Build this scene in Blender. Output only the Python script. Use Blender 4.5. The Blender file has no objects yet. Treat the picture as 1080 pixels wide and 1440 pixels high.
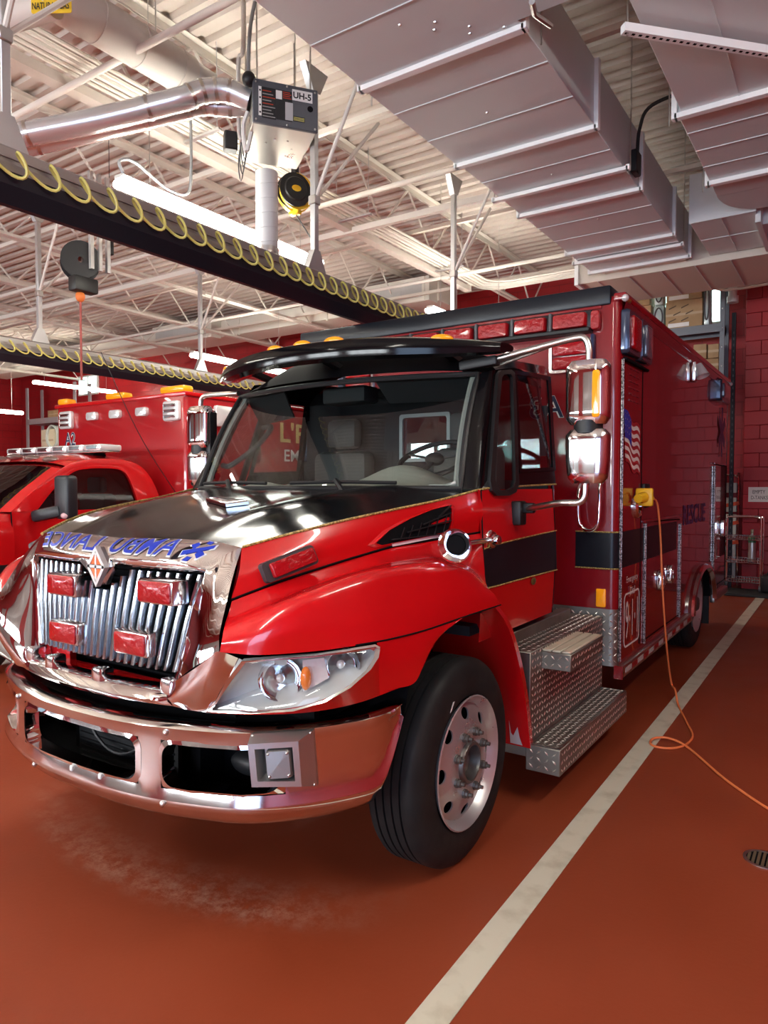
import bpy, bmesh, math, random
from mathutils.bvhtree import BVHTree
from mathutils import Vector, Matrix
random.seed(7)
sc = bpy.context.scene
COL = sc.collection
PI = math.pi
# ---------------------------------------------------------------- camera
FPX, CAMH = 992.0, 1.70
_p = math.atan(36/FPX); _y = math.atan(663/(FPX/math.cos(_p)))
FW = Vector((-math.sin(_y)*math.cos(_p), math.cos(_y)*math.cos(_p), -math.sin(_p)))
RT = Vector((math.cos(_y), math.sin(_y), 0)); UP = RT.cross(FW)
EYE = Vector((0, 0, CAMH))
cd = bpy.data.cameras.new('camera'); cam = bpy.data.objects.new('camera', cd); COL.objects.link(cam)
cd.sensor_fit = 'HORIZONTAL'; cd.sensor_width = 36.0; cd.lens = 36.0*FPX/1080; cd.clip_start = .05; cd.clip_end = 200
cam.matrix_world = Matrix(((RT.x, UP.x, -FW.x, 0), (RT.y, UP.y, -FW.y, 0), (RT.z, UP.z, -FW.z, CAMH), (0, 0, 0, 1)))
sc.camera = cam
# ---------------------------------------------------------------- world, exposure
w = bpy.data.worlds.new('daylight'); sc.world = w; w.use_nodes = True
nt = w.node_tree; bg = nt.nodes['Background']
sky = nt.nodes.new('ShaderNodeTexSky'); sky.sky_type = 'HOSEK_WILKIE'; sky.turbidity = 4; sky.sun_direction = (0.5, 0.75, 0.45)
nt.links.new(sky.outputs[0], bg.inputs[0]); bg.inputs[1].default_value = 1.6
sc.view_settings.view_transform = 'Standard'; sc.view_settings.look = 'None'
sc.view_settings.exposure = 1.15; sc.view_settings.gamma = 1.0; sc.view_settings.use_curve_mapping = False
sc.cycles.max_bounces = 10; sc.cycles.diffuse_bounces = 5; sc.cycles.glossy_bounces = 5; sc.cycles.transparent_max_bounces = 12
sc.cycles.transmission_bounces = 4
sc.cycles.caustics_reflective = False; sc.cycles.caustics_refractive = False; sc.cycles.sample_clamp_indirect = 6.0
sc.cycles.use_denoising = True
TUBE = 27.0          # strength of the fluorescent tubes
DAY = 250.0          # daylight through each bay door (W)
def day_light(name, loc, rot, sx, sy, e, col):
    l = bpy.data.lights.new(name, 'AREA'); l.shape = 'RECTANGLE'; l.size = sx; l.size_y = sy; l.energy = e; l.color = col
    o = bpy.data.objects.new(name, l); COL.objects.link(o); o.location = loc; o.rotation_euler = rot
    return o

# ---------------------------------------------------------------- pixel -> point helpers (survey of the photograph)
def ray(x, y): return FW*FPX + RT*(x-540) + UP*(720-y)
def _on(x, y, ax, v):
    d = ray(x, y); return EYE + d*((v-EYE[ax])/d[ax])
def PX(x, y, v): return _on(x, y, 0, v)
def PY(x, y, v): return _on(x, y, 1, v)
def PZ(x, y, v): return _on(x, y, 2, v)
# ---------------------------------------------------------------- materials
MATS = {}
def mat(name, col, rough=.5, metal=0., coat=0., spec=.5, emit=None, es=0., trans=0., ior=1.45, alpha=1., noise=None, bump=None, var=None):
    if name in MATS: return MATS[name]
    m = bpy.data.materials.new(name); m.use_nodes = True; n = m.node_tree; b = n.nodes['Principled BSDF']
    b.inputs['Base Color'].default_value = (*col, 1); b.inputs['Roughness'].default_value = rough; b.inputs['Metallic'].default_value = metal
    b.inputs['Coat Weight'].default_value = coat; b.inputs['Coat Roughness'].default_value = .04; b.inputs['Specular IOR Level'].default_value = spec
    b.inputs['Transmission Weight'].default_value = trans; b.inputs['IOR'].default_value = ior
    if emit: b.inputs['Emission Color'].default_value = (*emit, 1); b.inputs['Emission Strength'].default_value = es
    tc = None
    if var or bump or noise:
        tc = n.nodes.new('ShaderNodeTexCoord')
    if var:      # (scale, second colour, low, high): slow colour variation of the thing itself
        nz = n.nodes.new('ShaderNodeTexNoise'); nz.inputs['Scale'].default_value = var[0]; nz.inputs['Detail'].default_value = 6
        n.links.new(tc.outputs['Object'], nz.inputs['Vector'])
        r = n.nodes.new('ShaderNodeValToRGB'); r.color_ramp.elements[0].position = var[2]; r.color_ramp.elements[1].position = var[3]
        r.color_ramp.elements[0].color = (*col, 1); r.color_ramp.elements[1].color = (*var[1], 1)
        n.links.new(nz.outputs['Fac'], r.inputs['Fac']); n.links.new(r.outputs['Color'], b.inputs['Base Color'])
    if noise:    # (scale, rough low, rough high)
        nz = n.nodes.new('ShaderNodeTexNoise'); nz.inputs['Scale'].default_value = noise[0]; nz.inputs['Detail'].default_value = 5
        n.links.new(tc.outputs['Object'], nz.inputs['Vector'])
        mr = n.nodes.new('ShaderNodeMapRange'); mr.inputs[3].default_value = noise[1]; mr.inputs[4].default_value = noise[2]
        mr.inputs[1].default_value = .3; mr.inputs[2].default_value = .7
        n.links.new(nz.outputs['Fac'], mr.inputs[0]); n.links.new(mr.outputs[0], b.inputs['Roughness'])
    if bump:     # (scale, strength, distance)
        nz = n.nodes.new('ShaderNodeTexNoise'); nz.inputs['Scale'].default_value = bump[0]; nz.inputs['Detail'].default_value = 4
        n.links.new(tc.outputs['Object'], nz.inputs['Vector'])
        bp = n.nodes.new('ShaderNodeBump'); bp.inputs['Strength'].default_value = bump[1]; bp.inputs['Distance'].default_value = bump[2]
        n.links.new(nz.outputs['Fac'], bp.inputs['Height']); n.links.new(bp.outputs[0], b.inputs['Normal'])
    MATS[name] = m; return m
def glassmat(name, tint, refl=(1, 1, 1), ior=1.5, rough=0.01):
    if name in MATS: return MATS[name]
    m = bpy.data.materials.new(name); m.use_nodes = True; n = m.node_tree
    n.nodes.remove(n.nodes['Principled BSDF']); out = n.nodes['Material Output']
    t = n.nodes.new('ShaderNodeBsdfTransparent'); t.inputs[0].default_value = (*tint, 1)
    g = n.nodes.new('ShaderNodeBsdfGlossy'); g.inputs[0].default_value = (*refl, 1); g.inputs['Roughness'].default_value = rough
    f = n.nodes.new('ShaderNodeFresnel'); ge = n.nodes.new('ShaderNodeNewGeometry'); mp_ = n.nodes.new('ShaderNodeMapRange'); mp_.inputs[3].default_value = ior; mp_.inputs[4].default_value = 1/ior
    n.links.new(ge.outputs['Backfacing'], mp_.inputs[0]); n.links.new(mp_.outputs[0], f.inputs[0])
    mx = n.nodes.new('ShaderNodeMixShader')
    n.links.new(f.outputs[0], mx.inputs[0]); n.links.new(t.outputs[0], mx.inputs[1]); n.links.new(g.outputs[0], mx.inputs[2]); n.links.new(mx.outputs[0], out.inputs[0])
    MATS[name] = m; return m
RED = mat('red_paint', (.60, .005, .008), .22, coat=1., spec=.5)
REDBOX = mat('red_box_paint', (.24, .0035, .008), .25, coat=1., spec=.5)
BLACKP = mat('black_paint', (.004, .004, .005), .12, spec=.32)
BLACKS = mat('black_stripe', (.009, .011, .016), .3, spec=.35)
CHROME = mat('chrome', (.86, .87, .89), .045, 1.)
CHROME2 = mat('soft_chrome', (.78, .79, .80), .14, 1., noise=(9., .08, .2))
STEEL = mat('brushed_steel', (.62, .61, .58), .3, 1.)
ALU = mat('polished_aluminium', (.58, .59, .60), .32, .75, noise=(9., .24, .42))
DPLATE = mat('tread_plate', (.33, .32, .29), .42, .9, noise=(8., .34, .55), var=(3., (.25, .24, .21), .35, .7))
LUGM = mat('tread_plate_lugs', (.88, .87, .82), .30, .9)
RUBBER = mat('tyre_rubber', (.010, .010, .0105), .62, spec=.35, noise=(6., .5, .75), var=(5., (.017, .0165, .016), .4, .7))
BLKPL = mat('black_plastic', (.012, .012, .013), .45)
DARK = mat('dark_recess', (.006, .006, .007), .8, spec=.08)
GREYPL = mat('grey_plastic', (.10, .10, .105), .4)
INTER = mat('cab_interior_grey', (.085, .085, .085), .6)
INTDK = mat('cab_interior_dark', (.022, .022, .025), .7)
GOLD = mat('gold_pinstripe', (.62, .47, .16), .35, var=(120., (.20, .13, .03), .45, .55))
AMBER = mat('amber_lens', (.90, .33, .01), .15, coat=.6, emit=(1., .36, .0), es=.10)
REDLENS = mat('red_lens', (.36, .003, .007), .16, coat=.5, spec=.4, bump=(42., .8, .010))
CLEARL = mat('clear_lens', (.80, .82, .82), .12, .35, coat=1., bump=(60., .35, .005))
GLASS = glassmat('windscreen_glass', (.64, .69, .67))
GLASSS = glassmat('side_glass', (.55, .58, .60), ior=1.4)
GLASSD = glassmat('tinted_glass', (.20, .22, .23))
CLEAR = glassmat('clear_polycarbonate', (.94, .95, .95))
WHITE = mat('white_paint', (.78, .77, .73), .45)
CREAM = mat('ceiling_paint', (.64, .58, .525), .55)
STEELP = mat('cream_steel_paint', (.78, .74, .67), .5)
GALV = mat('galvanised_steel', (.60, .60, .60), .35, .85, noise=(5., .28, .5))
DUCTM = mat('duct_sheet_metal', (.69, .735, .75), .48, .08, noise=(3., .36, .5))
FLANGE = mat('duct_flange_metal', (.93, .95, .95), .4, .0)
WHITEV = mat('white_vinyl', (.82, .82, .80), .4)
BLUEV = mat('blue_vinyl', (.013, .04, .43), .35)
NAVYV = mat('navy_vinyl', (.01, .015, .06), .35)
YELLOW = mat('yellow_plastic', (.85, .50, .02), .35)
YELHOSE = mat('yellow_air_hose', (.80, .76, .22), .4)
ORANGE = mat('orange_cord_jacket', (.85, .22, .07), .5)
CARD = mat('brown_cardboard', (.46, .31, .17), .8, var=(4., (.38, .25, .13), .4, .6))
# ---------------------------------------------------------------- object helpers
OFF = {}
def wloc(o):
    v = Vector((0, 0, 0))
    while o: v += Vector(o.location); o = o.parent
    return v
def tag(o, label=None, cat=None, group=None, kind=None):
    if label: o['label'] = label
    if cat: o['category'] = cat
    if group: o['group'] = group
    if kind: o['kind'] = kind
    return o
def thing(name, label, cat, loc=(0, 0, 0), group=None):
    o = bpy.data.objects.new(name, None); COL.objects.link(o); o.location = loc; o.empty_display_size = .1
    return tag(o, label, cat, group)
def copy_tree(o, parent=None):
    c = o.copy(); COL.objects.link(c); c.parent = parent
    for ch in list(o.children): copy_tree(ch, c)
    return c
def cr(pts, n):
    """Catmull-Rom resample of a list of vectors to n points (uniform in the index)."""
    pts = [Vector(p) for p in pts]; m = len(pts); out = []
    if m == 2: return [pts[0].lerp(pts[1], i/(n-1)) for i in range(n)]
    for i in range(n):
        s = i/(n-1)*(m-1); k = min(int(s), m-2); t = s-k
        p1, p2 = pts[k], pts[k+1]; p0 = pts[k-1] if k > 0 else p1*2-p2; p3 = pts[k+2] if k+2 < m else p2*2-p1
        out.append(.5*((2*p1)+(p2-p0)*t+(2*p0-5*p1+4*p2-p3)*t*t+(3*p1-p0-3*p2+p3)*t*t*t))
    return out
class G:
    """Collects geometry for ONE mesh object, in world coordinates."""
    def __init__(s): s.v = []; s.f = []
    def add(s, vs, fs):
        b = len(s.v); s.v += [Vector(p) for p in vs]; s.f += [tuple(i+b for i in f) for f in fs]; return s
    def box(s, x0, x1, y0, y1, z0, z1, bev=0, seg=2, M=None):
        if bev:
            bm = bmesh.new(); bmesh.ops.create_cube(bm, size=1)
            for v in bm.verts: v.co = Vector(((x0+x1)/2+v.co.x*(x1-x0), (y0+y1)/2+v.co.y*(y1-y0), (z0+z1)/2+v.co.z*(z1-z0)))
            bmesh.ops.bevel(bm, geom=bm.edges[:], offset=bev, segments=seg, profile=.5, affect='EDGES')
            bm.verts.index_update()
            vs = [v.co.copy() for v in bm.verts]; fs = [[v.index for v in f.verts] for f in bm.faces]; bm.free()
        else:
            vs = [Vector((x, y, z)) for x in (x0, x1) for y in (y0, y1) for z in (z0, z1)]
            fs = [(0, 1, 3, 2), (4, 6, 7, 5), (0, 4, 5, 1), (2, 3, 7, 6), (0, 2, 6, 4), (1, 5, 7, 3)]
        if M: vs = [M @ v for v in vs]
        return s.add(vs, fs)
    def bar(s, a, b, w, h, up=(0, 0, 1), bev=0):
        """rectangular bar from a to b (w sideways, h along up)"""
        a = Vector(a); b = Vector(b); d = b-a; L = d.length; d.normalize(); up = Vector(up)
        if abs(d.dot(up)) > .95: up = Vector((0, 1, 0))
        sd = d.cross(up).normalized(); up = sd.cross(d)
        M = Matrix(((d.x, sd.x, up.x, a.x), (d.y, sd.y, up.y, a.y), (d.z, sd.z, up.z, a.z), (0, 0, 0, 1)))
        return s.box(0, L, -w/2, w/2, -h/2, h/2, bev, 2, M)
    def tube(s, pts, r, n=10, closed=False, caps=True):
        pts = [Vector(p) for p in pts]; m = len(pts); vs = []; fs = []
        rr = r if isinstance(r, (list, tuple)) else [r]*m
        prev = None
        for i, p in enumerate(pts):
            if closed: t = pts[(i+1) % m]-pts[i-1]
            else: t = pts[min(i+1, m-1)]-pts[max(i-1, 0)]
            t.normalize()
            if prev is None:
                a = Vector((0, 0, 1)) if abs(t.z) < .9 else Vector((1, 0, 0)); u = t.cross(a).normalized()
            else:
                u = prev-t*prev.dot(t); u.normalize()
            prev = u; v = t.cross(u)
            vs += [p+(u*math.cos(2*PI*k/n)+v*math.sin(2*PI*k/n))*rr[i] for k in range(n)]
        for i in range(m if closed else m-1):
            for k in range(n):
                a = i*n+k; b = i*n+(k+1) % n; j = ((i+1) % m)*n
                fs.append((a, b, j+(k+1) % n, j+k))
        if caps and not closed: fs += [tuple(range(n))[::-1], tuple((m-1)*n+k for k in range(n))]
        return s.add(vs, fs)
    def cyl(s, a, b, r, r2=None, n=16): return s.tube([a, b], [r, r if r2 is None else r2], n)
    def lathe(s, prof, org, axis, n=24, closed=False, up=None):
        """prof: list of (radius, distance along axis)"""
        ax = Vector(axis).normalized(); a = up and Vector(up) or (Vector((0, 0, 1)) if abs(ax.z) < .9 else Vector((1, 0, 0)))
        u = ax.cross(a).normalized(); v = ax.cross(u); org = Vector(org); m = len(prof); vs = []; fs = []
        for (r, h) in prof: vs += [org+ax*h+(u*math.cos(2*PI*k/n)+v*math.sin(2*PI*k/n))*r for k in range(n)]
        for i in range(m if closed else m-1):
            j = (i+1) % m
            for k in range(n): fs.append((i*n+k, i*n+(k+1) % n, j*n+(k+1) % n, j*n+k))
        return s.add(vs, fs)
    def grid(s, rows, closed=False):
        m = len(rows[0]); vs = [p for r in rows for p in r]; fs = []
        for i in range(len(rows)-1):
            for k in range(m if closed else m-1):
                fs.append((i*m+k, i*m+(k+1) % m, (i+1)*m+(k+1) % m, (i+1)*m+k))
        return s.add(vs, fs)
    def patch(s, rails, nu=16, nv=12):
        R = [cr(r, nu) for r in rails]; cols = [cr([r[i] for r in R], nv) for i in range(nu)]
        return s.grid(cols)
    def poly(s, pts, d=None):
        """flat polygon, or prism when the extrusion vector d is given"""
        n = len(pts); pts = [Vector(p) for p in pts]
        if d is None: return s.add(pts, [tuple(range(n))])
        d = Vector(d)
        return s.add(pts+[p+d for p in pts], [tuple(range(n)), tuple(range(n, 2*n))[::-1]]+[(i, (i+1) % n, n+(i+1) % n, n+i) for i in range(n)])
    def ell(s, c, rx, ry, rz, n=16, m=10):
        c = Vector(c); rows = []
        for i in range(m+1):
            a = -PI/2+PI*i/m
            rows.append([c+Vector((rx*math.cos(a)*math.cos(2*PI*k/n), ry*math.cos(a)*math.sin(2*PI*k/n), rz*math.sin(a))) for k in range(n)])
        return s.grid(rows, True)
    symx = None      # when set, obj() also makes the mirror-image twin as a second object
    def flip(s, xc):
        s.v = [Vector((2*xc-p.x, p.y, p.z)) for p in s.v]; s.f = [tuple(reversed(f)) for f in s.f]; return s
    def obj(s, name, m, parent=None, label=None, cat=None, group=None, kind=None, ang=38, fixn=True, thick=0):
        if s.symx is not None:
            tw = G(); tw.v = list(s.v); tw.f = list(s.f); tw.flip(s.symx); tw.obj(name, m, parent, label, cat, group, kind, ang, fixn, thick)
        o0 = wloc(parent) if parent else Vector((0, 0, 0)); loc = Vector((0, 0, 0))
        if not parent and s.v:   # a top-level mesh gets its origin at the middle of its base
            lo = [min(p[i] for p in s.v) for i in range(3)]; hi = [max(p[i] for p in s.v) for i in range(3)]
            loc = Vector(((lo[0]+hi[0])/2, (lo[1]+hi[1])/2, lo[2]))
        me = bpy.data.meshes.new(name); me.from_pydata([tuple(p-o0-loc) for p in s.v], [], s.f); me.update()
        if fixn:
            bm = bmesh.new(); bm.from_mesh(me); bmesh.ops.recalc_face_normals(bm, faces=bm.faces[:]); bm.to_mesh(me); bm.free()
        me.shade_smooth(); me.set_sharp_from_angle(angle=math.radians(ang))
        me.materials.append(m); o = bpy.data.objects.new(name, me); COL.objects.link(o)
        if parent: o.parent = parent
        o.location = loc
        if thick:
            so = o.modifiers.new('thickness', 'SOLIDIFY'); so.thickness = thick; so.offset = -1
        return tag(o, label, cat, group, kind)
def share(o, name, parent, M):
    """another child using the mesh data of o"""
    c = bpy.data.objects.new(name, o.data); COL.objects.link(c); c.parent = parent; c.matrix_local = M; return c
def refine(vs, fs, n=2):
    bm = bmesh.new(); bv = [bm.verts.new(v) for v in vs]
    for f in fs:
        try: bm.faces.new([bv[i] for i in f])
        except ValueError: pass
    bmesh.ops.triangulate(bm, faces=bm.faces[:])
    for _ in range(n):
        lim = sorted(e.calc_length() for e in bm.edges)[len(bm.edges)//3]
        bmesh.ops.subdivide_edges(bm, edges=[e for e in bm.edges if e.calc_length() > max(lim, .06)], cuts=1); bmesh.ops.triangulate(bm, faces=bm.faces[:])
    bm.verts.index_update(); r = [v.co.copy() for v in bm.verts], [tuple(v.index for v in f.verts) for f in bm.faces]; bm.free(); return r
def surf(g): return BVHTree.FromPolygons([tuple(p) for p in g.v], [tuple(f) for f in g.f])
def hit(tree, x, y, o=.0):
    """point of a surface seen at a pixel of the survey, lifted by o along its normal"""
    d = ray(x, y).normalized(); p, nn, i, q = tree.ray_cast(EYE, d)
    k = 0
    while p is None and k < 12:      # just off the edge: step towards the inside of the picture
        k += 1; x += 2; y -= 2; d = ray(x, y).normalized(); p, nn, i, q = tree.ray_cast(EYE, d)
    if k: print('HIT STEP', k, x, y)
    if nn.dot(d) > 0: nn = -nn
    return p+nn*o
def textpoly(txt, size=1., off=0., spacing=1.):
    cu = bpy.data.curves.new('t', 'FONT'); cu.body = txt; cu.size = size; cu.offset = off; cu.space_character = spacing; cu.resolution_u = 3
    o = bpy.data.objects.new('t', cu); me = bpy.data.meshes.new_from_object(o)
    vs = [v.co.copy() for v in me.vertices]; fs = [tuple(p.vertices) for p in me.polygons]
    bpy.data.objects.remove(o); bpy.data.curves.remove(cu); bpy.data.meshes.remove(me)
    return vs, fs
def text(g, txt, org, ax, ay, w=None, h=None, off=0., spacing=1., mirror=False, n=None):
    """flat lettering filled into a w x h box with its lower left corner at org, along ax / ay"""
    vs, fs = textpoly(txt, 1., off, spacing)
    x0 = min(v.x for v in vs); x1 = max(v.x for v in vs); y0 = min(v.y for v in vs); y1 = max(v.y for v in vs)
    ax = Vector(ax); ay = Vector(ay); sy = h/(y1-y0); sx = w/(x1-x0) if w else sy
    out = []
    for v in vs:
        a = (v.x-x0)*sx; a = (x1-x0)*sx-a if mirror else a
        out.append(Vector(org)+ax*a+ay*((v.y-y0)*sy))
    return g.add(out, fs)
def rrect(c, ax, ay, w, h, r, k=4):
    c = Vector(c); ax = Vector(ax).normalized(); ay = Vector(ay).normalized(); out = []
    for (sx, sy, a0) in ((1, 1, 0), (-1, 1, PI/2), (-1, -1, PI), (1, -1, 3*PI/2)):
        for i in range(k+1):
            a = a0+PI/2*i/k; out.append(c+ax*(sx*(w/2-r)+r*math.cos(a))+ay*(sy*(h/2-r)+r*math.sin(a)))
    return out
def framed(g, outer, inner, d):
    """a frame between two loops of equal length, extruded by d"""
    n = len(outer); d = Vector(d); vs = outer+inner+[p+d for p in outer]+[p+d for p in inner]; fs = []
    for i in range(n):
        j = (i+1) % n
        fs += [(i, j, n+j, n+i), (2*n+i, 3*n+i, 3*n+j, 2*n+j), (i, 2*n+i, 2*n+j, j), (n+i, n+j, 3*n+j, 3*n+i)]
    return g.add(vs, fs)
def pillow(g, loop, d, k=.75):
    """loop extruded by d with a softened, slightly domed face"""
    c = sum(loop, Vector())/len(loop); d = Vector(d); n = len(loop)
    rows = [loop, [p+d*.7 for p in loop], [c+(p-c)*(.96)+d*.95 for p in loop], [c+(p-c)*k+d*1.06 for p in loop], [c+(p-c)*.02+d*1.12 for p in loop]]
    g.grid(rows, True); g.add(loop, [tuple(range(n))]); return g
# ================================================================ THE SETTING
XL, XR, YF, YB, ZC = -24.0, 4.4, -6.0, 13.4, 5.75
def blockmat(name, axes, c1, c2, mortar, bw=.43, bh=.224):
    m = bpy.data.materials.new(name); m.use_nodes = True; n = m.node_tree; b = n.nodes['Principled BSDF']
    tc = n.nodes.new('ShaderNodeTexCoord'); sp = n.nodes.new('ShaderNodeSeparateXYZ'); cb = n.nodes.new('ShaderNodeCombineXYZ')
    n.links.new(tc.outputs['Object'], sp.inputs[0]); n.links.new(sp.outputs[axes[0]], cb.inputs[0]); n.links.new(sp.outputs[axes[1]], cb.inputs[1])
    br = n.nodes.new('ShaderNodeTexBrick'); br.inputs['Scale'].default_value = 1; br.inputs['Brick Width'].default_value = bw; br.inputs['Row Height'].default_value = bh
    br.inputs['Mortar Size'].default_value = .006; br.inputs['Color1'].default_value = (*c1, 1); br.inputs['Color2'].default_value = (*c2, 1); br.inputs['Mortar'].default_value = (*mortar, 1)
    n.links.new(cb.outputs[0], br.inputs['Vector']); n.links.new(br.outputs['Color'], b.inputs['Base Color'])
    bp = n.nodes.new('ShaderNodeBump'); bp.inputs['Strength'].default_value = .6; bp.inputs['Distance'].default_value = .01; bp.invert = True
    n.links.new(br.outputs['Fac'], bp.inputs['Height']); n.links.new(bp.outputs[0], b.inputs['Normal']); b.inputs['Roughness'].default_value = .45
    return m
WALLC = (.36, .008, .012)
BLOCKW_X = blockmat('red_block_wall', 'XZ', WALLC, (.33, .008, .012), (.22, .006, .009))
BLOCKW_Y = blockmat('red_block_side_wall', 'YZ', WALLC, (.33, .008, .012), (.20, .006, .009))
REDBLK = mat('red_block_paint', WALLC, .42, bump=(40., .25, .003))
REDMORT = mat('red_mortar_paint', (.25, .006, .009), .6)
# floor: red brown epoxy, slightly glossy, with a dusty dried-water patch in front of the bumper
m = bpy.data.materials.new('epoxy_floor'); m.use_nodes = True; n = m.node_tree; b = n.nodes['Principled BSDF']; b.inputs['Specular IOR Level'].default_value = .32
tc = n.nodes.new('ShaderNodeTexCoord')
n1 = n.nodes.new('ShaderNodeTexNoise'); n1.inputs['Scale'].default_value = 1.1; n1.inputs['Detail'].default_value = 8
r1 = n.nodes.new('ShaderNodeValToRGB'); r1.color_ramp.elements[0].position = .35; r1.color_ramp.elements[1].position = .7
r1.color_ramp.elements[0].color = (.250, .044, .0165, 1); r1.color_ramp.elements[1].color = (.290, .055, .022, 1)
n2 = n.nodes.new('ShaderNodeTexNoise'); n2.inputs['Scale'].default_value = 11; n2.inputs['Detail'].default_value = 9; n2.inputs['Roughness'].default_value = .82
gr = n.nodes.new('ShaderNodeVectorMath'); gr.operation = 'DISTANCE'; gr.inputs[1].default_value = (-2.69, 4.054, 0)
sc2 = n.nodes.new('ShaderNodeVectorMath'); sc2.operation = 'MULTIPLY'; sc2.inputs[1].default_value = (1, 1, 1)
mr = n.nodes.new('ShaderNodeMapRange'); rp = n.nodes.new('ShaderNodeValToRGB'); rp.color_ramp.interpolation = 'EASE'
er = rp.color_ramp.elements; er[0].position = .36; er[0].color = (0, 0, 0, 1); er[1].position = .80; er[1].color = (0, 0, 0, 1)
for po, va in ((.52, .5), (.66, 1.)): e_ = er.new(po); e_.color = (va, va, va, 1)
mr.inputs[1].default_value = 1.5; mr.inputs[2].default_value = 2.5; mr.inputs[3].default_value = 0; mr.inputs[4].default_value = 1
mm = n.nodes.new('ShaderNodeMapRange'); mm.inputs[1].default_value = .44; mm.inputs[2].default_value = .70
ml = n.nodes.new('ShaderNodeMath'); ml.operation = 'MULTIPLY'; ml2 = n.nodes.new('ShaderNodeMath'); ml2.operation = 'MULTIPLY'; ml2.inputs[1].default_value = .50
mix = n.nodes.new('ShaderNodeMixRGB'); mix.inputs[2].default_value = (.52, .36, .27, 1)
L = n.links.new
L(tc.outputs['Object'], n1.inputs['Vector']); L(n1.outputs['Fac'], r1.inputs['Fac']); L(tc.outputs['Object'], n2.inputs['Vector'])
L(tc.outputs['Object'], sc2.inputs[0]); L(sc2.outputs[0], gr.inputs[0]); L(gr.outputs['Value'], mr.inputs[0]); L(n2.outputs['Fac'], mm.inputs[0])
sx = n.nodes.new('ShaderNodeSeparateXYZ'); L(tc.outputs['Object'], sx.inputs[0])
mx1 = n.nodes.new('ShaderNodeMapRange'); mx1.inputs[1].default_value = -1.45; mx1.inputs[2].default_value = -1.95; L(sx.outputs[0], mx1.inputs[0])
mx2 = n.nodes.new('ShaderNodeMapRange'); mx2.inputs[1].default_value = -4.0; mx2.inputs[2].default_value = -3.0; L(sx.outputs[0], mx2.inputs[0])
mx3 = n.nodes.new('ShaderNodeMapRange'); mx3.inputs[1].default_value = 3.0; mx3.inputs[2].default_value = 2.6; L(sx.outputs[1], mx3.inputs[0])
mm1 = n.nodes.new('ShaderNodeMath'); mm1.operation = 'MULTIPLY'; mm2 = n.nodes.new('ShaderNodeMath'); mm2.operation = 'MULTIPLY'; mm3 = n.nodes.new('ShaderNodeMath'); mm3.operation = 'MULTIPLY'
L(mr.outputs[0], rp.inputs[0]); L(rp.outputs[0], mm1.inputs[0]); L(mx1.outputs[0], mm1.inputs[1]); L(mm1.outputs[0], mm2.inputs[0]); L(mx2.outputs[0], mm2.inputs[1]); L(mm2.outputs[0], mm3.inputs[0]); L(mx3.outputs[0], mm3.inputs[1]); L(mm3.outputs[0], ml.inputs[0]); L(mm.outputs[0], ml.inputs[1]); L(ml.outputs[0], ml2.inputs[0]); L(ml2.outputs[0], mix.inputs[0]); L(r1.outputs['Color'], mix.inputs[1]); L(mix.outputs[0], b.inputs['Base Color'])
mr2 = n.nodes.new('ShaderNodeMapRange'); mr2.inputs[1].default_value = .3; mr2.inputs[2].default_value = .7; mr2.inputs[3].default_value = .30; mr2.inputs[4].default_value = .48
L(n1.outputs['Fac'], mr2.inputs[0]); L(mr2.outputs[0], b.inputs['Roughness'])
bp = n.nodes.new('ShaderNodeBump'); bp.inputs['Strength'].default_value = .12; bp.inputs['Distance'].default_value = .004
n3 = n.nodes.new('ShaderNodeTexNoise'); n3.inputs['Scale'].default_value = 45; L(tc.outputs['Object'], n3.inputs['Vector']); L(n3.outputs['Fac'], bp.inputs['Height']); L(bp.outputs[0], b.inputs['Normal'])
FLOORM = m
g = G(); g.box(XL, XR, YF, YB, -.2, 0); fl = g.obj('floor', FLOORM, kind='structure')
fl.data.transform(Matrix.Translation(fl.location)); fl.location = (0, 0, 0)
# painted bay line
STRIPE = mat('white_floor_paint', (.66, .62, .50), .5, var=(7., (.50, .45, .34), .50, .72))
a0, a1, b0, b1 = PZ(570, 1440, 0), PZ(1065, 838, 0), PZ(632, 1440, 0), PZ(1078, 838, 0)
e0 = a0+(a0-a1)*.25; f0 = b0+(b0-b1)*.25
g = G(); g.poly([e0, f0, b1, a1], (0, 0, .003)); g.obj('floor_line', STRIPE, kind='structure')
# drain
dc = PZ(1074, 1209, 0)
d = thing('floor_drain', 'small round metal floor drain with slots, right of the white floor line', 'drain', dc)
g = G(); framed(g, [dc+Vector((.085*math.cos(k*PI/16), .085*math.sin(k*PI/16), 0)) for k in range(32)], [dc+Vector((.072*math.cos(k*PI/16), .072*math.sin(k*PI/16), 0)) for k in range(32)], (0, 0, .004)); g.obj('rim', STEEL, d)
g = G(); g.cyl(dc+Vector((0, 0, .0003)), dc+Vector((0, 0, .001)), .072, n=24); g.obj('drain_well', DARK, d)
BRASS = mat('worn_brass', (.30, .24, .15), .45, .8)
for k in range(7):
    x = -.06+k*.02; h = math.sqrt(.0722**2-x*x)
    g = G(); g.box(dc.x+x-.006, dc.x+x+.006, dc.y-h, dc.y+h, .001, .0035); g.obj('slat', BRASS, d)
# walls
g = G(); g.box(XL, XR, YB, YB+.3, 0, ZC); wb = g.obj('wall_back', BLOCKW_X, kind='structure')
g = G(); g.box(XR, XR+.3, YF, YB, 0, ZC); g.obj('wall_right', BLOCKW_Y, kind='structure')
g = G(); g.box(XL-.3, XL, YF, YB, 0, ZC); g.obj('wall_left', BLOCKW_Y, kind='structure')
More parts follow.
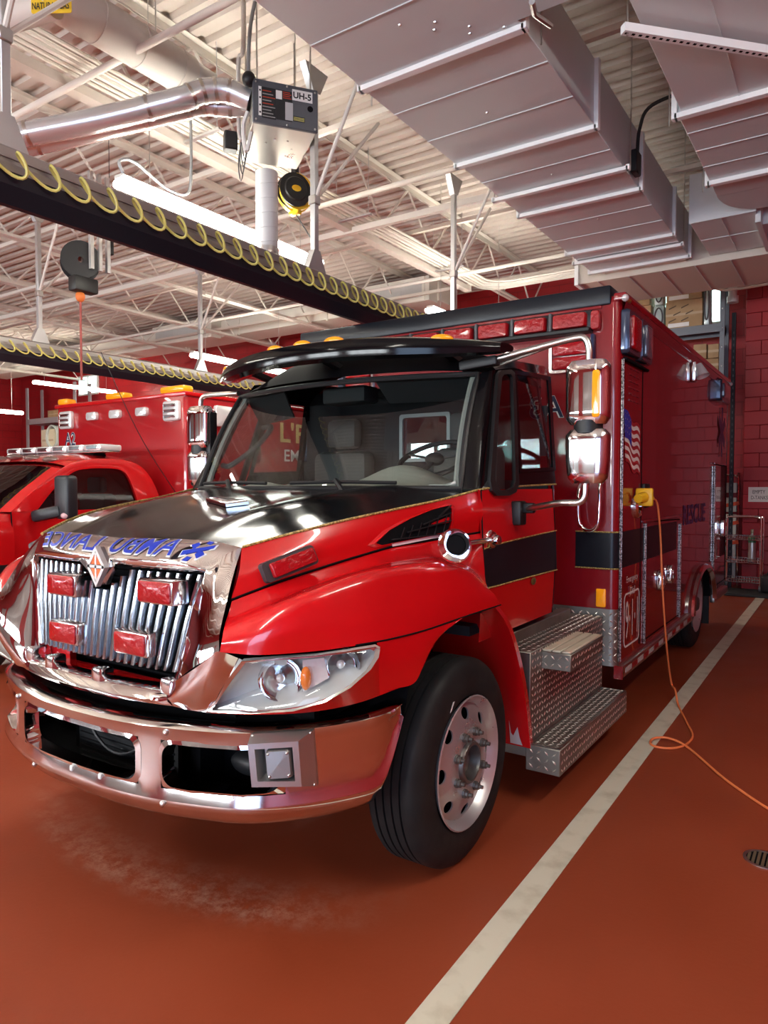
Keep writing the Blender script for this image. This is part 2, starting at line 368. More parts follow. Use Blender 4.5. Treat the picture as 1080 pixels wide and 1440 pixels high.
# projecting pier of red blocks at the right end of the back wall, every block its own piece
YP = 12.75; xp0 = PY(1045.5, 640, YP).x; ch = .2235
pier = bpy.data.objects.new('wall_pier', None); COL.objects.link(pier); pier['kind'] = 'structure'; pier.location = (xp0, YP, 0)
g = G(); g.box(xp0+.004, xp0+2.4, YP+.006, YB, 0, ZC-.004); g.obj('mortar_core', REDMORT, pier)
blk = None
for r in range(26):
    if r*ch > ZC-.1: break
    z0 = r*ch; bw = .46; st = xp0-(0 if r % 2 == 0 else bw/2)
    for k in range(4):
        x0 = max(st+k*bw, xp0); x1 = st+(k+1)*bw
        g = G(); g.box(x0+.003, x1-.003, YP-.012, YP+.05, z0+.003, min(z0+ch, ZC)-.004, .005, 1); g.obj('block', REDBLK, pier)
# bay-door wall behind the camera: five glazed sectional doors between red piers
DOORP = mat('door_panel_grey', (.42, .43, .44), .5)
FRAMEM = mat('door_aluminium', (.50, .50, .51), .4, .7)
cx = [2.0, -2.6, -7.3, -12.0, -16.7, -21.4]; dw, dh = 3.7, 3.9
g = G(); xs = [XR]+[v for c in cx for v in (c+dw/2, c-dw/2)]+[XL]
for i in range(0, len(xs), 2):
    if xs[i]-xs[i+1] > .02: g.box(xs[i+1], xs[i], YF-.3, YF, 0, dh)
g.box(XL, XR, YF-.3, YF, dh, ZC); g.obj('wall_front', BLOCKW_X, kind='structure')
for i, c in enumerate(cx[:5]):
    dr = bpy.data.objects.new('door_%d' % (i+1), None); COL.objects.link(dr); dr['kind'] = 'structure'; dr.location = (c, YF-.12, 0)
    if i == 0:      # this door stands open to the blue sky
        g = G(); g.box(c-dw/2-.04, c-dw/2+.02, YF-.15, YF, 0, dh); g.box(c+dw/2-.02, c+dw/2+.04, YF-.15, YF, 0, dh); g.obj('frame', FRAMEM, dr)
        day_light('daylight_through_open_door', (c, YF-.5, dh/2), (PI/2, 0, 0), dw, dh, DAY*.55, (.50, .68, 1.)); continue
    g = G()
    for k in range(5): x = c-dw/2+k*dw/4; g.box(x-.05, x+.05, YF-.15, YF-.09, 0, dh)
    for k in range(8): z = k*dh/7; g.box(c-dw/2, c+dw/2, YF-.15, YF-.09, max(0, z-.06), min(z+.06, dh))
    g.obj('frame', FRAMEM, dr)
    zw0, zw1 = dh*3/7, dh*5/7
    g = G(); g.box(c-dw/2, c+dw/2, YF-.125, YF-.115, zw0, zw1); g.obj('pane', CLEAR, dr)
    for za, zb in ((0, dh/7), (dh/7, dh*2/7), (dh*2/7, zw0), (zw1, dh*6/7), (dh*6/7, dh)):
        g = G(); g.box(c-dw/2, c+dw/2, YF-.14, YF-.10, za+.01, zb-.01, .01, 1); g.obj('panel', DOORP, dr)
    day_light('daylight_through_door_%d' % (i+1), (c, YF-.5, (zw0+zw1)/2), (PI/2, 0, 0), dw, zw1-zw0, DAY, (.92, .96, 1.))
# outside apron seen by the doors
g = G(); g.box(-40, 20, -30, YF-.3, -.2, -.02); g.obj('pavement', mat('concrete_apron', (.42, .41, .38), .85), kind='structure')
# roof deck with trapezoid ribs running across the bays
g = G(); prof = []; y = YF; pit = .20
while y < YB-.01:
    prof += [(y, ZC), (y+.08, ZC), (y+.10, ZC+.05), (y+.18, ZC+.05)]; y += pit
prof.append((YB, ZC))
g.grid([[Vector((XL, a, z)) for a, z in prof], [Vector((XR, a, z)) for a, z in prof]]); g.obj('ceiling', CREAM, kind='structure', ang=20, fixn=False)
g = G(); g.box(XL-.3, XR+.3, YF-.3, YB+.3, ZC+.07, ZC+.2); g.obj('roof', DARK, kind='structure')
# open-web joists, each a thing with chords, seats and single web bars
def joist(x, label, y0=YF+.2, y1=YB-.1, web=True):
    t = thing('roof_joist', label, 'joist', (x, y0, ZC-.75), 'open-web steel roof joists')
    g = G()
    for s in (-1, 1): g.box(x+s*.012-(.07 if s < 0 else 0), x+s*.012+(.07 if s > 0 else 0), y0, y1, ZC-.013, ZC-.006); g.box(x+s*.012-.004, x+s*.012+.004, y0, y1, ZC-.08, ZC-.006)
    g.obj('top_chord', STEELP, t)
    g = G()
    for s in (-1, 1): g.box(x+s*.012-(.06 if s < 0 else 0), x+s*.012+(.06 if s > 0 else 0), y0, y1, ZC-.75, ZC-.744); g.box(x+s*.012-.004, x+s*.012+.004, y0, y1, ZC-.75, ZC-.69)
    g.obj('bottom_chord', STEELP, t)
    if web:
        k = 0; y = 1.4 if x > -12 else 4.4; st = .62
        while y+st < y1:
            za, zb = (ZC-.72, ZC-.05) if k % 2 == 0 else (ZC-.05, ZC-.72)
            g = G(); g.cyl((x, y, za), (x, y+st, zb), .016, n=6); g.obj('web_bar', STEELP, t); y += st; k += 1
    return t
names = {0: 'above the far right duct', 1: 'beside the large square duct', 2: 'first left of the tall unit heater', 3: 'second left of the unit heater',
         4: 'third left of the unit heater', 5: 'fourth left, above the far red ambulance', 6: 'fifth left, above the steel shelves', 7: 'sixth left, near the far wall', 8: 'seventh left, at the far end', 9: 'last one before the far left wall'}
for k in range(10):
    joist(-.8-2.15*k, 'cream painted open-web steel joist under the roof deck, '+names[k])
# cross bridging pipes / struts along X, hung under the joists
def xbar(name, label, y, z, x0, x1, r, cat='pipe', group=None, m=STEELP, sq=False):
    g = G()
    if sq: g.box(x0, x1, y-r, y+r, z-r, z+r)
    else: g.cyl((x0, y, z), (x1, y, z), r, n=12)
    return g.obj(name, m, label=label, cat=cat, group=group)
xbar('bridging_bar', 'cream bridging angle under the joists above the first exhaust rail post', 2.6, ZC-.60, -15, XR-.1, .025, 'bar', 'joist bridging bars', sq=True)
xbar('bridging_bar', 'cream bridging angle crossing behind the unit heater', 5.5, ZC-.60, -18, XR-.1, .025, 'bar', 'joist bridging bars', sq=True)
xbar('bridging_bar', 'cream bridging angle crossing above the end of the coiled hose', 8.3, ZC-.60, -22, XR-.1, .025, 'bar', 'joist bridging bars', sq=True)
xbar('bridging_bar', 'cream bridging angle nearest the back wall', 11.0, ZC-.60, -23, XR-.1, .025, 'bar', 'joist bridging bars', sq=True)
xbar('sprinkler_pipe', 'thin cream sprinkler pipe crossing above the coiled yellow hose', 6.4, 5.05-.15, -16, -3.1, .028, group='sprinkler branch pipes')
xbar('sprinkler_pipe', 'thin cream sprinkler pipe crossing near the back wall', 9.6, 4.9, -20, -3.3, .028, group='sprinkler branch pipes')
xbar('sprinkler_pipe', 'thin cream sprinkler pipe above the front fluorescent light', 3.4, 4.9, -14, -3.1, .028, group='sprinkler branch pipes')
xbar('strut', 'cream double strut running across under the joists behind the unit heater', 7.3, 4.93, -23.5, -3.1, .035, 'strut', sq=True)
# baseboard strip: dark rubber threshold mat under the cart
g = G(); g.box(-3.2, 1.2, 12.05, 12.7, 0.0005, .05, .01, 1); g.obj('floor_mat', mat('dark_rubber_mat', (.035, .035, .035), .8), label='dark rubber mat in front of the red block pier, under the wire cart', cat='mat')
# ================================================================ THE NEAR AMBULANCE
XC = -2.57
def U(x, y, u): return PX(x, y, XC+u)
def mp(p): return Vector((2*XC-p[0], p[1], p[2]))
def sym(g): g.symx = XC; return g
A = thing('ambulance', 'black and red ambulance with chrome grille and bumper, standing nearest on the red floor', 'ambulance', (XC, 4.2, 0), 'ambulances')
# ---- hood -------------------------------------------------------
HF_R = [Vector((XC, 1.852, 1.483)), PY(248, 757.5, 1.862), PY(304, 761, 1.875), U(340, 770, .665)]
R0 = [U(340, 770, .665), U(385, 757, .725), U(430, 745.5, .785), U(480, 733, .845), U(530, 722, .895), U(580, 711.5, .94), U(620, 703, .975), U(675, 688.5, 1.03)]
R1 = [U(325, 843, .705), U(380, 822, .765), U(442, 801, .825), U(500, 783, .88), U(553, 768, .93), U(590, 762, .96), U(616, 757.5, .985), U(676, 748, 1.04)]
def hood_row(i, n=25):
    t = i/14; a = cr(R0, 15)[i]
    zc = 1.483+(1.69-1.483)*t+.035*math.sin(t*PI)
    yc = 1.852+(2.98-1.852)*t
    row = []
    for k in range(n):
        s = -1+2*k/(n-1); q = abs(s)
        z = a.z+(zc-a.z)*(1-q**2.2)+.03*math.exp(-((q-.55)/.16)**2)*min(1, 3*t)*(1-.3*t)
        row.append(Vector((XC+(a.x-XC)*s, yc+(a.y-yc)*q**2, z)))
    return row
g = G(); g.grid([hood_row(i) for i in range(15)]); HOODT = surf(g); hood = g.obj('hood_panel', BLACKP, A, 'black hood panel', ang=60)
g = G(); g.patch([R0, [p.lerp(q, .5)+Vector((.016, -.004, 0)) for p, q in zip(R0, R1)], R1], 24, 8); HS = surf(g); fe = [R0[0], R1[0]]; g.grid([fe, [p+Vector((-.03, .09, 0)) for p in fe]]); sym(g); g.obj('hood_side', RED, A, 'red hood side', ang=60)
g = G(); g.tube([p+Vector((.003, 0, .002)) for p in cr(R0, 40)], .0055, 6); sym(g); g.obj('pinstripe', GOLD, A, 'gold rope pinstripe')
# hood seam and pin stripe
g = G(); g.tube([p+Vector((.001, 0, 0)) for p in cr(R1, 30)], .004, 5); sym(g); g.obj('seam', DARK, A)
g = G(); p0, p1 = hit(HS, 551, 766, .004), hit(HS, 622, 752, .004); g.bar(p0, p1, .004, .014); g.obj('side_stripe', WHITEV, A, 'short white stripe under the hood vent')
# ---- fender -----------------------------------------------------
F_B = [U(315, 884, .742), U(395, 852, .91), U(455, 829, 1.00), U(520, 808, 1.065), U(580, 798, 1.10), U(630, 796, 1.125), U(662, 806, 1.14), U(684, 822, 1.15)]   # shoulder
F_C = [U(309, 917, .755), U(365, 921, .88), U(440, 916, 1.0), U(500, 908, 1.085), U(545, 900, 1.13), U(600, 886, 1.165), U(655, 867, 1.18), U(704, 851, 1.185)]
F_D = [U(296, 999, .62), U(360, 1001, .84), U(420, 999, .98), U(487, 991, 1.09), U(547, 972, 1.145), U(584, 959, 1.165), U(596, 936, 1.17), U(604, 918, 1.172)]
ARCH = [U(604, 918, 1.172), U(613, 902, 1.175), U(633, 879, 1.18), U(647, 870, 1.183), U(663, 863.5, 1.185), U(680, 857, 1.186), U(704, 852, 1.186)]
R1b = [p+Vector((.004, 0, -.006)) for p in R1]
g = G(); g.patch([R1b, [p.lerp(q, .5)+Vector((0, .0, -.012)) for p, q in zip(R1b, F_B)], F_B, [p.lerp(q, .5)+Vector((.012, -.012, 0)) for p, q in zip(F_B, F_C)], F_C], 32, 22)
fe = cr([R1b[0], R1b[0].lerp(F_B[0], .5), F_B[0], F_C[0]], 12); g.grid([fe, [p+Vector((-.03, .09, 0)) for p in fe]]); sym(g); g.obj('fender', RED, A, 'red front fender', ang=70)
# lower strip of the fender in front of the arch, from the crease down to the lip
cc = cr([U(530, 904, 1.12), U(545, 900, 1.13), U(575, 893, 1.15), U(600, 886, 1.165), U(630, 876.5, 1.175), U(655, 867, 1.18)], 30)
dd = cr([U(534, 978, 1.13), U(560, 968, 1.15), U(584, 959, 1.165), U(600, 925, 1.172), U(616, 898, 1.176), U(647, 870, 1.183)], 30)
g = G(); g.grid([[a, a.lerp(b, .33)+Vector((.004, -.003, 0)), a.lerp(b, .66)+Vector((.004, -.003, 0)), b] for a, b in zip(cc, dd)])
tt = cr([U(296, 998, .62), U(354, 999, .83), U(413, 995, .985), U(458, 982, 1.075), U(493, 962, 1.13), U(519, 938, 1.155), U(533, 905, 1.125)], 24)
bb_ = cr([U(296, 1003, .62), U(360, 1005, .84), U(420, 1003, .98), U(460, 998, 1.05), U(490, 992, 1.09), U(515, 985, 1.115), U(534, 978, 1.13)], 24)
g.grid([tt, bb_])
arch_in = [p+Vector((-.10, .03, -.005)) for p in F_D[4:]+ARCH[1:]]
g.grid([F_D[4:]+ARCH[1:], arch_in]); sym(g); g.obj('fender_lip', RED, A, 'red fender edge around the wheel arch', ang=50)
g = G(); g.tube([p+Vector((.002, -.001, .002)) for p in cr(F_C[3:], 24)], .0035, 5); sym(g); g.obj('seam', DARK, A)
# wheel well liner and the red splash panel behind the tyre
g = G(); pts = [Vector((0, 2.35, .75)), Vector((0, 2.45, 1.02)), Vector((0, 2.65, 1.13)), Vector((0, 2.9, 1.13)), Vector((0, 3.12, 1.08))]
pts = cr(pts, 12); g.grid([[Vector((x, p.y, p.z)) for p in pts] for x in (XC+1.09, XC+.55)]); g.grid([[Vector((XC+.56, 2.2, z)), Vector((XC+.56, 3.6, z))] for z in (.35, 1.2)]); sym(g); g.obj('wheel_well', DARK, A, fixn=False)
SP = cr([Vector((0, 3.06, 1.125)), Vector((0, 3.19, 1.03)), Vector((0, 3.31, .87)), Vector((0, 3.41, .67)), Vector((0, 3.47, .49)), Vector((0, 3.515, .305))], 14)
g = G(); g.grid([[Vector((x, p.y+(.10*(1-k/13) if x < XC+1 else 0), p.z)) for k, p in enumerate(SP)] for x in (XC+1.16, XC+1.10, XC+.62)]); g.grid([[Vector((XC+1.16, p.y, p.z)) for p in SP], [Vector((XC+1.155, p.y+.05, p.z)) for p in SP]]); SPT = surf(g); sym(g); g.obj('splash_panel', RED, A, 'red splash panel behind the front wheel', ang=60)
g = G()
for q in ([(716, 1012), (719, 1030), (722, 1034), (728, 1022), (731, 1037), (735, 1048), (718, 1044)],): g.poly([hit(SPT, a, b_, .003) for a, b_ in q])
g.obj('bare_patch', mat('chipped_white_primer', (.72, .68, .64), .6), A, 'white chipped paint')
# ---- chrome grille surround -------------------------------------
def hf(u):   # hood front edge at offset u
    q = abs(u)/.665; pts = HF_R; s = min(q, 1.)*.999
    xs = [(p.x-XC)/.665 for p in pts]; i = max(j for j in range(len(xs)-1) if xs[j] <= s+1e-6)
    t = (s-xs[i])/(xs[i+1]-xs[i]); p = pts[i].lerp(pts[i+1], t); return Vector((XC+u, p.y, p.z))
def hl(u):   # top edge of the grille opening
    return Vector((XC+u, 1.748+.06*(abs(u)/.56)**2, 1.385-.012*abs(u)))
def lip(u):  # rolled front lip above the opening
    s = min(abs(u)/.572, 1.); return Vector((XC+u, 1.735+.07*s*s, 1.418-.030*max(0, (s-.72)/.28)**2))
def header(u, t):
    a = hf(u); b_ = lip(u*.86); c = hl(u*.86)
    if t < .72: q = t/.72; return a.lerp(b_, q)+Vector((0, 0, .012*math.sin(PI*q)))
    q = (t-.72)/.28; return b_.lerp(c, q)+Vector((0, -.008*math.sin(PI*q), .006*math.sin(PI*q)))
g = G(); us = [-.665+1.33*k/40 for k in range(41)]
g.grid([[header(u, t/12) for t in range(13)]+[hl(u*.86)+Vector((0, .05, .004))] for u in us]); g.obj('grille_header', CHROME, A, 'chrome header band with blue lettering', ang=70)
IN = [hl(.572), PY(275, 840, 1.782), PY(262, 890, 1.765), PY(248, 940, 1.745), PY(239, 966, 1.735)]
OUT = [U(340, 770, .665), U(329, 805, .69), U(318, 850, .715), U(309, 890, .735), U(308, 916, .752)]
MID1 = [p.lerp(q, .25)+Vector((0, -.022, 0)) for p, q in zip(IN, OUT)]
MID2 = [p.lerp(q, .6)+Vector((0, -.026, 0)) for p, q in zip(IN, OUT)]
MID3 = [p.lerp(q, .85)+Vector((0, -.012, 0)) for p, q in zip(IN, OUT)]
IN[0] = header(.665, 1.); MID1[0] = header(.665, .75); MID2[0] = header(.665, .42); MID3[0] = header(.665, .16); OUT[0] = header(.665, 0.)
g = G(); back = [p+Vector((-.01, .06, 0)) for p in IN]
g.patch([back, IN, MID1, MID2, MID3, OUT], 20, 26)
# lower flare that runs out to the headlamp
LO_A = [IN[-1], MID1[-1], MID3[-1], OUT[-1], U(341, 928, .80)]
LO_C = [PY(243, 993, 1.70), PY(268, 999, 1.715), PY(284, 1001, 1.73), PY(292, 1001, 1.74), PY(297, 1000, 1.75)]
LO_B = [p.lerp(q, .5)+Vector((0, -.02, 0)) for p, q in zip(LO_A, LO_C)]
g.patch([LO_A, LO_B, LO_C], 14, 10); sym(g); g.obj('grille_cheek', CHROME, A, 'chrome cheek beside the grille', ang=70)
bt = IN[-1]; bb = PY(243, 993, 1.70)
g = G(); rows = []
for k in range(25):
    s = -1+k/12; u0, u1 = s*(bt.x-XC), s*(bb.x-XC); cv = .065*(1-s*s)
    T = Vector((XC+u0, bt.y-cv, bt.z)); Bm = Vector((XC+u1, bb.y-cv, bb.z))
    rows.append([T+Vector((0, .05, .0)), T, T.lerp(Bm, .3)+Vector((0, -.02, 0)), T.lerp(Bm, .7)+Vector((0, -.02, 0)), Bm, Bm+Vector((0, .05, 0))])
g.grid(rows); g.obj('grille_lower_bar', CHROME, A, 'chrome bar under the grille', ang=60)
# lettering on the header, mirrored as on the vehicle
def header_text(txt, ua, ub, t0, t1, m, name, grow=0.0):
    vs, fs = refine(*textpoly(txt, 1., grow, 1.05))
    x0 = min(v.x for v in vs); x1 = max(v.x for v in vs); y0 = min(v.y for v in vs); y1 = max(v.y for v in vs); out = []
    # cut into finer faces not needed: the band is nearly flat under one letter
    for v in vs:
        u = ub-(v.x-x0)/(x1-x0)*(ub-ua); t = t1-(v.y-y0)/(y1-y0)*(t1-t0)
        u += (t-.5)*.05
        e = .004; du = header(u+.002, t)-header(u-.002, t); dt = header(u, t+.01)-header(u, t-.01); nn = du.cross(dt).normalized()
        if nn.dot(Vector((0, -.5, .85))) < 0: nn = -nn
        out.append(header(u, t)+nn*(.0045 if name == 'letters' else .0022))
    return G().add(out, fs)
for part, ua, ub in (('AMBU', .045, .445), ('LANCE', -.56, -.06)):
    g = header_text(part, ua-.006, ub+.006, .04, .66, WHITEV, 'outline', .028); g.obj('letter_outline', WHITEV, A, 'white outline of the mirrored word AMBULANCE', fixn=False)
    g = header_text(part, ua, ub, .075, .625, BLUEV, 'letters', .004); g.obj('letters', BLUEV, A, 'blue mirrored word AMBULANCE', fixn=False)
for grow, m, dz, nm in ((.012, WHITEV, .0015, 'star_outline'), (0, BLUEV, .0035, 'star_of_life')):   # six-armed star
    g = G(); c_u, c_t = .545, .38
    for k in range(3):
        a = PI/2+k*PI/3; pts = []
        for sx, sy in ((-1, -1), (1, -1), (1, 1), (-1, 1)):
            lx = sx*(.072+grow*.6); ly = sy*(.016+grow*.6)
            uu = lx*math.cos(a)-ly*math.sin(a); tt = lx*math.sin(a)+ly*math.cos(a)
            p = header(c_u+uu*.78, c_t-tt*4.4); nn = Vector((0, -.75, .66)); pts.append(p+nn*(dz+.0004*k))
        g.poly(pts)
    g.obj(nm, m, A, fixn=False)
# ---- grille bars, lights, emblem --------------------------------
zb0, zt0 = 1.005, 1.368
def vtop(u): return min(zt0, 1.262+abs(u)*.62) if abs(u) < .19 else zt0
n_b = 22
for k in range(n_b):
    u = -.525+1.05*k/(n_b-1)
    yt = 1.765+.05*(abs(u)/.55)**2; ub = u*.845; yb = 1.715+.04*(abs(u)/.55)**2
    zt = vtop(u); tz = (zt-zb0)/(zt0-zb0)
    top = Vector((XC+ub+(u-ub)*tz, yb+(yt-yb)*tz, zt)); bot = Vector((XC+ub, yb, zb0-.01*abs(u)))
    g = G(); prof = [(-.0105, .05), (-.0105, .012), (-.006, 0), (.006, 0), (.0105, .012), (.0105, .05)]
    g.grid([[p+Vector((a, c, 0)) for a, c in prof] for p in (bot, bot.lerp(top, .5)+Vector((0, -.006, 0)), top)], False)
    g.add([top+Vector((a, c, 0)) for a, c in prof], [(0, 1, 2, 3, 4, 5)]); g.add([bot+Vector((a, c, 0)) for a, c in prof], [(5, 4, 3, 2, 1, 0)])
    g.obj('grille_bar', mat('grille_chrome', (.46, .49, .53), .14, 1.), A, ang=25)
g = G(); g.box(XC-.62, XC+.62, 1.90, 1.92, .75, 1.40)
for k in range(16): z = .90+k*.031; g.box(XC-.56, XC+.56, 1.872, 1.90, z, z+.010)
g.obj('radiator', DARK, A, 'black radiator behind the grille')
g = G(); g.box(XC-.50, XC-.30, 1.80, 1.83, .92, 1.01); g.box(XC-.46, XC+.46, 1.745, 1.80, .925, .940); g.obj('lower_panel', RED, A, 'red panel behind the grille opening')
for u in (-.46, -.245, .10, .455):
    g = G(); c = Vector((XC+u, 1.715-.055*(1-(u/.48)**2)+.02, .953)); g.box(c.x-.03, c.x+.03, c.y-.03, c.y+.04, c.z-.028, c.z+.035, .012, 2); g.obj('chrome_clip', CHROME2, A)
for q_ in ((81, 823), (84, 890.5), (208.5, 834), (176.5, 906)):
    q_ = PY(*q_, 1.682); u, z = q_.x-XC, q_.z
    y = 1.735+.03*(abs(u)/.5)
    h = G(); h.box(XC+u-.100, XC+u+.100, y-.050, y+.06, z-.048, z+.048, .010, 2); hs = h.obj('grille_light', CHROME2, A, 'red warning light in a chrome housing')
    g = G(); pillow(g, rrect((XC+u, y-.046, z), (1, 0, 0), (0, 0, 1), .184, .080, .010), (0, -.012, 0), .93); g.obj('lens', REDLENS, hs)
# diamond emblem
ec = PY(141, 796, 1.715); ew, eh = .060, .082
dm = lambda k, d: [ec+Vector((sx*ew*k, d, sz*eh*k)) for sx, sz in ((0, 1), (1, 0), (0, -1), (-1, 0))]
g = G(); framed(g, [p for p in dm(1., .0)], dm(.70, 0.), (0, -.022, 0)); g.obj('emblem_frame', mat('emblem_silver', (.80, .80, .80), .3, .55), A, 'chrome diamond emblem frame', ang=20)
g = G(); g.poly(dm(.95, .0), (0, .02, 0)); g.obj('emblem_back', CHROME2, A)
OREM = mat('emblem_orange', (.85, .17, .05), .3, coat=.6)
for s in (1, -1):
    g = G(); g.poly([ec+Vector((sx*ew*.66*k, -.005, s*(eh*.66*kz+.006))) for sx, k, kz in ((-1, .88, .05), (1, .88, .05), (0, 0, .96))], (0, -.014, 0)); g.obj('emblem_triangle', OREM, A)
g = G(); g.box(ec.x-.055, ec.x+.055, ec.y-.022, ec.y-.004, ec.z-.006, ec.z+.006); g.box(ec.x-.005, ec.x+.005, ec.y-.022, ec.y-.004, ec.z-.06, ec.z+.06); g.obj('emblem_bar', MATS['emblem_silver'], A)
# V trim from emblem to header
g = G()
for s in (1, -1): g.bar(hl(s*.11)+Vector((0, -.004, .012)), Vector((ec.x+s*.01, 1.735, 1.31)), .022, .018, (0, 1, 0))
g.obj('emblem_bracket', CHROME2, A)
# ---- headlamps ---------------------------------------------------
HLP = [((290, 999), .625), ((300, 985), .65), ((320, 955), .72), ((341, 927.5), .805), ((392, 923.5), .91), ((443, 920), 1.0), ((490, 913.5), 1.08), ((527, 907.5), 1.135), ((534, 911), 1.15), ((532, 922), 1.158),
       ((521, 939), 1.155), ((493, 964), 1.13), ((458, 984), 1.075), ((413, 997), .985), ((354, 1000.5), .83)]
lo = [U(*q, u)+Vector((.012, -.016, 0)) for q, u in HLP]
def fan(loop, out, k=(1, .82, .5, .02), d=(0, .018, .03, .034)):
    c = sum(loop, Vector())/len(loop); return [[c+(p-c)*a+out*b_ for p in loop] for a, b_ in zip(k, d)]
OUTD = Vector((.62, -.78, .06))
def headlamp(mirr):
    hl_ = G(); base = [p+Vector((-.02, .03, 0)) for p in lo]; hl_.grid(fan(base, OUTD, d=(0, -.03, -.045, -.05)), True); hl_.grid([base, lo], True)
    if mirr: hl_.flip(XC)
    H = hl_.obj('headlamp', mat('headlamp_housing', (.66, .67, .66), .35, .3), A, 'clear headlamp with amber turn bulb', ang=50)
    def sub(g, n, m, lab=None):
        if mirr: g.flip(XC)
        return g.obj(n, m, H, lab, ang=50)
    g = G(); g.grid(fan(lo, OUTD), True); sub(g, 'lens', CLEAR)
    g = G(); framed(g, [p+OUTD*.004 for p in lo], [(sum(lo, Vector())/len(lo))+(p-sum(lo, Vector())/len(lo))*.93+OUTD*.006 for p in lo], OUTD*.004); sub(g, 'rim', CHROME2)
    for (px, u, r) in (((392, 957), .895, .078), ((478, 937), 1.065, .068)):
        c = U(*px, u)+Vector((-.005, .012, 0)); g = G()
        g.lathe([(r, .0), (r*.92, -.02), (r*.7, -.04), (r*.35, -.052), (.004, -.055)], c, OUTD, 20); sub(g, 'reflector', CHROME)
        g = G(); g.ell(c-OUTD*.02, .016, .016, .016, 10, 6); sub(g, 'bulb', CLEARL)
    g = G(); q_ = [U(*k, u)+Vector((-.008, .012, 0)) for k, u in (((425, 930), .97), ((455, 926), 1.02), ((462, 955), 1.045), ((425, 975), .98))]; g.grid([cr(q_[:2], 8), cr([q_[3], q_[2]], 8)]); sub(g, 'ribbed_panel', CLEARL)
    g = G(); c = U(430, 954, .985)+Vector((-.0, .0, 0)); g.ell(c, .020, .020, .042, 12, 8); sub(g, 'turn_bulb', mat('orange_bulb', (.80, .20, .03), .2, coat=.5), 'orange turn signal bulb')
for mirr in (False, True): headlamp(mirr)
# ---- bumper ------------------------------------------------------
PLAN = [(0, 1.612), (.2, 1.618), (.4, 1.645), (.6, 1.70), (.78, 1.775), (.92, 1.90), (1.02, 2.03), (1.09, 2.16), (1.115, 2.30)]
def bplan(u):
    s = abs(u)
    for (a, ya), (c, yc) in zip(PLAN, PLAN[1:]):
        if s <= c+1e-9: return ya+(yc-ya)*(s-a)/(c-a)
    return PLAN[-1][1]
pl = cr([Vector((a, b_, 0)) for a, b_ in PLAN], 37)
def bsec(i):    # section at station i: (outward offset, z)
    p = pl[i]; t = i/36; a = pl[max(i-1, 0)]; c = pl[min(i+1, 36)]; d = (c-a).normalized(); nrm = Vector((d.y, -d.x, 0))
    if t > .93: pass
    zt = .835+.022*t; zb = .470+.02*max(0, (t-.55)/.45)**1.5
    cut = max(0, (t-.88)/.12)    # the end slopes back up towards the wheel
    zb += .30*cut**1.4
    z = lambda q: zb+(zt-zb)*q
    return p, nrm, [(-.075, z(.985)), (-.03, z(1.)), (-.006, z(.985)), (.006, z(.95)), (.0, z(.90)), (-.004, z(.817)), (-.004, z(.58)), (-.002, z(.337)), (.010, z(.24)), (.012, z(.20)), (-.002, z(.155)), (-.014, z(.10)), (-.030, z(.04)), (-.06, z(0)), (-.09, z(.0))]
BS = [bsec(i) for i in range(37)]
def bpt(i, j, sgn=1):
    p, nrm, s = BS[i]; o, z = s[j]; return Vector((XC+sgn*(p.x+nrm.x*o), p.y+nrm.y*o, z))
def bump_surf(u, q, d=0):
    """point on the flat face of the bumper at offset u, height fraction q"""
    p = Vector((abs(u), bplan(u), 0)); y2 = bplan(abs(u)+.01); y1 = bplan(max(abs(u)-.01, 0)); n_ = Vector(((y2-y1), -.02, 0)).normalized()
    if n_.y > 0: n_ = -n_
    sg = 1 if u >= 0 else -1
    t = 0.
    return Vector((XC+sg*(p.x+n_.x*(d-.004)), p.y+n_.y*(d-.004), .42+.418*q))
# face between rows 5 and 7 is pierced by three openings, so those faces are left out and edged with a rolled lip
OPEN = [(-.335, .435), ]
holes = [(-.40, .375), (.475, .895), (-.93, -.50)]
def inhole(u): return any(a < u < c for a, c in holes)
g = G()
# build the bumper as a dense (u, row) grid; hole rows are skipped
def full_u():
    s = set()
    for i in range(37): s.add(round(pl[i].x, 5)); s.add(round(-pl[i].x, 5))
    for a, c in holes:
        s.add(a); s.add(c)
    return sorted(s)
UU = full_u()
def bsec_u(u):
    s = abs(u); i = 0
    while i < 35 and pl[i+1].x < s-1e-9: i += 1
    a, c = pl[i], pl[i+1]; t = (s-a.x)/(c.x-a.x) if c.x > a.x else 0; t = min(max(t, 0), 1)
    return [bpt(i, j, 1 if u >= 0 else -1).lerp(bpt(i+1, j, 1 if u >= 0 else -1), t) for j in range(15)]
secs = [bsec_u(u) for u in UU]
b0 = len(g.v); M_ = 15
for s_ in secs: g.v += s_
for i in range(len(UU)-1):
    for j in range(M_-1):
        if j in (5, 6) and inhole((UU[i]+UU[i+1])/2): continue
        g.f.append((i*M_+j, (i+1)*M_+j, (i+1)*M_+j+1, i*M_+j+1))
for s_ in (secs[0], secs[-1]): g.poly([s_[j] for j in (1, 3, 5, 7, 9, 11, 13)])
BT = surf(g); BU = g.obj('bumper', mat('bumper_chrome', (.80, .80, .81), .11, 1., noise=(5., .07, .16)), A, 'wide curved chrome bumper', ang=50)
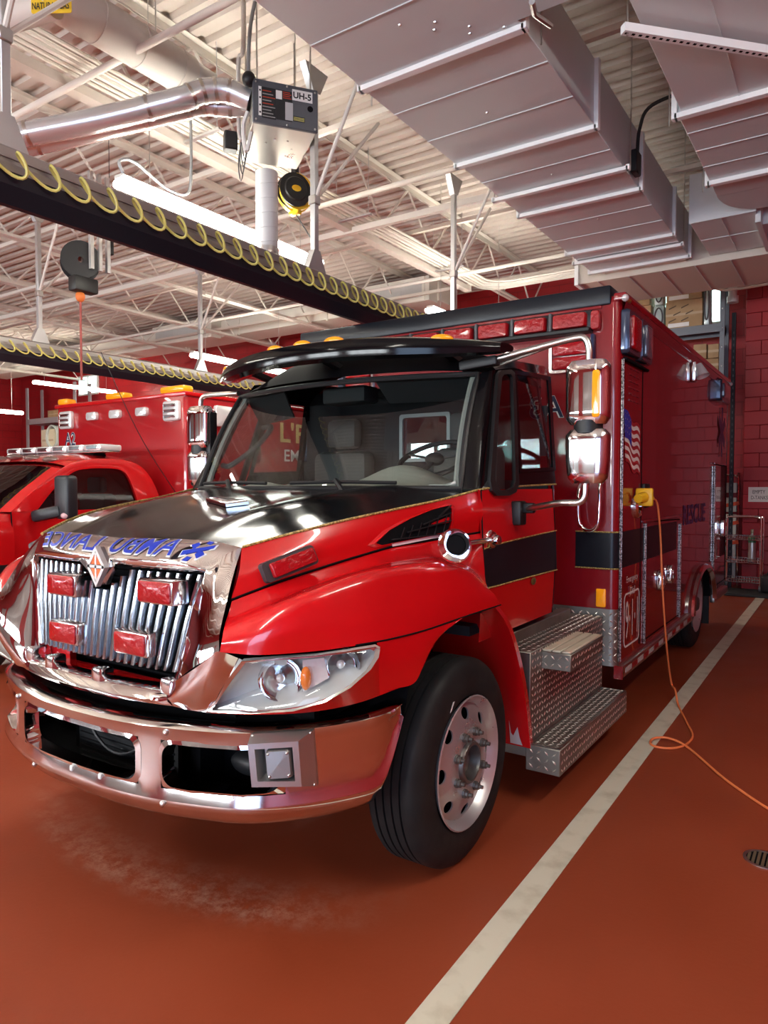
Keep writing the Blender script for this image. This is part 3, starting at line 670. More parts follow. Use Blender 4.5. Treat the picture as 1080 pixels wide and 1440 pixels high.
def hole_loop(a, c, q0, q1, r, d):
    out = []; n_ = 10
    uc = [(a+r, 0), (c-r, 0)]
    for k in range(n_+1): out.append(bump_surf(a+r+(c-a-2*r)*k/n_, q1, d))
    for k in range(1, 5): t = PI/2*k/5; out.append(bump_surf(c-r+r*math.sin(t), q1-(1-math.cos(t))*.12, d))
    for k in range(n_+1): out.append(bump_surf(c-(r*.35)*k/n_*0, q1-.12-(q1-q0-.24)*k/n_, d))
    for k in range(1, 5): t = PI/2*k/5; out.append(bump_surf(c-r+r*math.cos(t), q0+.12-.12*math.sin(t), d))
    for k in range(n_+1): out.append(bump_surf(c-r-(c-a-2*r)*k/n_, q0, d))
    for k in range(1, 5): t = PI/2*k/5; out.append(bump_surf(a+r-r*math.sin(t), q0+(1-math.cos(t))*.12, d))
    for k in range(n_+1): out.append(bump_surf(a, q0+.12+(q1-q0-.24)*k/n_, d))
    for k in range(1, 5): t = PI/2*k/5; out.append(bump_surf(a+r-r*math.cos(t), q1-.12+.12*math.sin(t), d))
    return out
for a, c in holes:
    L1 = hole_loop(a+.008, c-.008, .44, .825, .05, .0); L0 = hole_loop(a-.012, c+.012, .40, .86, .055, .002); L2 = hole_loop(a+.018, c-.018, .46, .81, .05, -.05)
    g = G(); g.grid([L0, [p+Vector((0, -.008, 0)) for p in L1], L1, L2], True); g.obj('opening_lip', CHROME, BU, ang=60)
g = G(); g.box(XC-.90, XC+.90, 2.03, 2.06, .50, .88); uu_ = [-.97+.097*k for k in range(21)]; g.poly([Vector((XC+u, bplan(u)+.06, .485)) for u in uu_]+[Vector((XC+.97, 2.06, .485)), Vector((XC-.97, 2.06, .485))], (0, 0, .008)); g.obj('bumper_recess', DARK, A)
g = G(); g.box(XC-.30, XC+.36, 1.84, 1.86, .45, .80)
for k in range(12): g.box(XC-.28+.0*k, XC+.34, 1.828, 1.84, .47+k*.027, .478+k*.027)
g.obj('cooler_core', BLKPL, A, 'black cooler seen through the bumper opening')
g = G(); g.tube(cr([(XC-.22, 1.80, .78), (XC-.1, 1.79, .64), (XC+.08, 1.78, .60), (XC+.3, 1.8, .70)], 16), .007, 6); g.obj('hose', BLKPL, A)
for u in (.66, -.72): 
    g = G(); g.ell((XC+u, 1.93, .64), .09, .04, .045); g.obj('fog_lamp', BLKPL, A, 'dark fog lamp inside the bumper')
g = G()
for i in range(0, 37): pass
rows = []
for u in [-.96+.08*k for k in range(25)]: p = bump_surf(u, .93, -.05); rows.append([p, p+Vector((0, .30, .02))])
g.grid(rows); g.obj('bumper_top_apron', BLKPL, A, 'black apron between the bumper and grille')
for k_ in ((233, 1030), (24, 981), (229, 1130), (49, 1074)):
    r = .012; p = hit(BT, *k_, .003); g = G(); g.ell(p, r, r*.8, r, 10, 6); g.obj('bolt', STEEL, A)
for k_ in ((101, 1080), (141, 1091.5)): p = hit(BT, *k_, .0); g = G(); g.box(p.x-.009, p.x+.009, p.y-.006, p.y+.012, p.z-.011, p.z+.011, .003, 1); g.obj('plate_clip', WHITEV, A, 'small cream plate clip on the bumper')
for u in (-.15, .13):
    g = G(); g.box(XC+u-.04, XC+u+.04, 1.70, 1.78, .862, .905, .006, 1); g.obj('tow_hook_cover', mat('red_block', (.55, .012, .012), .4), A)
g = G(); e = [BS[33], BS[36]]
a_ = [Vector((1.070, 2.13, .84)), Vector((1.112, 2.285, .85)), Vector((1.10, 2.22, .70)), Vector((1.085, 2.17, .70))]
# siren speaker on the bumper corner
o_ = PY(353, 1032, 1.735); sx_ = Vector((1, .40, 0)).normalized(); nz_ = Vector((.37, -.93, 0)).normalized(); Zv = Vector((0, 0, 1))
SPK = [PY(353, 1032, 1.74), U(440, 1027, 1.02), U(446, 1105, 1.03), PY(360, 1106, 1.74)]
c_ = sum(SPK, Vector())/4; f_ = [c_+(p-c_)*Vector((.80, .80, .80))[0]+nz_*.055 for p in SPK]; f_ = [p+(sx_*-.014) for p in f_]
g = G(); g.grid([[p-nz_*.02 for p in SPK], SPK, f_], True)
inn = [c_+(p-c_)*.60+nz_*.055-sx_*.014 for p in SPK]; deep = [c_+(p-c_)*.5-sx_*.012 for p in SPK]; g.grid([f_, inn, deep], True); g.add(deep, [(0, 1, 2, 3)])
CAST = mat('cast_aluminium', (.56, .55, .53), .34, .9, bump=(70., .2, .002))
S = g.obj('siren_speaker', CAST, A, 'square cast metal siren speaker on the bumper corner', ang=15)
cc_ = sum(inn, Vector())/4-nz_*.01
ux_ = (inn[1]-inn[0]).normalized(); uz_ = (inn[0]-inn[3]).normalized()
g = G(); pillow(g, rrect(cc_-nz_*.035+ux_*.012, ux_, uz_, .085, .10, .012), nz_*.045, .9); g.obj('horn_driver', mat('driver_casting', (.34, .34, .33), .4, .8), S, ang=30)
for p in SPK: 
    g = G(); g.ell(c_+(p-c_)*.93+nz_*.006, .007, .007, .007, 8, 5); g.obj('screw', STEEL, S)
for a, c in ((-1, -1), (1, -1), (1, 1), (-1, 1)): g = G(); g.ell(cc_+ux_*(a*.032+.012)+uz_*c*.038+nz_*.012, .0055, .0055, .0055, 8, 5); g.obj('screw', STEEL, S)
# ---- marker light, vent, horn on the hood side ---------------------
def side_quad(px, us, dn): return [U(*q, u)+Vector(dn) for q, u in zip(px, us)]
q = [hit(HS, *k, .004) for k in ((361, 795), (436, 765), (445, 793), (373, 822))]; c = sum(q, Vector())/4
ax = (q[1]-q[0]+q[2]-q[3]).normalized(); ay = (q[0]-q[3]+q[1]-q[2]).normalized(); nn = ax.cross(ay).normalized()
if nn.x < 0: nn = -nn
W_, H_ = (q[1]-q[0]).length, (q[0]-q[3]).length
g = G(); pillow(g, rrect(c-nn*.012, ax, ay, W_, H_, .016), nn*.034, .97); S = g.obj('hood_light', mat('light_bezel', (.045, .045, .048), .3), A, 'red warning light in grey bezel on the hood side', ang=50)
g = G(); pillow(g, rrect(c+nn*.02+ax*.01, ax, ay, W_*.82, H_*.72, .008), nn*.020, .92); g.obj('lens', REDLENS, S)
g = G(); pillow(g, rrect(mp(c)-mp(nn)*0, Vector((-ax.x, ax.y, ax.z)), ay, W_, H_, .016), Vector((-nn.x, nn.y, nn.z))*.034, .97); g.obj('hood_light', GREYPL, A, ang=50)
VP = [(526, 763), (545, 746), (575, 730), (605, 718), (628, 712), (633, 716), (632, 735), (628, 747), (600, 753), (565, 760), (535, 766)]
VU = (.895, .905, .925, .95, .968, .975, .98, .985, .965, .935, .90)
v = [hit(HS, *q, .012) for q in VP]; c = sum(v, Vector())/len(v); v2 = [c+(p-c)*.97+Vector((-.010, .003, 0)) for p in v]
g = G(); g.grid([[c+(p-c)*1.14+Vector((-.012, .004, 0)) for p in v], [c+(p-c)*1.04 for p in v], v], True); S = g.obj('hood_vent', RED, A, 'black slatted air vent in the red hood side', ang=50)
g = G(); g.add([p+Vector((-.006, 0, 0)) for p in v]+[p for p in v2], [tuple(range(len(v)))]+[(i, (i+1) % len(v), len(v)+(i+1) % len(v), len(v)+i) for i in range(len(v))]); g.obj('vent_recess', DARK, S)
for k in range(1, 5):      # vanes clipped to the outline
    yv = 764-k*10.; xa = 526+k*22; g = G(); p0, p1 = hit(HS, xa, yv+4, .014), hit(HS, 631, yv-12 if k > 1 else yv-5, .014); g.bar(p0, p1, .010, .004); g.obj('vane', BLKPL, S)
for k in range(6):
    xx = 560+k*12; g = G(); p0 = hit(HS, xx, 758-k*1.6, .013); p1 = hit(HS, xx+6, 742-k*3.5, .013); g.bar(p0, p1, .004, .004); g.obj('vane', BLKPL, S)
hb, hd = U(693, 758, 1.05), Vector((XC+1.145, 2.66, 1.45)); hb = Vector((XC+1.035, 3.16, 1.465))
hbp = U(640, 767, 1.15); hst = U(690, 759, 1.055); hax = (hbp-hst).normalized()
g = G(); g.lathe([(.012, .14), (.016, .06), (.024, .036), (.041, .014), (.062, 0), (.072, -.005), (.074, -.012), (.067, -.014), (.053, 0), (.036, .017), (.014, .06)], hbp, (-.25, .93, .05), 28); S = g.obj('horn', CHROME, A, 'chrome trumpet horn on a stem at the cab corner', ang=50)
g = G(); g.lathe([(.0, .024), (.041, .014), (.041, .010), (.0, .010)], hbp+Vector((0, .0, 0)), (-.25, .93, .05), 20); g.obj('horn_throat', DARK, S)
g = G(); g.cyl(hbp+Vector((-.01, .04, 0)), hst, .014, n=12); g.obj('stem', CHROME, S)
g = G(); g.lathe([(.0, .055), (.022, .05), (.028, .035), (.028, .02), (.042, .015), (.044, .004), (.048, 0), (.048, -.03)], hst, (1, -.1, 0), 24); g.obj('base', CHROME, S, ang=30)
# ---- wheels -------------------------------------------------------
def wheel(x, y, s, name, front=True, parts=True, nut=8, R=.462, parent=None, label=None):
    """x: outer sidewall plane, s: +1 outward along +x"""
    ax = Vector((s, 0, 0)); o = Vector((x, y, R)); k = R/.462
    tp = [(.285, -.02), (.300, -.006), (.33, 0.0), (.37, .002), (.41, -.004), (.435, -.016), (.452, -.03), (.460, -.045)]
    for g0 in (-.078, -.118, -.158, -.198): tp += [(.462, g0+.012), (.462, g0+.005), (.451, g0+.004), (.451, g0-.004), (.462, g0-.005)]
    tp += [(.462, -.225), (.452, -.24), (.43, -.255), (.36, -.265), (.285, -.25)]
    T = bpy.data.objects.new(name, None); COL.objects.link(T); T.parent = parent
    if label: T['label'] = label
    g = G(); g.lathe([(r*k, h*k) for r, h in tp], o, ax, 64); g.obj('tyre', RUBBER, T, ang=30)
    if not parts: return T
    # rim: barrel lip, dish with ten real hand holes, hub
    g = G(); g.lathe([(.286*k, -.012*k), (.292*k, .0), (.298*k, .004*k), (.292*k, .008*k), (.280*k, -.004*k), (.268*k, -.02*k), (.258*k, -.035*k)], o, ax, 48); g.obj('rim', ALU, T, ang=40)
    dish = (lambda r: -.035+(.258-r)*.35) if front else (lambda r: -.035-(.258-r)*1.1)
    u_ = ax.cross(Vector((0, 0, 1))).normalized(); v_ = ax.cross(u_)
    P = lambda r, a: o+(u_*math.cos(a)+v_*math.sin(a))*r*k+ax*dish(r)*k
    g = G(); nh = 8; ra, rb = .165, .258
    for h in range(nh):
        a0 = 2*PI*h/nh; da = PI/nh; bd = []; hole = []
        for q in range(24):
            t = 2*PI*q/24; cx_, cy_ = math.cos(t), math.sin(t); m_ = max(abs(cx_), abs(cy_))
            bd.append(P((ra+rb)/2+(rb-ra)/2*cy_/m_, a0+da*cx_/m_))
            hole.append(P(.218+.026*cy_, a0+.032/.218*cx_))
        ins = [p-ax*.007*k for p in hole]
        g.grid([bd, hole, ins], True)
    g.lathe([(ra*k, dish(ra)*k), (.150*k, (dish(ra)+.004)*k), (.10*k, (dish(ra)+.002)*k), (.10*k, (dish(ra)-.02)*k)], o, ax, 40); g.obj('wheel_disc', ALU, T, ang=40)
    g = G(); g.lathe([(.262*k, -.09*k), (.0, -.09*k)], o, ax, 32); g.obj('brake_back', DARK, T)
    hubm = mat('greasy_hub', (.16, .15, .14), .4, .7)
    g = G(); fo = .0 if front else .0
    if front: g.lathe([(.10*k, (dish(ra)-.02)*k), (.098*k, .004*k), (.09*k, .016*k), (.078*k, .018*k), (.074*k, .0), (.070*k, -.03*k), (.03*k, -.03*k), (.03*k, -.015*k), (.0, -.012*k)], o, ax, 32)
    else: g.lathe([(.10*k, (dish(ra)-.02)*k), (.095*k, -.02*k), (.06*k, .02*k), (0, .03*k)], o, ax, 32)
    g.obj('hub', hubm, T, ang=40)
    proto = None
    for h in range(nut):
        a = 2*PI*(h+.5)/nut; p = P(.135, a)+ax*((dish(ra)-dish(.135))*k+.002)
        g = G(); g.lathe([(.021*k, 0), (.021*k, .012*k), (.017*k, .014*k), (.017*k, .026*k), (.009*k, .028*k), (.009*k, .044*k), (0, .044*k)], p, ax, 8); g.obj('lug_nut', hubm, T, ang=30)
    return T
wheel(XC+1.15, 2.815, 1, 'front_wheel', True, True, 8, .462, A, 'front wheel with polished rim and studded hub')
wheel(XC-1.15, 2.815, -1, 'front_wheel', True, False, 8, .462, A)
g = G()
p = Vector((XC+1.151, 2.62, .72)); g.poly([Vector((XC+1.1535, 2.655, .775)), Vector((XC+1.1535, 2.668, .775)), Vector((XC+1.1535, 2.64, .74)), Vector((XC+1.1535, 2.627, .735))], (.001, 0, 0)); g.obj('tyre_mark', WHITEV, A, 'pale paint mark on the front tyre')
for s in (1, -1):
    wheel(XC+s*1.20, 8.0, s, 'rear_wheel', False, s > 0, 8, .462, A); 
    wheel(XC+s*.90, 8.0, s, 'rear_wheel', False, False, 8, .462, A)
g = G(); g.box(XC-.95, XC+.95, 2.75, 2.88, .38, .52, .03); g.box(XC-.42, XC-.34, 1.9, 9.4, .48, .72); g.box(XC+.34, XC+.42, 1.9, 9.4, .48, .72); g.box(XC-.9, XC+.9, 7.9, 8.1, .35, .55); g.box(XC-.45, XC+.45, 2.1, 3.4, .6, 1.15); g.obj('chassis', DARK, A)
# ---- cab -----------------------------------------------------------
def PN(x, y, p0, n):
    d = ray(x, y); p0 = Vector(p0); n = Vector(n); return EYE+d*((p0-EYE).dot(n)/d.dot(n))
DN = Vector((1, 0, .16)); D0 = Vector((XC+1.035, 0, 1.68))
def DP(x, y, o=0.): return PN(x, y, D0+Vector((o, 0, 0)), DN)
def wb(u): return Vector((XC+u, 2.95+.175*(u/.94)**2, 1.688))
def wt(u): return Vector((XC+u, 3.26+.175*(u/.88)**2, 2.30))
g = G(); rows = []
for i in range(13):
    t = i/12; rows.append([wb(.94*s).lerp(wt(.88*s), t)+Vector((0, -.03*math.sin(PI*t), .01*math.sin(PI*t))) for s in [-1+k/12 for k in range(25)]])
g.grid(rows); g.obj('windshield', GLASS, A, 'large curved windscreen', ang=60)
wr = [wb(.94).lerp(wt(.88), k/10)+Vector((0, -.03*math.sin(PI*k/10), .01*math.sin(PI*k/10))) for k in range(11)]
# black seal round the glass and pale inner edge at the pillars
loopw = [wb(.94*(-1+k/12)) for k in range(25)]+wr[1:]+[wt(.88*(1-k/12)) for k in range(25)][1:]+[mp(p) for p in reversed(wr)][1:-1]
cen = sum(loopw, Vector())/len(loopw)
g = G(); g.tube(loopw, .016, 8, True); g.obj('windshield_seal', BLKPL, A)
g = G(); g.tube([p+Vector((-.036, .025, 0)) for p in wr], .018, 6)
g.tube([wb(.91)+Vector((0, .02, .03)), wb(.86)+Vector((0, .02, .012)), wb(.78)+Vector((0, .02, .012))], .012, 6); sym(g); g.obj('pillar_trim', mat('pale_pillar_trim', (.50, .50, .46), .5), A)
# cowl below the glass
g = G(); rows = []
for s in [-1+k/14 for k in range(29)]:
    a = hood_row(14)[0]; e = cr([hood_row(14)[k] for k in range(25)], 29)[int(round((s+1)*14))]
    rows.append([e+Vector((0, -.01, -.004)), e.lerp(wb(.94*s), .5)+Vector((0, 0, -.006)), wb(.94*s)+Vector((0, .01, -.004))])
g.grid(rows); g.obj('cowl', BLKPL, A, 'black cowl under the windscreen')
# A pillars: glass edge to door edge, and lower corner panel
df = [DP(676, 688), DP(686, 640), DP(692, 570), DP(697, 520)]
g = G(); g.patch([[p for p in cr(wr, 9)], [p.lerp(q, .55)+Vector((.02, -.02, 0)) for p, q in zip(cr(wr, 9), cr(df, 9))], cr(df, 9)], 12, 10); sym(g); g.obj('pillar', BLACKP, A, 'black windscreen pillar', ang=60)
g = G()
# red lower door with shallow crown
def dpt(y, z): return Vector((XC+1.035+.02*math.sin(max(0, min(1, (z-.90)/.78))*PI)-.16*max(0, z-1.68), y, z))
ya, yb_ = 3.125, 4.145
def yfr(z): return 3.125 if z > 1.3 else 3.125+.03*(1.3-z)
zs = [.93+.755*k/14 for k in range(15)]
g.grid([[dpt(yfr(z)+(yb_-yfr(z))*k/12, z) for k in range(13)] for z in zs]); DR = g.obj('door', RED, A, 'red cab door', ang=60)
g = G(); g.grid([[mp(dpt(yfr(z)+(yb_-yfr(z))*k/12, z)) for k in range(13)] for z in zs]); DL = g.obj('door', RED, A, 'red cab door', ang=60)
# belt stripe, pin stripes, gap seams on the door
def on_door(x, y, o=.004):
    p = PX(x, y, XC+1.05); q = dpt(p.y, p.z); p = PX(x, y, q.x); q = dpt(p.y, p.z); return Vector((q.x+o, p.y, p.z))
st = [on_door(*q) for q in ((679, 772), (700, 765), (740, 755), (781, 746))]; sb = [on_door(*q) for q in ((679, 828), (700, 823), (740, 812), (782, 801))]
g = G(); g.grid([cr(st, 8), cr(sb, 8)]); g.obj('belt_stripe', BLACKS, DR, 'black belt stripe on the door', fixn=False)
for L_ in (st, sb): g = G(); g.tube([p+Vector((.002, 0, 0)) for p in cr(L_, 16)], .004, 5); g.obj('pinstripe', GOLD, DR)
g = G(); g.tube([on_door(*q, .004) for q in ((677, 688), (686, 686.5), (692, 686))], .005, 5); g.tube([on_door(*q, .004) for q in ((724, 684), (750, 682.5), (781, 681))], .005, 5); g.obj('pinstripe', GOLD, DR)
g = G(); g.tube([on_door(*q, .001) for q in ((676, 688), (677, 720), (678, 750), (680, 800), (682, 832))], .005, 5); g.tube([dpt(yb_, z)+Vector((.001, 0, 0)) for z in (.93, 1.2, 1.5, 1.68)], .004, 5); g.obj('door_gap', DARK, DR)
e = on_door(749, 817, .006); g = G(); g.ell(e, .006, .035, .022, 12, 6); g.obj('badge', mat('dark_gold_badge', (.20, .15, .05), .4, .6), DR, 'small dark gold oval badge')
# upper door frame, black
def frame_poly(px, o=0.): return [DP(*q, o) for q in px]
out_ = frame_poly([(676, 690), (697, 518), (722, 517), (772, 528), (777, 560), (783, 682)])
vent_o = frame_poly([(685, 676), (688, 640), (693, 569), (697, 526), (701, 521), (715, 520), (720, 524), (722, 560), (725, 640), (726, 680), (722, 692), (712, 697), (695, 697), (688, 690)])
vent_i = frame_poly([(692, 672), (694, 640), (698, 572), (702, 531), (705, 527), (714, 526), (717, 530), (718, 562), (720, 640), (721, 676), (718, 685), (710, 689), (699, 689), (694, 684)])
main_o = frame_poly([(722, 560), (720, 521), (745, 524), (772, 530), (774, 560), (779, 662), (752, 663), (728, 665)])
main_i = frame_poly([(726, 560), (724, 527), (745, 530), (768, 535), (770, 560), (775, 657), (752, 658), (731, 659)])
for s in (1, -1):
    tr = (lambda L_: L_) if s > 0 else (lambda L_: [mp(p) for p in L_])
    P_ = DR if s > 0 else DL
    dx = Vector((.018*s, 0, 0))
    g = G(); framed(g, tr(vent_o), tr(vent_i), dx); g.obj('vent_window_frame', BLKPL, P_)
    g = G(); g.poly([p+dx*.3 for p in tr(vent_i)]); g.obj('vent_window', GLASSS, P_)
    g = G(); framed(g, tr(main_o), tr(main_i), dx*.7); g.obj('window_frame', BLACKP, P_)
    g = G(); g.poly([p+dx*.1 for p in tr(main_i)]); g.obj('window', GLASSS, P_)
    sill = frame_poly([(727, 664), (779, 661), (781, 680), (727, 682)])
    g = G(); g.poly([p+dx*.2 for p in tr(sill)], dx*-1); g.obj('window_sill', BLACKP, P_)
    top = [DP(697, 520), DP(722, 517), DP(772, 528)]; t2 = [DP(695, 505)+Vector((-.05, 0, 0)), DP(722, 503)+Vector((-.05, 0, 0)), DP(776, 514)+Vector((-.05, 0, 0))]
    g = G(); g.grid([tr(top), tr(t2)]); g.obj('drip_rail', BLACKP, P_)
    fr = frame_poly([(676, 689), (697, 519), (693, 569), (688, 640), (685, 676)]); g = G(); g.poly(tr(fr)); g.obj('door_frame', BLACKP, P_, fixn=False)
# paper notice on the inside of the side glass
PAPER = mat('tan_paper', (.36, .28, .19), .8)
# cab corner and back wall
g = G()
def bcorner(z): 
    u = 1.035-.16*max(0, z-1.68); return [Vector((XC+u, 4.15, z)), Vector((XC+u-.002, 4.18, z)), Vector((XC+u-.012, 4.215, z)), Vector((XC+u-.04, 4.232, z)), Vector((XC+u-.5, 4.235, z)), Vector((XC, 4.235, z))]
g.grid([bcorner(z) for z in (.95, 1.14, 1.36, 1.68)]); sym(g); g.obj('cab_back', RED, A, 'red lower cab rear corner')
g = G(); g.grid([bcorner(z)[:4] for z in (1.68, 1.9, 2.15, 2.36)]); sym(g); g.obj('cab_rear_pillar', BLACKP, A, 'black upper cab rear corner')
g = G(); g.box(XC+.50, XC+.93, 4.208, 4.214, 1.74, 2.38); g.obj('rear_corner_window', GLASS, A)
g = G(); g.grid([[p+Vector((.004, .001, 0)) for p in bcorner(z)[:4]] for z in (1.13, 1.38)]); g.obj('belt_stripe', BLACKS, A, 'black belt stripe on the cab corner')
# roof shell
def roof_row(t, k):   # t 0 front edge .. 1 back
    y = 3.26+(4.22-3.26)*t; zc = 2.33+.17*math.sin(min(1, t*2.2)*PI/2)
    hw = .88+.055*min(1, t*3); row = []
    for s in [-1+2*j/20 for j in range(21)]:
        yy = y+(.175*s*s if t < .3 else .175*s*s*max(0, (1-t)/.7))
        row.append(Vector((XC+hw*s, yy, 2.31+(zc-2.31)*(1-abs(s)**6)+.05*(1-s*s)*min(1, t*4))))
    return row
g = G(); g.grid([roof_row(t, 0) for t in (0, .03, .08, .15, .25, .4, .6, .8, 1)]); g.obj('cab_roof', mat('roof_black', (.003, .003, .004), .75, spec=.05), A, 'black cab roof', ang=60)
# sun visor with five amber markers
VIS = []
for k in range(33):
    s = -1+k/16; u = 1.03*s; y = 2.985+.40*abs(s)**2.3; z = 2.475-.035*s*s; th = .115*(1-.5*abs(s)**4); d = .26*(1-.35*abs(s)**3)
    VIS.append([Vector((XC+u, y+dy*d, z+dz*th)) for dy, dz in ((.02, -.75), (0, -.5), (.0, -.2), (.06, .05), (.25, .18), (.6, .25), (1, .15), (1.0, -.35), (.6, -.45), (.25, -.85))])
g = G(); g.grid(VIS); rr_ = [[VIS[i][-1], VIS[i][0]] for i in range(33)]; g.grid(rr_); g.poly(VIS[0]); g.poly(VIS[-1]); VO = g.obj('sun_visor', BLACKP, A, 'wide black roof visor with amber lamps', ang=40)
g = G()
for u in (-.7, 0, .7): yv = 2.985+.40*abs(u/1.03)**2.3; g.bar((XC+u, yv+.2, 2.44), (XC+u, yv+.42, 2.40), .05, .03)
g.obj('visor_bracket', BLKPL, VO)
for u in (-.86, -.215, .0, .215, .77):
    s = u/1.03; y = 2.985+.40*abs(s)**2.3; z = 2.475-.035*s*s; g = G(); yaw_ = .8*s
    Mx = Matrix.Translation((XC+u, y+.045, z+.008)) @ Matrix.Rotation(yaw_, 4, 'Z') @ Matrix.Rotation(-.5, 4, 'X')
    e = G(); e.ell((0, 0, 0), .062, .030, .024, 16, 8); g.add([Mx @ p for p in e.v], e.f); g.obj('marker_lamp', AMBER, VO, 'oval amber marker lamp')
# wipers
for s in (1, -1):
    g = G(); u0 = .02 if s > 0 else -.80; p = [wb(u0+.62)+Vector((0, -.03, .03)), wb(u0+.3)+Vector((0, -.045, .035)), wb(u0)+Vector((0, -.045, .03))]
    g.tube(cr(p, 10), .011, 6); g.tube([wb(u0+.38)+Vector((0, -.10, -.02)), wb(u0+.30)+Vector((0, -.06, .045))], .014, 6); g.obj('wiper', BLKPL, A)
g = G(); q = [hit(HOODT, *k, .003) for k in ((290, 706), (304, 702), (345, 706), (350, 710), (318, 714))]; pillow(g, q, (0, -.004, .018), .8); g.obj('hood_latch', CHROME2, A, 'chrome hood latch')
# cab interior
g = G(); g.box(XC-.98, XC+.98, 3.15, 4.22, .95, 1.0); g.obj('cab_floor', INTDK, A)
g = G(); 
rw = (-.08, .30, 1.89, 2.20)
g.box(XC-.98, XC+.50, 4.20, 4.22, 1.0, rw[2]); g.box(XC+.50, XC+.98, 4.20, 4.22, 1.0, 1.74); g.box(XC-.92, XC+.50, 4.20, 4.22, rw[3], 2.40); g.box(XC+.5, XC+.90, 4.20, 4.22, 2.38, 2.42); g.box(XC-.95, XC+rw[0], 4.20, 4.22, rw[2], rw[3]); g.box(XC+rw[1], XC+.50, 4.20, 4.22, rw[2], rw[3]); g.box(XC+.93, XC+.97, 4.20, 4.22, rw[2], rw[3]); g.obj('rear_panel', INTDK, A)
g = G(); cw = Vector((XC+.11, 4.195, 2.035)); framed(g, rrect(cw, (1, 0, 0), (0, 0, 1), .40, .33, .02), rrect(cw, (1, 0, 0), (0, 0, 1), .35, .28, .02), (0, -.02, 0)); g.obj('rear_window_frame', mat('pale_window_frame', (.50, .52, .52), .4), A)
g = G(); g.poly(rrect(cw+Vector((0, .01, 0)), (1, 0, 0), (0, 0, 1), .37, .30, .02)); g.obj('rear_window', glassmat('cyan_mirror_glass', (.5, .7, .7), (.8, 1, 1), 2.6), A, 'small sliding window behind the driver')  # cyan mirror tint in the glass stands in for daylight seen through it
g = G(); rows = []
for k in range(25):
    s = -1+k/12; a = wb(.93*s)+Vector((0, .03, -.02)); hmp = .0+.13*math.exp(-((s-.50)/.25)**2)+.045*math.exp(-((s+.15)/.28)**2)+.035*math.exp(-((s+.7)/.16)**2)
    rows.append([a, a+Vector((0, .18, .012+hmp*.55)), a+Vector((0, .30, .02+hmp)), a+Vector((0, .42, hmp*.75)), a+Vector((0, .46, -.25))])
g.patch([[r[j] for r in rows] for j in range(5)], 40, 14); g.obj('dashboard', mat('dashboard_beige', (.46, .46, .40), .6), A, 'pale grey dashboard with instrument hood', ang=60)
sw = Vector((XC+.51, 3.62, 1.86)); tn = Vector((0, -.50, .87)); g = G()
ux = Vector((1, 0, 0)); uy = tn.cross(ux)
g.tube([sw+(ux*math.cos(2*PI*k/28)+uy*math.sin(2*PI*k/28))*.22 for k in range(28)], .016, 8, True)
for a in (.3, PI-.3, -PI/2): g.bar(sw, sw+(ux*math.cos(a)+uy*math.sin(a))*.21, .03, .012)
g.ell(sw, .06, .05, .04); g.obj('steering_wheel', INTDK, A, 'black steering wheel')
for u in (.50, -.50):
    st_ = bpy.data.objects.new('seat', None); COL.objects.link(st_); st_.parent = A
    g = G(); g.box(XC+u-.25, XC+u+.25, 3.62, 4.08, 1.25, 1.40, .05); g.obj('cushion', INTER, st_)
    g = G(); g.box(XC+u-.24, XC+u+.24, 4.00, 4.16, 1.38, 1.95, .06); g.obj('backrest', INTER, st_)
    g = G(); g.box(XC+u-.13, XC+u+.13, 4.03, 4.14, 1.97, 2.18, .04); g.obj('headrest', INTER, st_)
g = G(); h0 = wb(-.93)+Vector((.12, .15, .15)); h1 = wt(-.86)+Vector((.12, .15, -.2)); g.tube(cr([h0+Vector((-.08, 0, 0)), h0, h0.lerp(h1, .5)+Vector((.05, 0, 0)), h1, h1+Vector((-.08, 0, 0))], 16), .018, 8); g.obj('grab_bar', INTER, A, 'grey grab bar inside the pillar')
g = G(); g.box(XC-.16, XC+.16, 3.40, 3.56, 2.20, 2.30, .02); g.obj('overhead_console', INTDK, A)
g = G(); g.poly([wt(-.86)+Vector((0, .03, -.0)), wt(-.4)+Vector((0, .02, .0)), wt(-.42)+Vector((0, .14, -.16)), wt(-.84)+Vector((0, .16, -.18))], (0, .015, 0)); g.poly([wt(.84)+Vector((0, .03, -.0)), wt(.3)+Vector((0, .02, .0)), wt(.32)+Vector((0, .14, -.12)), wt(.82)+Vector((0, .16, -.12))], (0, .015, 0)); g.obj('inner_visor', INTDK, A)
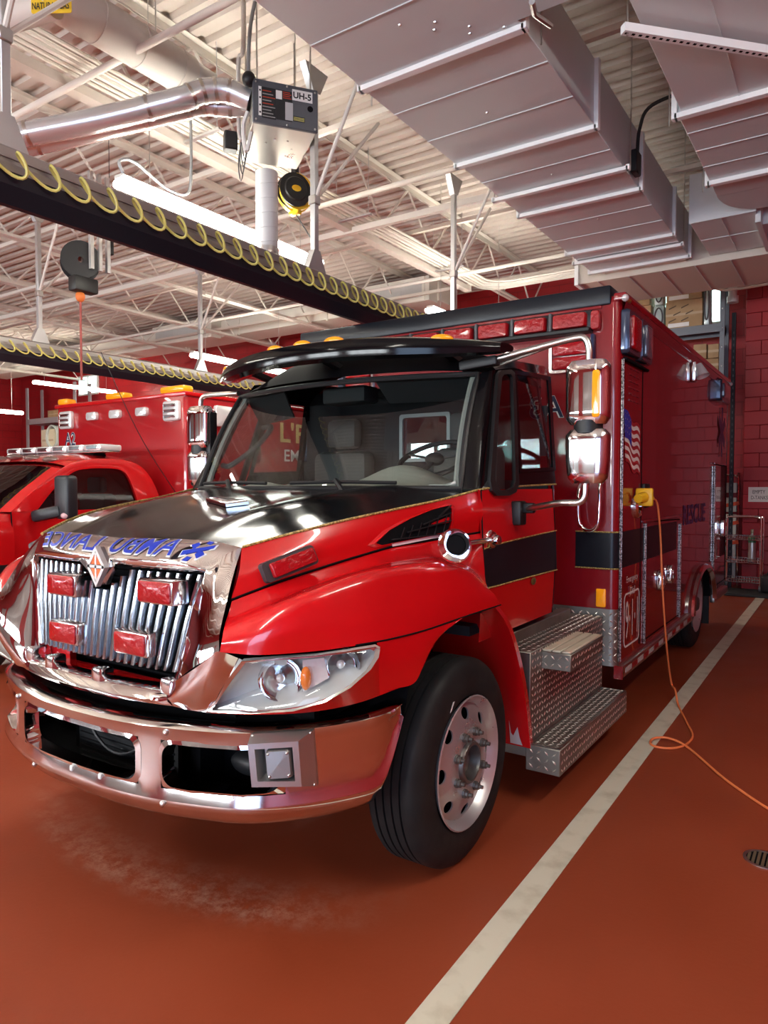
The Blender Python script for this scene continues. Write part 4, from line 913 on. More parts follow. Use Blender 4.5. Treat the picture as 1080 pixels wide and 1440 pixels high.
# mirrors
def cmirror(x, y, z0, z1, s, lamp=True):
    H = bpy.data.objects.new('mirror', None); COL.objects.link(H); H.parent = A; H['label'] = 'tall chrome mirror on tube arms'
    zs_ = z0+(z1-z0)*.46
    def shell(a, b_, bot):
        g = G(); rows = []
        n_ = 10
        for k in range(n_+1):
            t = k/n_; z = a+(b_-a)*t; e = 1-.22*(max(0, (abs(t-.5)-.38)/.12))**2
            if bot: e *= .86+.14*math.sin(min(1, t*1.5)*PI/2)
            hw, hd = .108*e, .065*e; row = []
            for q in range(28):
                an = 2*PI*q/28; c_s, s_s = math.cos(an), math.sin(an); f = (abs(c_s)**3.2+abs(s_s)**3.2)**(-1/3.2)
                row.append(Vector((x+hw*f*c_s, y+hd*f*s_s*(1 if s_s < 0 else .7), z)))
            rows.append(row)
        g.grid(rows, True); g.add(rows[0], [tuple(range(28))]); g.add(rows[-1], [tuple(range(28))]); return g
    shell(zs_+.012, z1, False).obj('upper_shell', CHROME, H, ang=50); shell(z0, zs_-.012, True).obj('lower_shell', CHROME2, H, ang=50)
    g = G(); g.cyl((x, y, zs_-.03), (x, y, zs_+.03), .07, n=16); g.obj('joint', BLKPL, H)
    g = G(); g.box(x-.095, x+.095, y+.044, y+.05, zs_+.04, z1-.03, .004, 1); g.box(x-.085, x+.085, y+.044, y+.05, z0+.05, zs_-.04, .004, 1); g.obj('glass', BLKPL, H)
    if not lamp:
        g = G(); g.box(x+.06, x+.112, y-.02, y+.052, z0+.10, z1-.04, .012); g.obj('black_edge', BLKPL, H); return H
    mx = x+s*.055; g = G(); pillow(g, rrect((mx, y-.058, zs_+.155), (1, 0, 0), (0, 0, 1), .036, .225, .012), (0, -.012, 0), .85); g.obj('turn_lamp', AMBER, H, 'upright amber strip lamp')
    return H
my = 3.46; H = cmirror(-1.10, my, 1.715, 2.315, 1)
bk = Vector((XC+.94, 3.45, 2.365)); 
g = G(); g.tube(cr([bk, bk.lerp(Vector((-1.16, my, 2.44)), .6)+Vector((0, 0, .0)), Vector((-1.17, my, 2.435)), Vector((-1.12, my, 2.425)), Vector((-1.10, my, 2.37)), Vector((-1.10, my, 2.30))], 24), .017, 10); g.tube([bk+Vector((0, .06, -.02)), Vector((-1.25, my+.03, 2.43))], .010, 8); g.obj('upper_arm', STEEL, H)
g = G(); g.bar(bk+Vector((-.16, -.02, -.02)), bk+Vector((.05, 0, 0)), .07, .05, bev=.01); g.obj('arm_bracket', BLKPL, H)
lb = on_door(726, 716, .03)
g = G(); g.tube(cr([lb+Vector((.02, 0, .0)), Vector((-1.25, my, 1.615)), Vector((-1.15, my, 1.62)), Vector((-1.115, my, 1.65)), Vector((-1.11, my, 1.73))], 24), .017, 10); g.obj('lower_arm', STEEL, H)
g = G(); g.box(lb.x-.05, lb.x+.02, lb.y-.06, lb.y+.03, lb.z-.085, lb.z+.045, .012); g.box(lb.x, lb.x+.075, lb.y-.025, lb.y+.025, lb.z-.02, lb.z+.035, .01); g.obj('arm_bracket', BLKPL, H)
lx = PY(283, 620, 3.46).x; H2 = cmirror(lx, 3.46, 1.70, 2.265, -1, False)
g = G(); g.tube(cr([(XC-.92, 3.45, 2.33), (lx+.12, 3.46, 2.34), (lx+.03, 3.46, 2.335), (lx, 3.46, 2.30), (lx, 3.46, 2.24)], 20), .017, 10); g.obj('arm', STEEL, H2); g = G(); g.tube(cr([(XC-1.0, 3.5, 1.58), (lx+.1, 3.46, 1.58), (lx, 3.46, 1.62), (lx, 3.46, 1.72)], 14), .017, 10); g.obj('arm', STEEL, H2)
# chrome grab rail on the box front beside the door
g = G(); g.tube(cr([(XC+.995, 4.80, 1.72), (XC+.995, 4.76, 1.66), (XC+1.0, 4.74, 1.50), (XC+1.02, 4.74, 1.43), (XC+1.07, 4.74, 1.40), (XC+1.12, 4.74, 1.42), (XC+1.14, 4.74, 1.50), (XC+1.14, 4.76, 1.72), (XC+1.14, 4.82, 1.76)], 36), .013, 10); g.obj('grab_rail', CHROME, A, 'chrome looped grab rail')
# ---- patient box ----------------------------------------------------
BXR, BXL, BY0, BY1, BZ0, BZ1 = -1.33, -4.02, 4.84, 9.63, .47, 2.985
def boxsec(y, inset=0):   # rounded vertical corners handled in plan; here a plan loop at height z
    pass
rc = .055
def plan(z, e=0):
    o = [];
    for (cx_, cy_, a0) in ((BXR-rc, BY0+rc, -PI/2), (BXR-rc, BY1-rc, 0), (BXL+rc, BY1-rc, PI/2), (BXL+rc, BY0+rc, PI)):
        for k in range(6): a = a0+PI/2*k/5; o.append(Vector((cx_+(rc+e)*math.cos(a), cy_+(rc+e)*math.sin(a), z)))
    return o
wa, wr_ = 8.0, .60     # rear wheel arch centre and radius
g = G(); rows = [plan(z) for z in (.86, 2.94)]; g.grid(rows, True); g.grid([plan(2.94), plan(2.985, -.02), [p for p in plan(2.985, -.06)]], True); g.add(plan(2.985, -.06), [tuple(range(24))])
# lower skirts on both sides with the wheel arch cut out
for x in (BXR, BXL):
    top = []; bot = []
    ys = [BY0+rc+(BY1-2*rc-BY0)*k/60 for k in range(61)]
    for y in ys:
        dz = 1-((y-wa)/.63)**2; top.append(Vector((x, y, .86))); bot.append(Vector((x, y, max(BZ0, .462+.375*math.sqrt(dz)) if dz > 0 else BZ0)))
    for k in range(60):
        if bot[k].z < .859 or bot[k+1].z < .859:
            g.add([top[k], top[k+1], Vector((x, bot[k+1].y, min(bot[k+1].z, .86))), Vector((x, bot[k].y, min(bot[k].z, .86)))], [(0, 1, 2, 3)])
        if bot[k].z > .86 or bot[k+1].z > .86: pass
g.box(BXL+.02, BXR-.02, BY1-.05, BY1, BZ0, .86)
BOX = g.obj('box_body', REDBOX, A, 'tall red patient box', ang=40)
g = G(); arc = [Vector((0, wa+.62*math.cos(PI*k/24), .462+.37*math.sin(PI*k/24))) for k in range(25)]
g.grid([[Vector((BXR-.004, p.y, p.z)) for p in arc], [Vector((BXR-.45, p.y, p.z)) for p in arc]]); g.obj('wheel_arch', DARK, A)
g = G()
prof = [(.69, -.0), (.70, .03), (.68, .055), (.63, .06), (.61, .02)]
for i in range(len(prof)-1): pass
g.grid([[Vector((BXR+h, wa+r*math.cos(PI*(k/28)), .44+r*.64*math.sin(PI*(k/28)))) for k in range(29)] for r, h in prof]); g.obj('fender_flare', CHROME2, A, 'polished rear fender flare')
# black cap along the top and side drip rail
g = G(); g.box(BXL-.10, BXR-.065, BY0-.012, BY0+.22, 2.925, 3.055, .012); g.obj('roof_cap', BLACKS, A, 'black roof panel above the box front')
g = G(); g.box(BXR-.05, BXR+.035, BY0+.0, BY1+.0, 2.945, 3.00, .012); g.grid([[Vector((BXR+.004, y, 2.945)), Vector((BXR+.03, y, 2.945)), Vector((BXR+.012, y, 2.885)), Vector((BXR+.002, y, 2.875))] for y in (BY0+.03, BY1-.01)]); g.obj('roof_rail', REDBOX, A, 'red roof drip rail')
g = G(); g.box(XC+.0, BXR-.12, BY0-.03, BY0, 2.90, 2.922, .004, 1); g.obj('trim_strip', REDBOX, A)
for y in (BY0+.0, BY1-.02): g = G(); g.ell((BXR+.03, y, 2.955), .025, .03, .025, 10, 6); g.obj('corner_lamp', CLEARL, A)
g = G(); g.box(BXR+.005, BXR+.04, BY0+.03, BY0+.13, 2.94, 2.975, .01, 1); g.obj('corner_marker', mat('dark_amber', (.35, .10, .02), .3), A)
# front warning lights
LB = G(); LB.box(XC-1.03, BXR-.18, BY0-.10, BY0, 2.745, 2.775, .006, 1); LB.box(XC-1.03, BXR-.18, BY0-.05, BY0, 2.775, 2.90, .01); LBo = LB.obj('front_light_bar', BLKPL, A, 'row of red warning lights above the cab')
xa = BXR-.20
for k in range(8):
    x1 = xa-k*.285; g = G(); pillow(g, rrect((x1-.125, BY0-.045, 2.832), (1, 0, 0), (0, 0, 1), .235, .098, .014), (0, -.05, 0), .92); g.obj('lens', REDLENS, LBo)
    if k: g = G(); g.box(x1+.015, x1+.038, BY0-.09, BY0-.03, 2.77, 2.90, .006, 1); g.obj('divider', GREYPL, LBo)
g = G(); pillow(g, rrect((BXR-.155, BY0-.03, 2.825), (1, 0, 0), (0, 0, 1), .06, .13, .02), (0, -.03, 0), .9); g.obj('end_cap', REDLENS, LBo)
for s in (1, -1):
    c = Vector((-1.665, BY0, 2.605)); c = c if s > 0 else mp(c)
    g = G(); framed(g, rrect(c, (1, 0, 0), (0, 0, 1), .30, .225, .02), rrect(c, (1, 0, 0), (0, 0, 1), .262, .187, .015), (0, -.03, 0)); S = g.obj('warning_light', CHROME2, A, 'square red warning light in chrome bezel', ang=25)
    g = G(); g.box(c.x+s*.15, c.x+s*.175, BY0-.06, BY0, c.z-.13, c.z+.13, .01); g.obj('backing', NAVYV, S)
    for dz in (-.048, .048): g = G(); pillow(g, rrect(c+Vector((0, -.005, dz)), (1, 0, 0), (0, 0, 1), .25, .085, .02), (0, -.035, 0), .8); g.obj('lens', REDLENS, S)
# A3 lettering, mirrored, beside the cab window
for off, m, d in ((.035, WHITEV, .002), (.005, NAVYV, .004)):
    g = G(); text(g, 'A3', (-1.965-off*.1, BY0-d, 2.185-off*.1), (1, 0, 0), (0, 0, 1), .25+off*.2, .155+off*.2, off, mirror=True); g.obj('unit_number', m, A, fixn=False)
# belt stripe round the box
def on_side(y, z, o=.003): return Vector((BXR+o, y, z))
g = G(); z0, z1 = 1.137, 1.388
def strip(z): return [Vector((XC+.95, BY0-.003, z)), Vector((BXR-rc, BY0-.003, z))]+[Vector((BXR-rc+(rc+.003)*math.sin(a), BY0+rc-(rc+.003)*math.cos(a), z)) for a in (.3, .6, .9, 1.2, PI/2)]+[Vector((BXR+.003, 6.72, z))]
g.grid([strip(z0), strip(z1)]); g.obj('belt_stripe', BLACKS, A, 'black belt stripe round the box corner', fixn=False)
for z in (z0, z1):
    g = G(); P_ = [p+Vector((0, -.002, 0)) for p in strip(z)]; P_[-1] = Vector((BXR+.004, 4.9, z)); g.tube(P_, .005, 5); g.obj('pinstripe', GOLD, A)
# hinges, seams, handles on the visible side
HNG = mat('hinge_steel', (.55, .54, .52), .3, .9, var=(90., (.12, .11, .11), .48, .52))
def hinge(y, za, zb_): g = G(); g.box(BXR, BXR+.012, y-.014, y+.014, za, zb_, .004, 1); g.tube([(BXR+.012, y, za), (BXR+.012, y, zb_)], .007, 8); return g.obj('hinge', HNG, A, 'long steel piano hinge')
hinge(4.885, .50, 2.56); hinge(5.56, .50, 1.42); hinge(6.86, .50, 1.36); hinge(8.70, .50, 1.93)
def seam(pts): g = G(); g.tube([Vector((BXR+.001, y, z)) for y, z in pts], .005, 5); return g.obj('seam', DARK, A)
seam([(5.44, .52), (5.44, 2.55)]); seam([(5.58, 1.43), (6.84, 1.40)]); seam([(5.58, .52), (6.84, .52)]); seam([(8.72, 1.95), (9.6, 1.95), (9.6, .55), (8.72, .55)])
g = G(); g.box(BXR, BXR+.03, 4.90, 5.52, 2.555, 2.575, .005, 1); g.obj('drip_strip', DARK, A)
g = G(); g.box(BXR, BXR+.02, 5.50, 6.90, 1.425, 1.445, .004, 1); g.box(BXR, BXR+.02, 8.66, 9.62, 1.95, 1.97, .004, 1); g.obj('drip_strip', REDBOX, A)
for y, z in ((6.05, .935), (6.42, .945)):
    g = G(); pillow(g, rrect((BXR+.004, y, z), (0, 1, 0), (0, 0, 1), .14, .16, .05), (.035, 0, 0), .8); S = g.obj('latch', CHROME, A, 'chrome paddle latch'); g = G(); g.box(BXR+.036, BXR+.052, y-.03, y+.03, z-.04, z+.04, .012); g.obj('paddle', CHROME2, S)
g = G(); pillow(g, rrect((BXR+.004, 9.28, 1.20), (0, 1, 0), (0, 0, 1), .13, .20, .04), (.035, 0, 0), .8); g.obj('latch', CHROME, A, 'chrome paddle latch')
# shoreline inlet
g = G(); g.lathe([(.085, 0), (.085, .02), (.07, .035), (.05, .03), (.045, .012), (0, .012)], (BXR, 5.30, 1.555), (1, 0, 0), 24); g.obj('power_inlet', CHROME, A, 'round chrome power inlet')
g = G(); g.box(BXR, BXR+.03, 5.44, 5.60, 1.54, 1.72, .01); g.obj('inlet_cover', BLKPL, A)
# louvre
for k in range(6):
    for c_ in range(3): g = G(); g.box(BXR, BXR+.006, 5.08+c_*.09, 5.15+c_*.09, 2.30+k*.045, 2.312+k*.045); g.obj('louvre', REDBOX, A)
# flag decal: waving flag, stripes and canton following the wave
FW_, FH_ = .44, .36; f0 = (4.93, 2.235)
def fp(s, t, o=.004):   # s along fly 0..1, t down 0..1
    y = f0[0]+FW_*s*(1-.12*t)+.06*t; z = f0[1]-FH_*t-.11*s+.022*math.sin(s*9)*min(1, s*3); return Vector((BXR+o, y, z))
for k in range(13):
    m_ = mat('flag_red', (.40, .02, .03), .4) if k % 2 == 0 else WHITEV
    g = G(); g.grid([[fp(s/18, k/13), fp(s/18, (k+1)/13)] for s in range(19)]); g.obj('flag_stripe', m_, A, fixn=False)
g = G(); g.grid([[fp(s/18, 0, .006), fp(s/18, 7/13, .006)] for s in range(9)]); g.obj('flag_canton', BLUEV, A, fixn=False)
g = G()
for r in range(4):
    for c_ in range(4): p = fp(.05+.11*c_, .06+.12*r, .008); g.poly([p+Vector((0, .008*math.cos(a), .008*math.sin(a))) for a in [PI/2+2*PI*j/5*2 for j in range(5)]])
g.obj('flag_stars', WHITEV, A, fixn=False)
# 9-1-1 decal
g = G(); fo_ = rrect((BXR+.004, 5.21, .755), (0, 1, 0), (0, 0, 1), .42, .385, .05); fi_ = rrect((BXR+.004, 5.21, .755), (0, 1, 0), (0, 0, 1), .39, .36, .04); framed(g, fo_, fi_, (.001, 0, 0)); g.obj('decal_frame', WHITEV, A)
g = G(); text(g, '9·1·1', (BXR+.004, 5.045, .62), (0, 1, 0), (0, 0, 1), .33, .27, .0); g.obj('decal_number', WHITEV, A, fixn=False)
g = G(); text(g, 'Emergency', (BXR+.004, 5.06, 1.005), (0, 1, 0), (0, 0, 1), .31, .06, .0); text(g, 'Dial', (BXR+.006, 5.15, .925), (0, 1, 0), (0, 0, 1), .13, .055, .0); g.obj('decal_words', WHITEV, A, fixn=False)
g = G(); g.box(BXR+.001, BXR+.0045, 5.13, 5.31, .915, .99); g.obj('decal_gap', REDBOX, A)
# rescue lettering and upright star decal, faint blue
FBL = mat('faded_blue_vinyl', (.06, .04, .17), .35)
g = G(); text(g, 'RESCUE', (BXR+.004, 7.0, 1.335), (0, 1, 0), (0, 0, 1), 1.15, .19, .02); g.obj('rescue_lettering', FBL, A, fixn=False)
g = G(); c = Vector((BXR+.004, 9.18, 2.34))
for k in range(3):
    a = PI/2+k*PI/3; g.poly([c+Vector((.0005*k, lx_*math.cos(a)-ly_*math.sin(a), (lx_*math.sin(a)+ly_*math.cos(a))*1.2)) for lx_, ly_ in ((-.24, -.05), (.24, -.05), (.24, .05), (-.24, .05))])
g.obj('star_of_life', FBL, A, fixn=False)
# side lights
for y, w_, m_, lab in ((5.02, .26, REDLENS, 'red side warning light'), (5.36, .24, mat('smoky_lens', (.10, .12, .17), .12, coat=1.), 'smoky side scene light')):
    g = G(); pillow(g, rrect((BXR, y, 2.745), (0, 1, 0), (0, 0, 1), w_+.06, .30, .03), (.05, 0, 0), .95); S = g.obj('side_light', mat('dark_blue_bezel', (.05, .065, .11), .2, .5, coat=.5), A, lab, ang=50)
    g = G(); pillow(g, rrect((BXR+.05, y, 2.745), (0, 1, 0), (0, 0, 1), w_-.06, .225, .02), (.022, 0, 0), .9); g.obj('lens', m_, S)
g = G(); pillow(g, rrect((BXR, 9.10, 2.80), (0, 1, 0), (0, 0, 1), .62, .25, .03), (.05, 0, 0), .95); S = g.obj('side_light', MATS['dark_blue_bezel'], A, 'dark rear side light')
g = G(); pillow(g, rrect((BXR+.05, 9.10, 2.80), (0, 1, 0), (0, 0, 1), .46, .16, .02), (.02, 0, 0), .9); g.obj('lens', MATS['smoky_lens'], S)
g = G(); c = Vector((BXR, 7.32, 2.77)); g.box(c.x, c.x+.05, c.y-.07, c.y+.07, c.z-.07, c.z+.12, .015); S = g.obj('scene_lamp', CHROME2, A, 'small chrome flood lamp on the box side')
g = G(); g.lathe([(0, -.07), (.03, -.07), (.035, -.05), (.058, .05), (.060, .06), (.05, .055), (.03, .02), (0, .01)], c+Vector((.085, -.02, .03)), (.35, -.2, -.9), 20); g.obj('lamp_head', CLEARL, S)
# rub rail with reflective tape
g = G(); g.box(BXR-.02, BXR+.035, BY0+.02, wa-.60, .385, .47, .012); g.box(BXR-.02, BXR+.035, wa+.66, BY1, .385, .47, .012); RR = g.obj('rub_rail', STEEL, A, 'steel rub rail with reflective tape')
y = BY0+.1; k = 0
while y < wa-.75: g = G(); g.box(BXR+.035, BXR+.037, y, y+.16, .412, .448); g.obj('reflective_tape', (mat('tape_red', (.30, .01, .015), .35) if k % 2 else mat('tape_silver', (.50, .48, .47), .35)), RR); y += .165; k += 1
g = G(); g.box(BXR-.02, BXR+.040, BY0+.01, BY0+.022, .385, .475); g.obj('rail_end', REDBOX, RR)
# corner diamond plate
g = G(); g.grid([[p+Vector((0, 0, 0)) for p in [Vector((XC+.78, BY0-.004, z)), Vector((BXR-rc, BY0-.004, z))]+[Vector((BXR-rc+(rc+.004)*math.sin(a), BY0+rc-(rc+.004)*math.cos(a), z)) for a in (.3, .6, .9, 1.2, PI/2)]+[Vector((BXR+.004, BY0+.06, z))]] for z in (.47, .86)])
g.obj('corner_plate', DPLATE, A, 'tread plate corner guard')
g = G(); pillow(g, rrect((-1.438, BY0-.002, .935), (1, 0, 0), (0, 0, 1), .065, .125, .008), (0, -.012, 0), .9); g.obj('corner_marker', AMBER, A, 'small amber marker')
g = G(); g.box(BXR, BXR+.006, BY0+.075, BY0+.095, .86, 1.0); g.obj('corner_marker', AMBER, A)
# ---- steps ----------------------------------------------------------
def lugs(g, o, ax, ay, W_, H_, st=.036, ln=.032, wd=.010, ht=.0045):
    ax = Vector(ax).normalized(); ay = Vector(ay).normalized(); n_ = ax.cross(ay); nx, ny = int(W_/st), int(H_/st)
    for i in range(nx):
        for j in range(ny):
            c = Vector(o)+ax*((i+.5)*W_/nx)+ay*((j+.5)*H_/ny); s = 1 if (i+j) % 2 else -1
            d = (ax+ay*s).normalized()*ln/2; e = n_.cross(d).normalized()*wd/2
            g.add([c-d, c+e, c+d, c-e, c+n_*ht], [(0, 1, 4), (1, 2, 4), (2, 3, 4), (3, 0, 4)])
x2 = XC+1.15
g = G(); g.box(XC+.75, x2, 3.53, 4.82, .25, .815, .004, 1); ST = g.obj('step_box', DPLATE, A, 'tread plate step box under the door')
lg = G(); lugs(lg, (x2+.001, 3.54, .34), (0, 1, 0), (0, 0, 1), 1.27, .48); lugs(lg, (XC+.98, 3.54, .816), (1, 0, 0), (0, 1, 0), .17, 1.26)
lg.obj('tread_pattern', LUGM, ST, kind='stuff', ang=10)
g = G(); g.box(XC+.93, XC+1.0, 3.55, 4.6, .815, .885, .004, 1); g.obj('riser', DPLATE, ST)
u1 = -1.258
g = G(); g.box(x2-.01, u1, 3.70, 4.28, .695, .79, .004, 1); S = g.obj('upper_step', DPLATE, A, 'small protruding upper step')
for k in range(3): g = G(); x0 = x2-.002+k*.055; g.box(x0, x0+.047, 3.71, 4.27, .79, .802, .003, 1); g.obj('grip_slat', mat('grip_cream', (.66, .62, .48), .5, .2), S)
lg = G(); lugs(lg, (x2, 3.699, .70), (1, 0, 0), (0, 0, 1), .16, .085); lugs(lg, (u1+.001, 3.71, .70), (0, 1, 0), (0, 0, 1), .56, .085); lg.obj('tread_pattern', LUGM, S, kind='stuff', ang=10)
l1 = -1.25
g = G(); g.box(x2-.02, l1, 3.52, 4.81, .185, .325, .004, 1); S = g.obj('lower_step', DPLATE, A, 'long tread plate running step')
lg = G(); lugs(lg, (x2+.012, 3.53, .3255), (1, 0, 0), (0, 1, 0), .14, 1.27, .03); lugs(lg, (l1+.001, 3.53, .19), (0, 1, 0), (0, 0, 1), 1.27, .13); lugs(lg, (x2-.01, 3.519, .195), (1, 0, 0), (0, 0, 1), .17, .12); lg.obj('tread_pattern', LUGM, S, kind='stuff', ang=10)
g = G(); framed(g, [Vector((a, b_, .326)) for a, b_ in ((x2+.002, 3.525), (l1-.002, 3.525), (l1-.002, 4.805), (x2+.002, 4.805))], [Vector((a, b_, .326)) for a, b_ in ((x2+.012, 3.54), (l1-.014, 3.54), (l1-.014, 4.79), (x2+.012, 4.79))], (0, 0, .004)); g.obj('step_rim', STEEL, S)
lg = G(); lugs(lg, (XC+.80, BY0-.0045, .48), (1, 0, 0), (0, 0, 1), .38, .37, .05, .036); 
for a_ in (.22, .78, 1.34):
    lugs(lg, (BXR-rc+(rc+.005)*math.sin(a_)-.022*math.cos(a_), BY0+rc-(rc+.005)*math.cos(a_)-.022*math.sin(a_), .48), (math.cos(a_), math.sin(a_), 0), (0, 0, 1), .045, .37, .044, .034)
lg.obj('tread_pattern', LUGM, A, 'raised tread pattern on the corner guard', kind='stuff', ang=10)
g = G(); g.box(XC+.62, XC+.80, 7.2, 7.24, .12, .75); g.box(BXR-.28, BXR-.02, 8.62, 8.64, .15, .85); g.obj('mud_flap', RUBBER, A)
# ---- yellow plug + orange cord (things of their own) ---------------
# ================================================================ THE FAR RED AMBULANCE (left)
XN = -7.28
N = thing('ambulance', 'red pickup-style ambulance numbered A2 with white light bar, parked behind on the far side', 'ambulance', (XN, 5.5, 0), 'ambulances')
def NM(p): return Vector((2*XN-p[0], p[1], p[2]))
NRED = mat('bright_red_paint', (.52, .006, .008), .2, coat=1.)
NBLK = mat('black_lower_paint', (.012, .012, .013), .3, coat=.5)
nx0, nx1, ny0, ny1, nz0, nz1 = -8.50, -6.06, 5.2, 9.6, .50, 2.745
g = G(); g.box(nx0, nx1, ny0, ny1, nz0, nz1, .05, 3); g.obj('box_body', mat('far_box_red', (.36, .006, .010), .25, coat=1.), N, 'dark red patient box')
g = G(); g.box(nx0-.02, nx1+.02, ny0-.02, ny1, nz1-.06, nz1-.01, .015); g.obj('roof_rail', NRED, N)
for x, w_ in ((-8.34, .20), (-7.28, .34), (-6.26, .40)):
    g = G(); g.box(x-w_/2, x+w_/2, ny0-.03, ny0+.12, nz1-.02, nz1+.06, .03, 2); S = g.obj('roof_lamp', AMBER, N, 'amber lamp along the box top')
for x, w_, h_ in ((-8.26, .26, .22), (-7.72, .20, .10), (-7.27, .20, .10), (-6.78, .20, .10), (-6.27, .26, .22)):
    z = 2.53 if h_ > .15 else 2.55
    g = G(); pillow(g, rrect((x, ny0, z), (1, 0, 0), (0, 0, 1), w_, h_, .03), (0, -.04, 0), .9); S = g.obj('front_light', CLEARL, N, 'white warning light on the box front', ang=40)
    if h_ > .15:
        for k in range(3): g = G(); g.box(x-w_*.38, x+w_*.38, ny0-.052, ny0-.044, z-.08+.06*k, z-.045+.06*k, .008, 1); g.obj('led_row', CHROME2, S)
for y, z, w_, h_ in ((5.75, 2.50, .30, .24),):
    g = G(); pillow(g, rrect((nx1, y, z), (0, 1, 0), (0, 0, 1), w_, h_, .03), (.04, 0, 0), .9); g.obj('side_light', CLEARL, N, 'white warning light on the box side', ang=40)
g = G(); pillow(g, rrect((nx1, 6.25, 2.10), (0, 1, 0), (0, 0, 1), .16, .24, .05), (.03, 0, 0), .8); g.obj('latch', CHROME, N)
g = G(); g.tube(cr([(nx1+.01, 5.5, 1.55), (nx1+.07, 5.5, 1.58), (nx1+.07, 5.5, 2.2), (nx1+.01, 5.5, 2.24)], 14), .014, 8); g.obj('grab_rail', CHROME2, N)
for off, m_, d in ((.035, WHITEV, .002), (.005, NAVYV, .004)):
    g = G(); text(g, 'A2', (-8.32-off*.1, ny0-d, 2.215-off*.1), (1, 0, 0), (0, 0, 1), .22+off*.2, .16+off*.2, off); g.obj('unit_number', m_, N, fixn=False)
LRG = mat('gold_leaf_lettering', (.72, .60, .22), .35, .2)
# lettering on the near side of the box, read through the near cab
lr = PX(394, 607, nx1+.004); h_ = .30
g = G(); text(g, "L'R", (nx1+.004, lr.y, lr.z-.13), (0, 1, 0), (0, 0, 1), .56, h_*.86, .02); g.obj('gold_lettering', LRG, N, fixn=False)
lr2 = PX(400, 642, nx1+.004); g = G(); text(g, 'EME', (nx1+.004, lr2.y, lr2.z-.06), (0, 1, 0), (0, 0, 1), .42, .15, .01); g.obj('white_lettering', WHITEV, N, fixn=False)
# cab: roof, pillars, door with window opening, hood
xs_ = XN+.95
def cabp(y, z):   # side surface with tumblehome
    return Vector((xs_-.20*max(0, z-1.42)**1.3+.02*math.sin(max(0, min(1, (z-.6)/.85))*PI), y, z))
# outline of the greenhouse on the side (y, z): roof edge line
RT_ = [(3.42, 1.47), (3.65, 1.66), (3.95, 1.87), (4.15, 1.95), (4.45, 1.985), (4.75, 1.965), (4.92, 1.88), (5.03, 1.70), (5.10, 1.45)]
WN = [(3.66, 1.47), (3.86, 1.68), (4.06, 1.83), (4.22, 1.875), (4.45, 1.885), (4.60, 1.875), (4.69, 1.82), (4.75, 1.66), (4.80, 1.46)]
o1 = cr([Vector((0, a, b_)) for a, b_ in RT_], 33); i1 = cr([Vector((0, a, b_)) for a, b_ in WN], 33)
for s in (1, -1):
    tr = (lambda p: p) if s > 0 else NM
    g = G(); g.grid([[tr(cabp(p.y, p.z)) for p in o1], [tr(cabp(p.y, p.z)+Vector((.01, 0, 0))) for p in [a.lerp(c, .5) for a, c in zip(o1, i1)]], [tr(cabp(p.y, p.z)) for p in i1], [tr(cabp(p.y, p.z)+Vector((-.04, 0, 0))) for p in i1]])
    g.obj('window_surround', NRED, N, 'red cab pillar and roof edge', ang=60)
    g = G(); g.poly([tr(cabp(p.y, p.z)+Vector((-.03, 0, 0))) for p in i1]); g.obj('side_window', GLASSD, N)
    g = G(); ys = [3.42, 3.66, 4.0, 4.4, 4.80, 5.10]
    zr = [.62, .80, 1.0, 1.10, 1.2, 1.32, 1.40, 1.47]
    g.grid([[tr(cabp(y, z)+Vector((.02*math.exp(-((z-1.25)/.06)**2), 0, 0))) for y in ys] for z in zr[2:]]); g.obj('door', NRED, N, 'red cab door', ang=50)
    g = G(); g.grid([[tr(cabp(y, z)) for y in ys] for z in (.55, .8, 1.0)]); g.obj('door_lower', NBLK, N, 'black lower door band')
    g = G(); g.tube([tr(cabp(3.42, z)+Vector((.003, 0, 0))) for z in (1.0, 1.2, 1.47)], .006, 5); g.obj('door_gap', DARK, N)
    g = G(); g.tube([tr(cabp(y, 1.0)+Vector((.004, 0, 0))) for y in ys], .006, 5); g.obj('pinstripe', GOLD, N)
# roof
g = G(); rows = []
for p in o1:
    a = cabp(p.y, p.z); row = []
    for k in range(17):
        s = -1+k/8; row.append(Vector((XN+(a.x-XN)*s, p.y-(.25*(1-s*s) if p.y < 4.2 else 0)*min(1, (4.2-p.y)/.5 if p.y < 4.2 else 0), p.z+.07*(1-s**4)*min(1, max(0, (p.z-1.75)/.2)))))
    rows.append(row)
fr_ = [r for r, p in zip(rows, o1) if p.y >= 3.98]
g.grid(fr_); g.obj('cab_roof', NRED, N, 'red cab roof', ang=60)
wf = [r for r, p in zip(rows, o1) if p.y <= 4.0]
g = G(); g.grid([[q+Vector((0, 0, .0)) for q in r[1:-1]] for r in wf]); g.obj('windshield', GLASSD, N, ang=60)
g = G(); g.grid([[r[0], r[1]] for r in wf]); g.grid([[r[-2], r[-1]] for r in wf]); g.grid([wf[-1], [q+Vector((0, .05, .01)) for q in wf[-1]]]); g.obj('pillar', NRED, N)
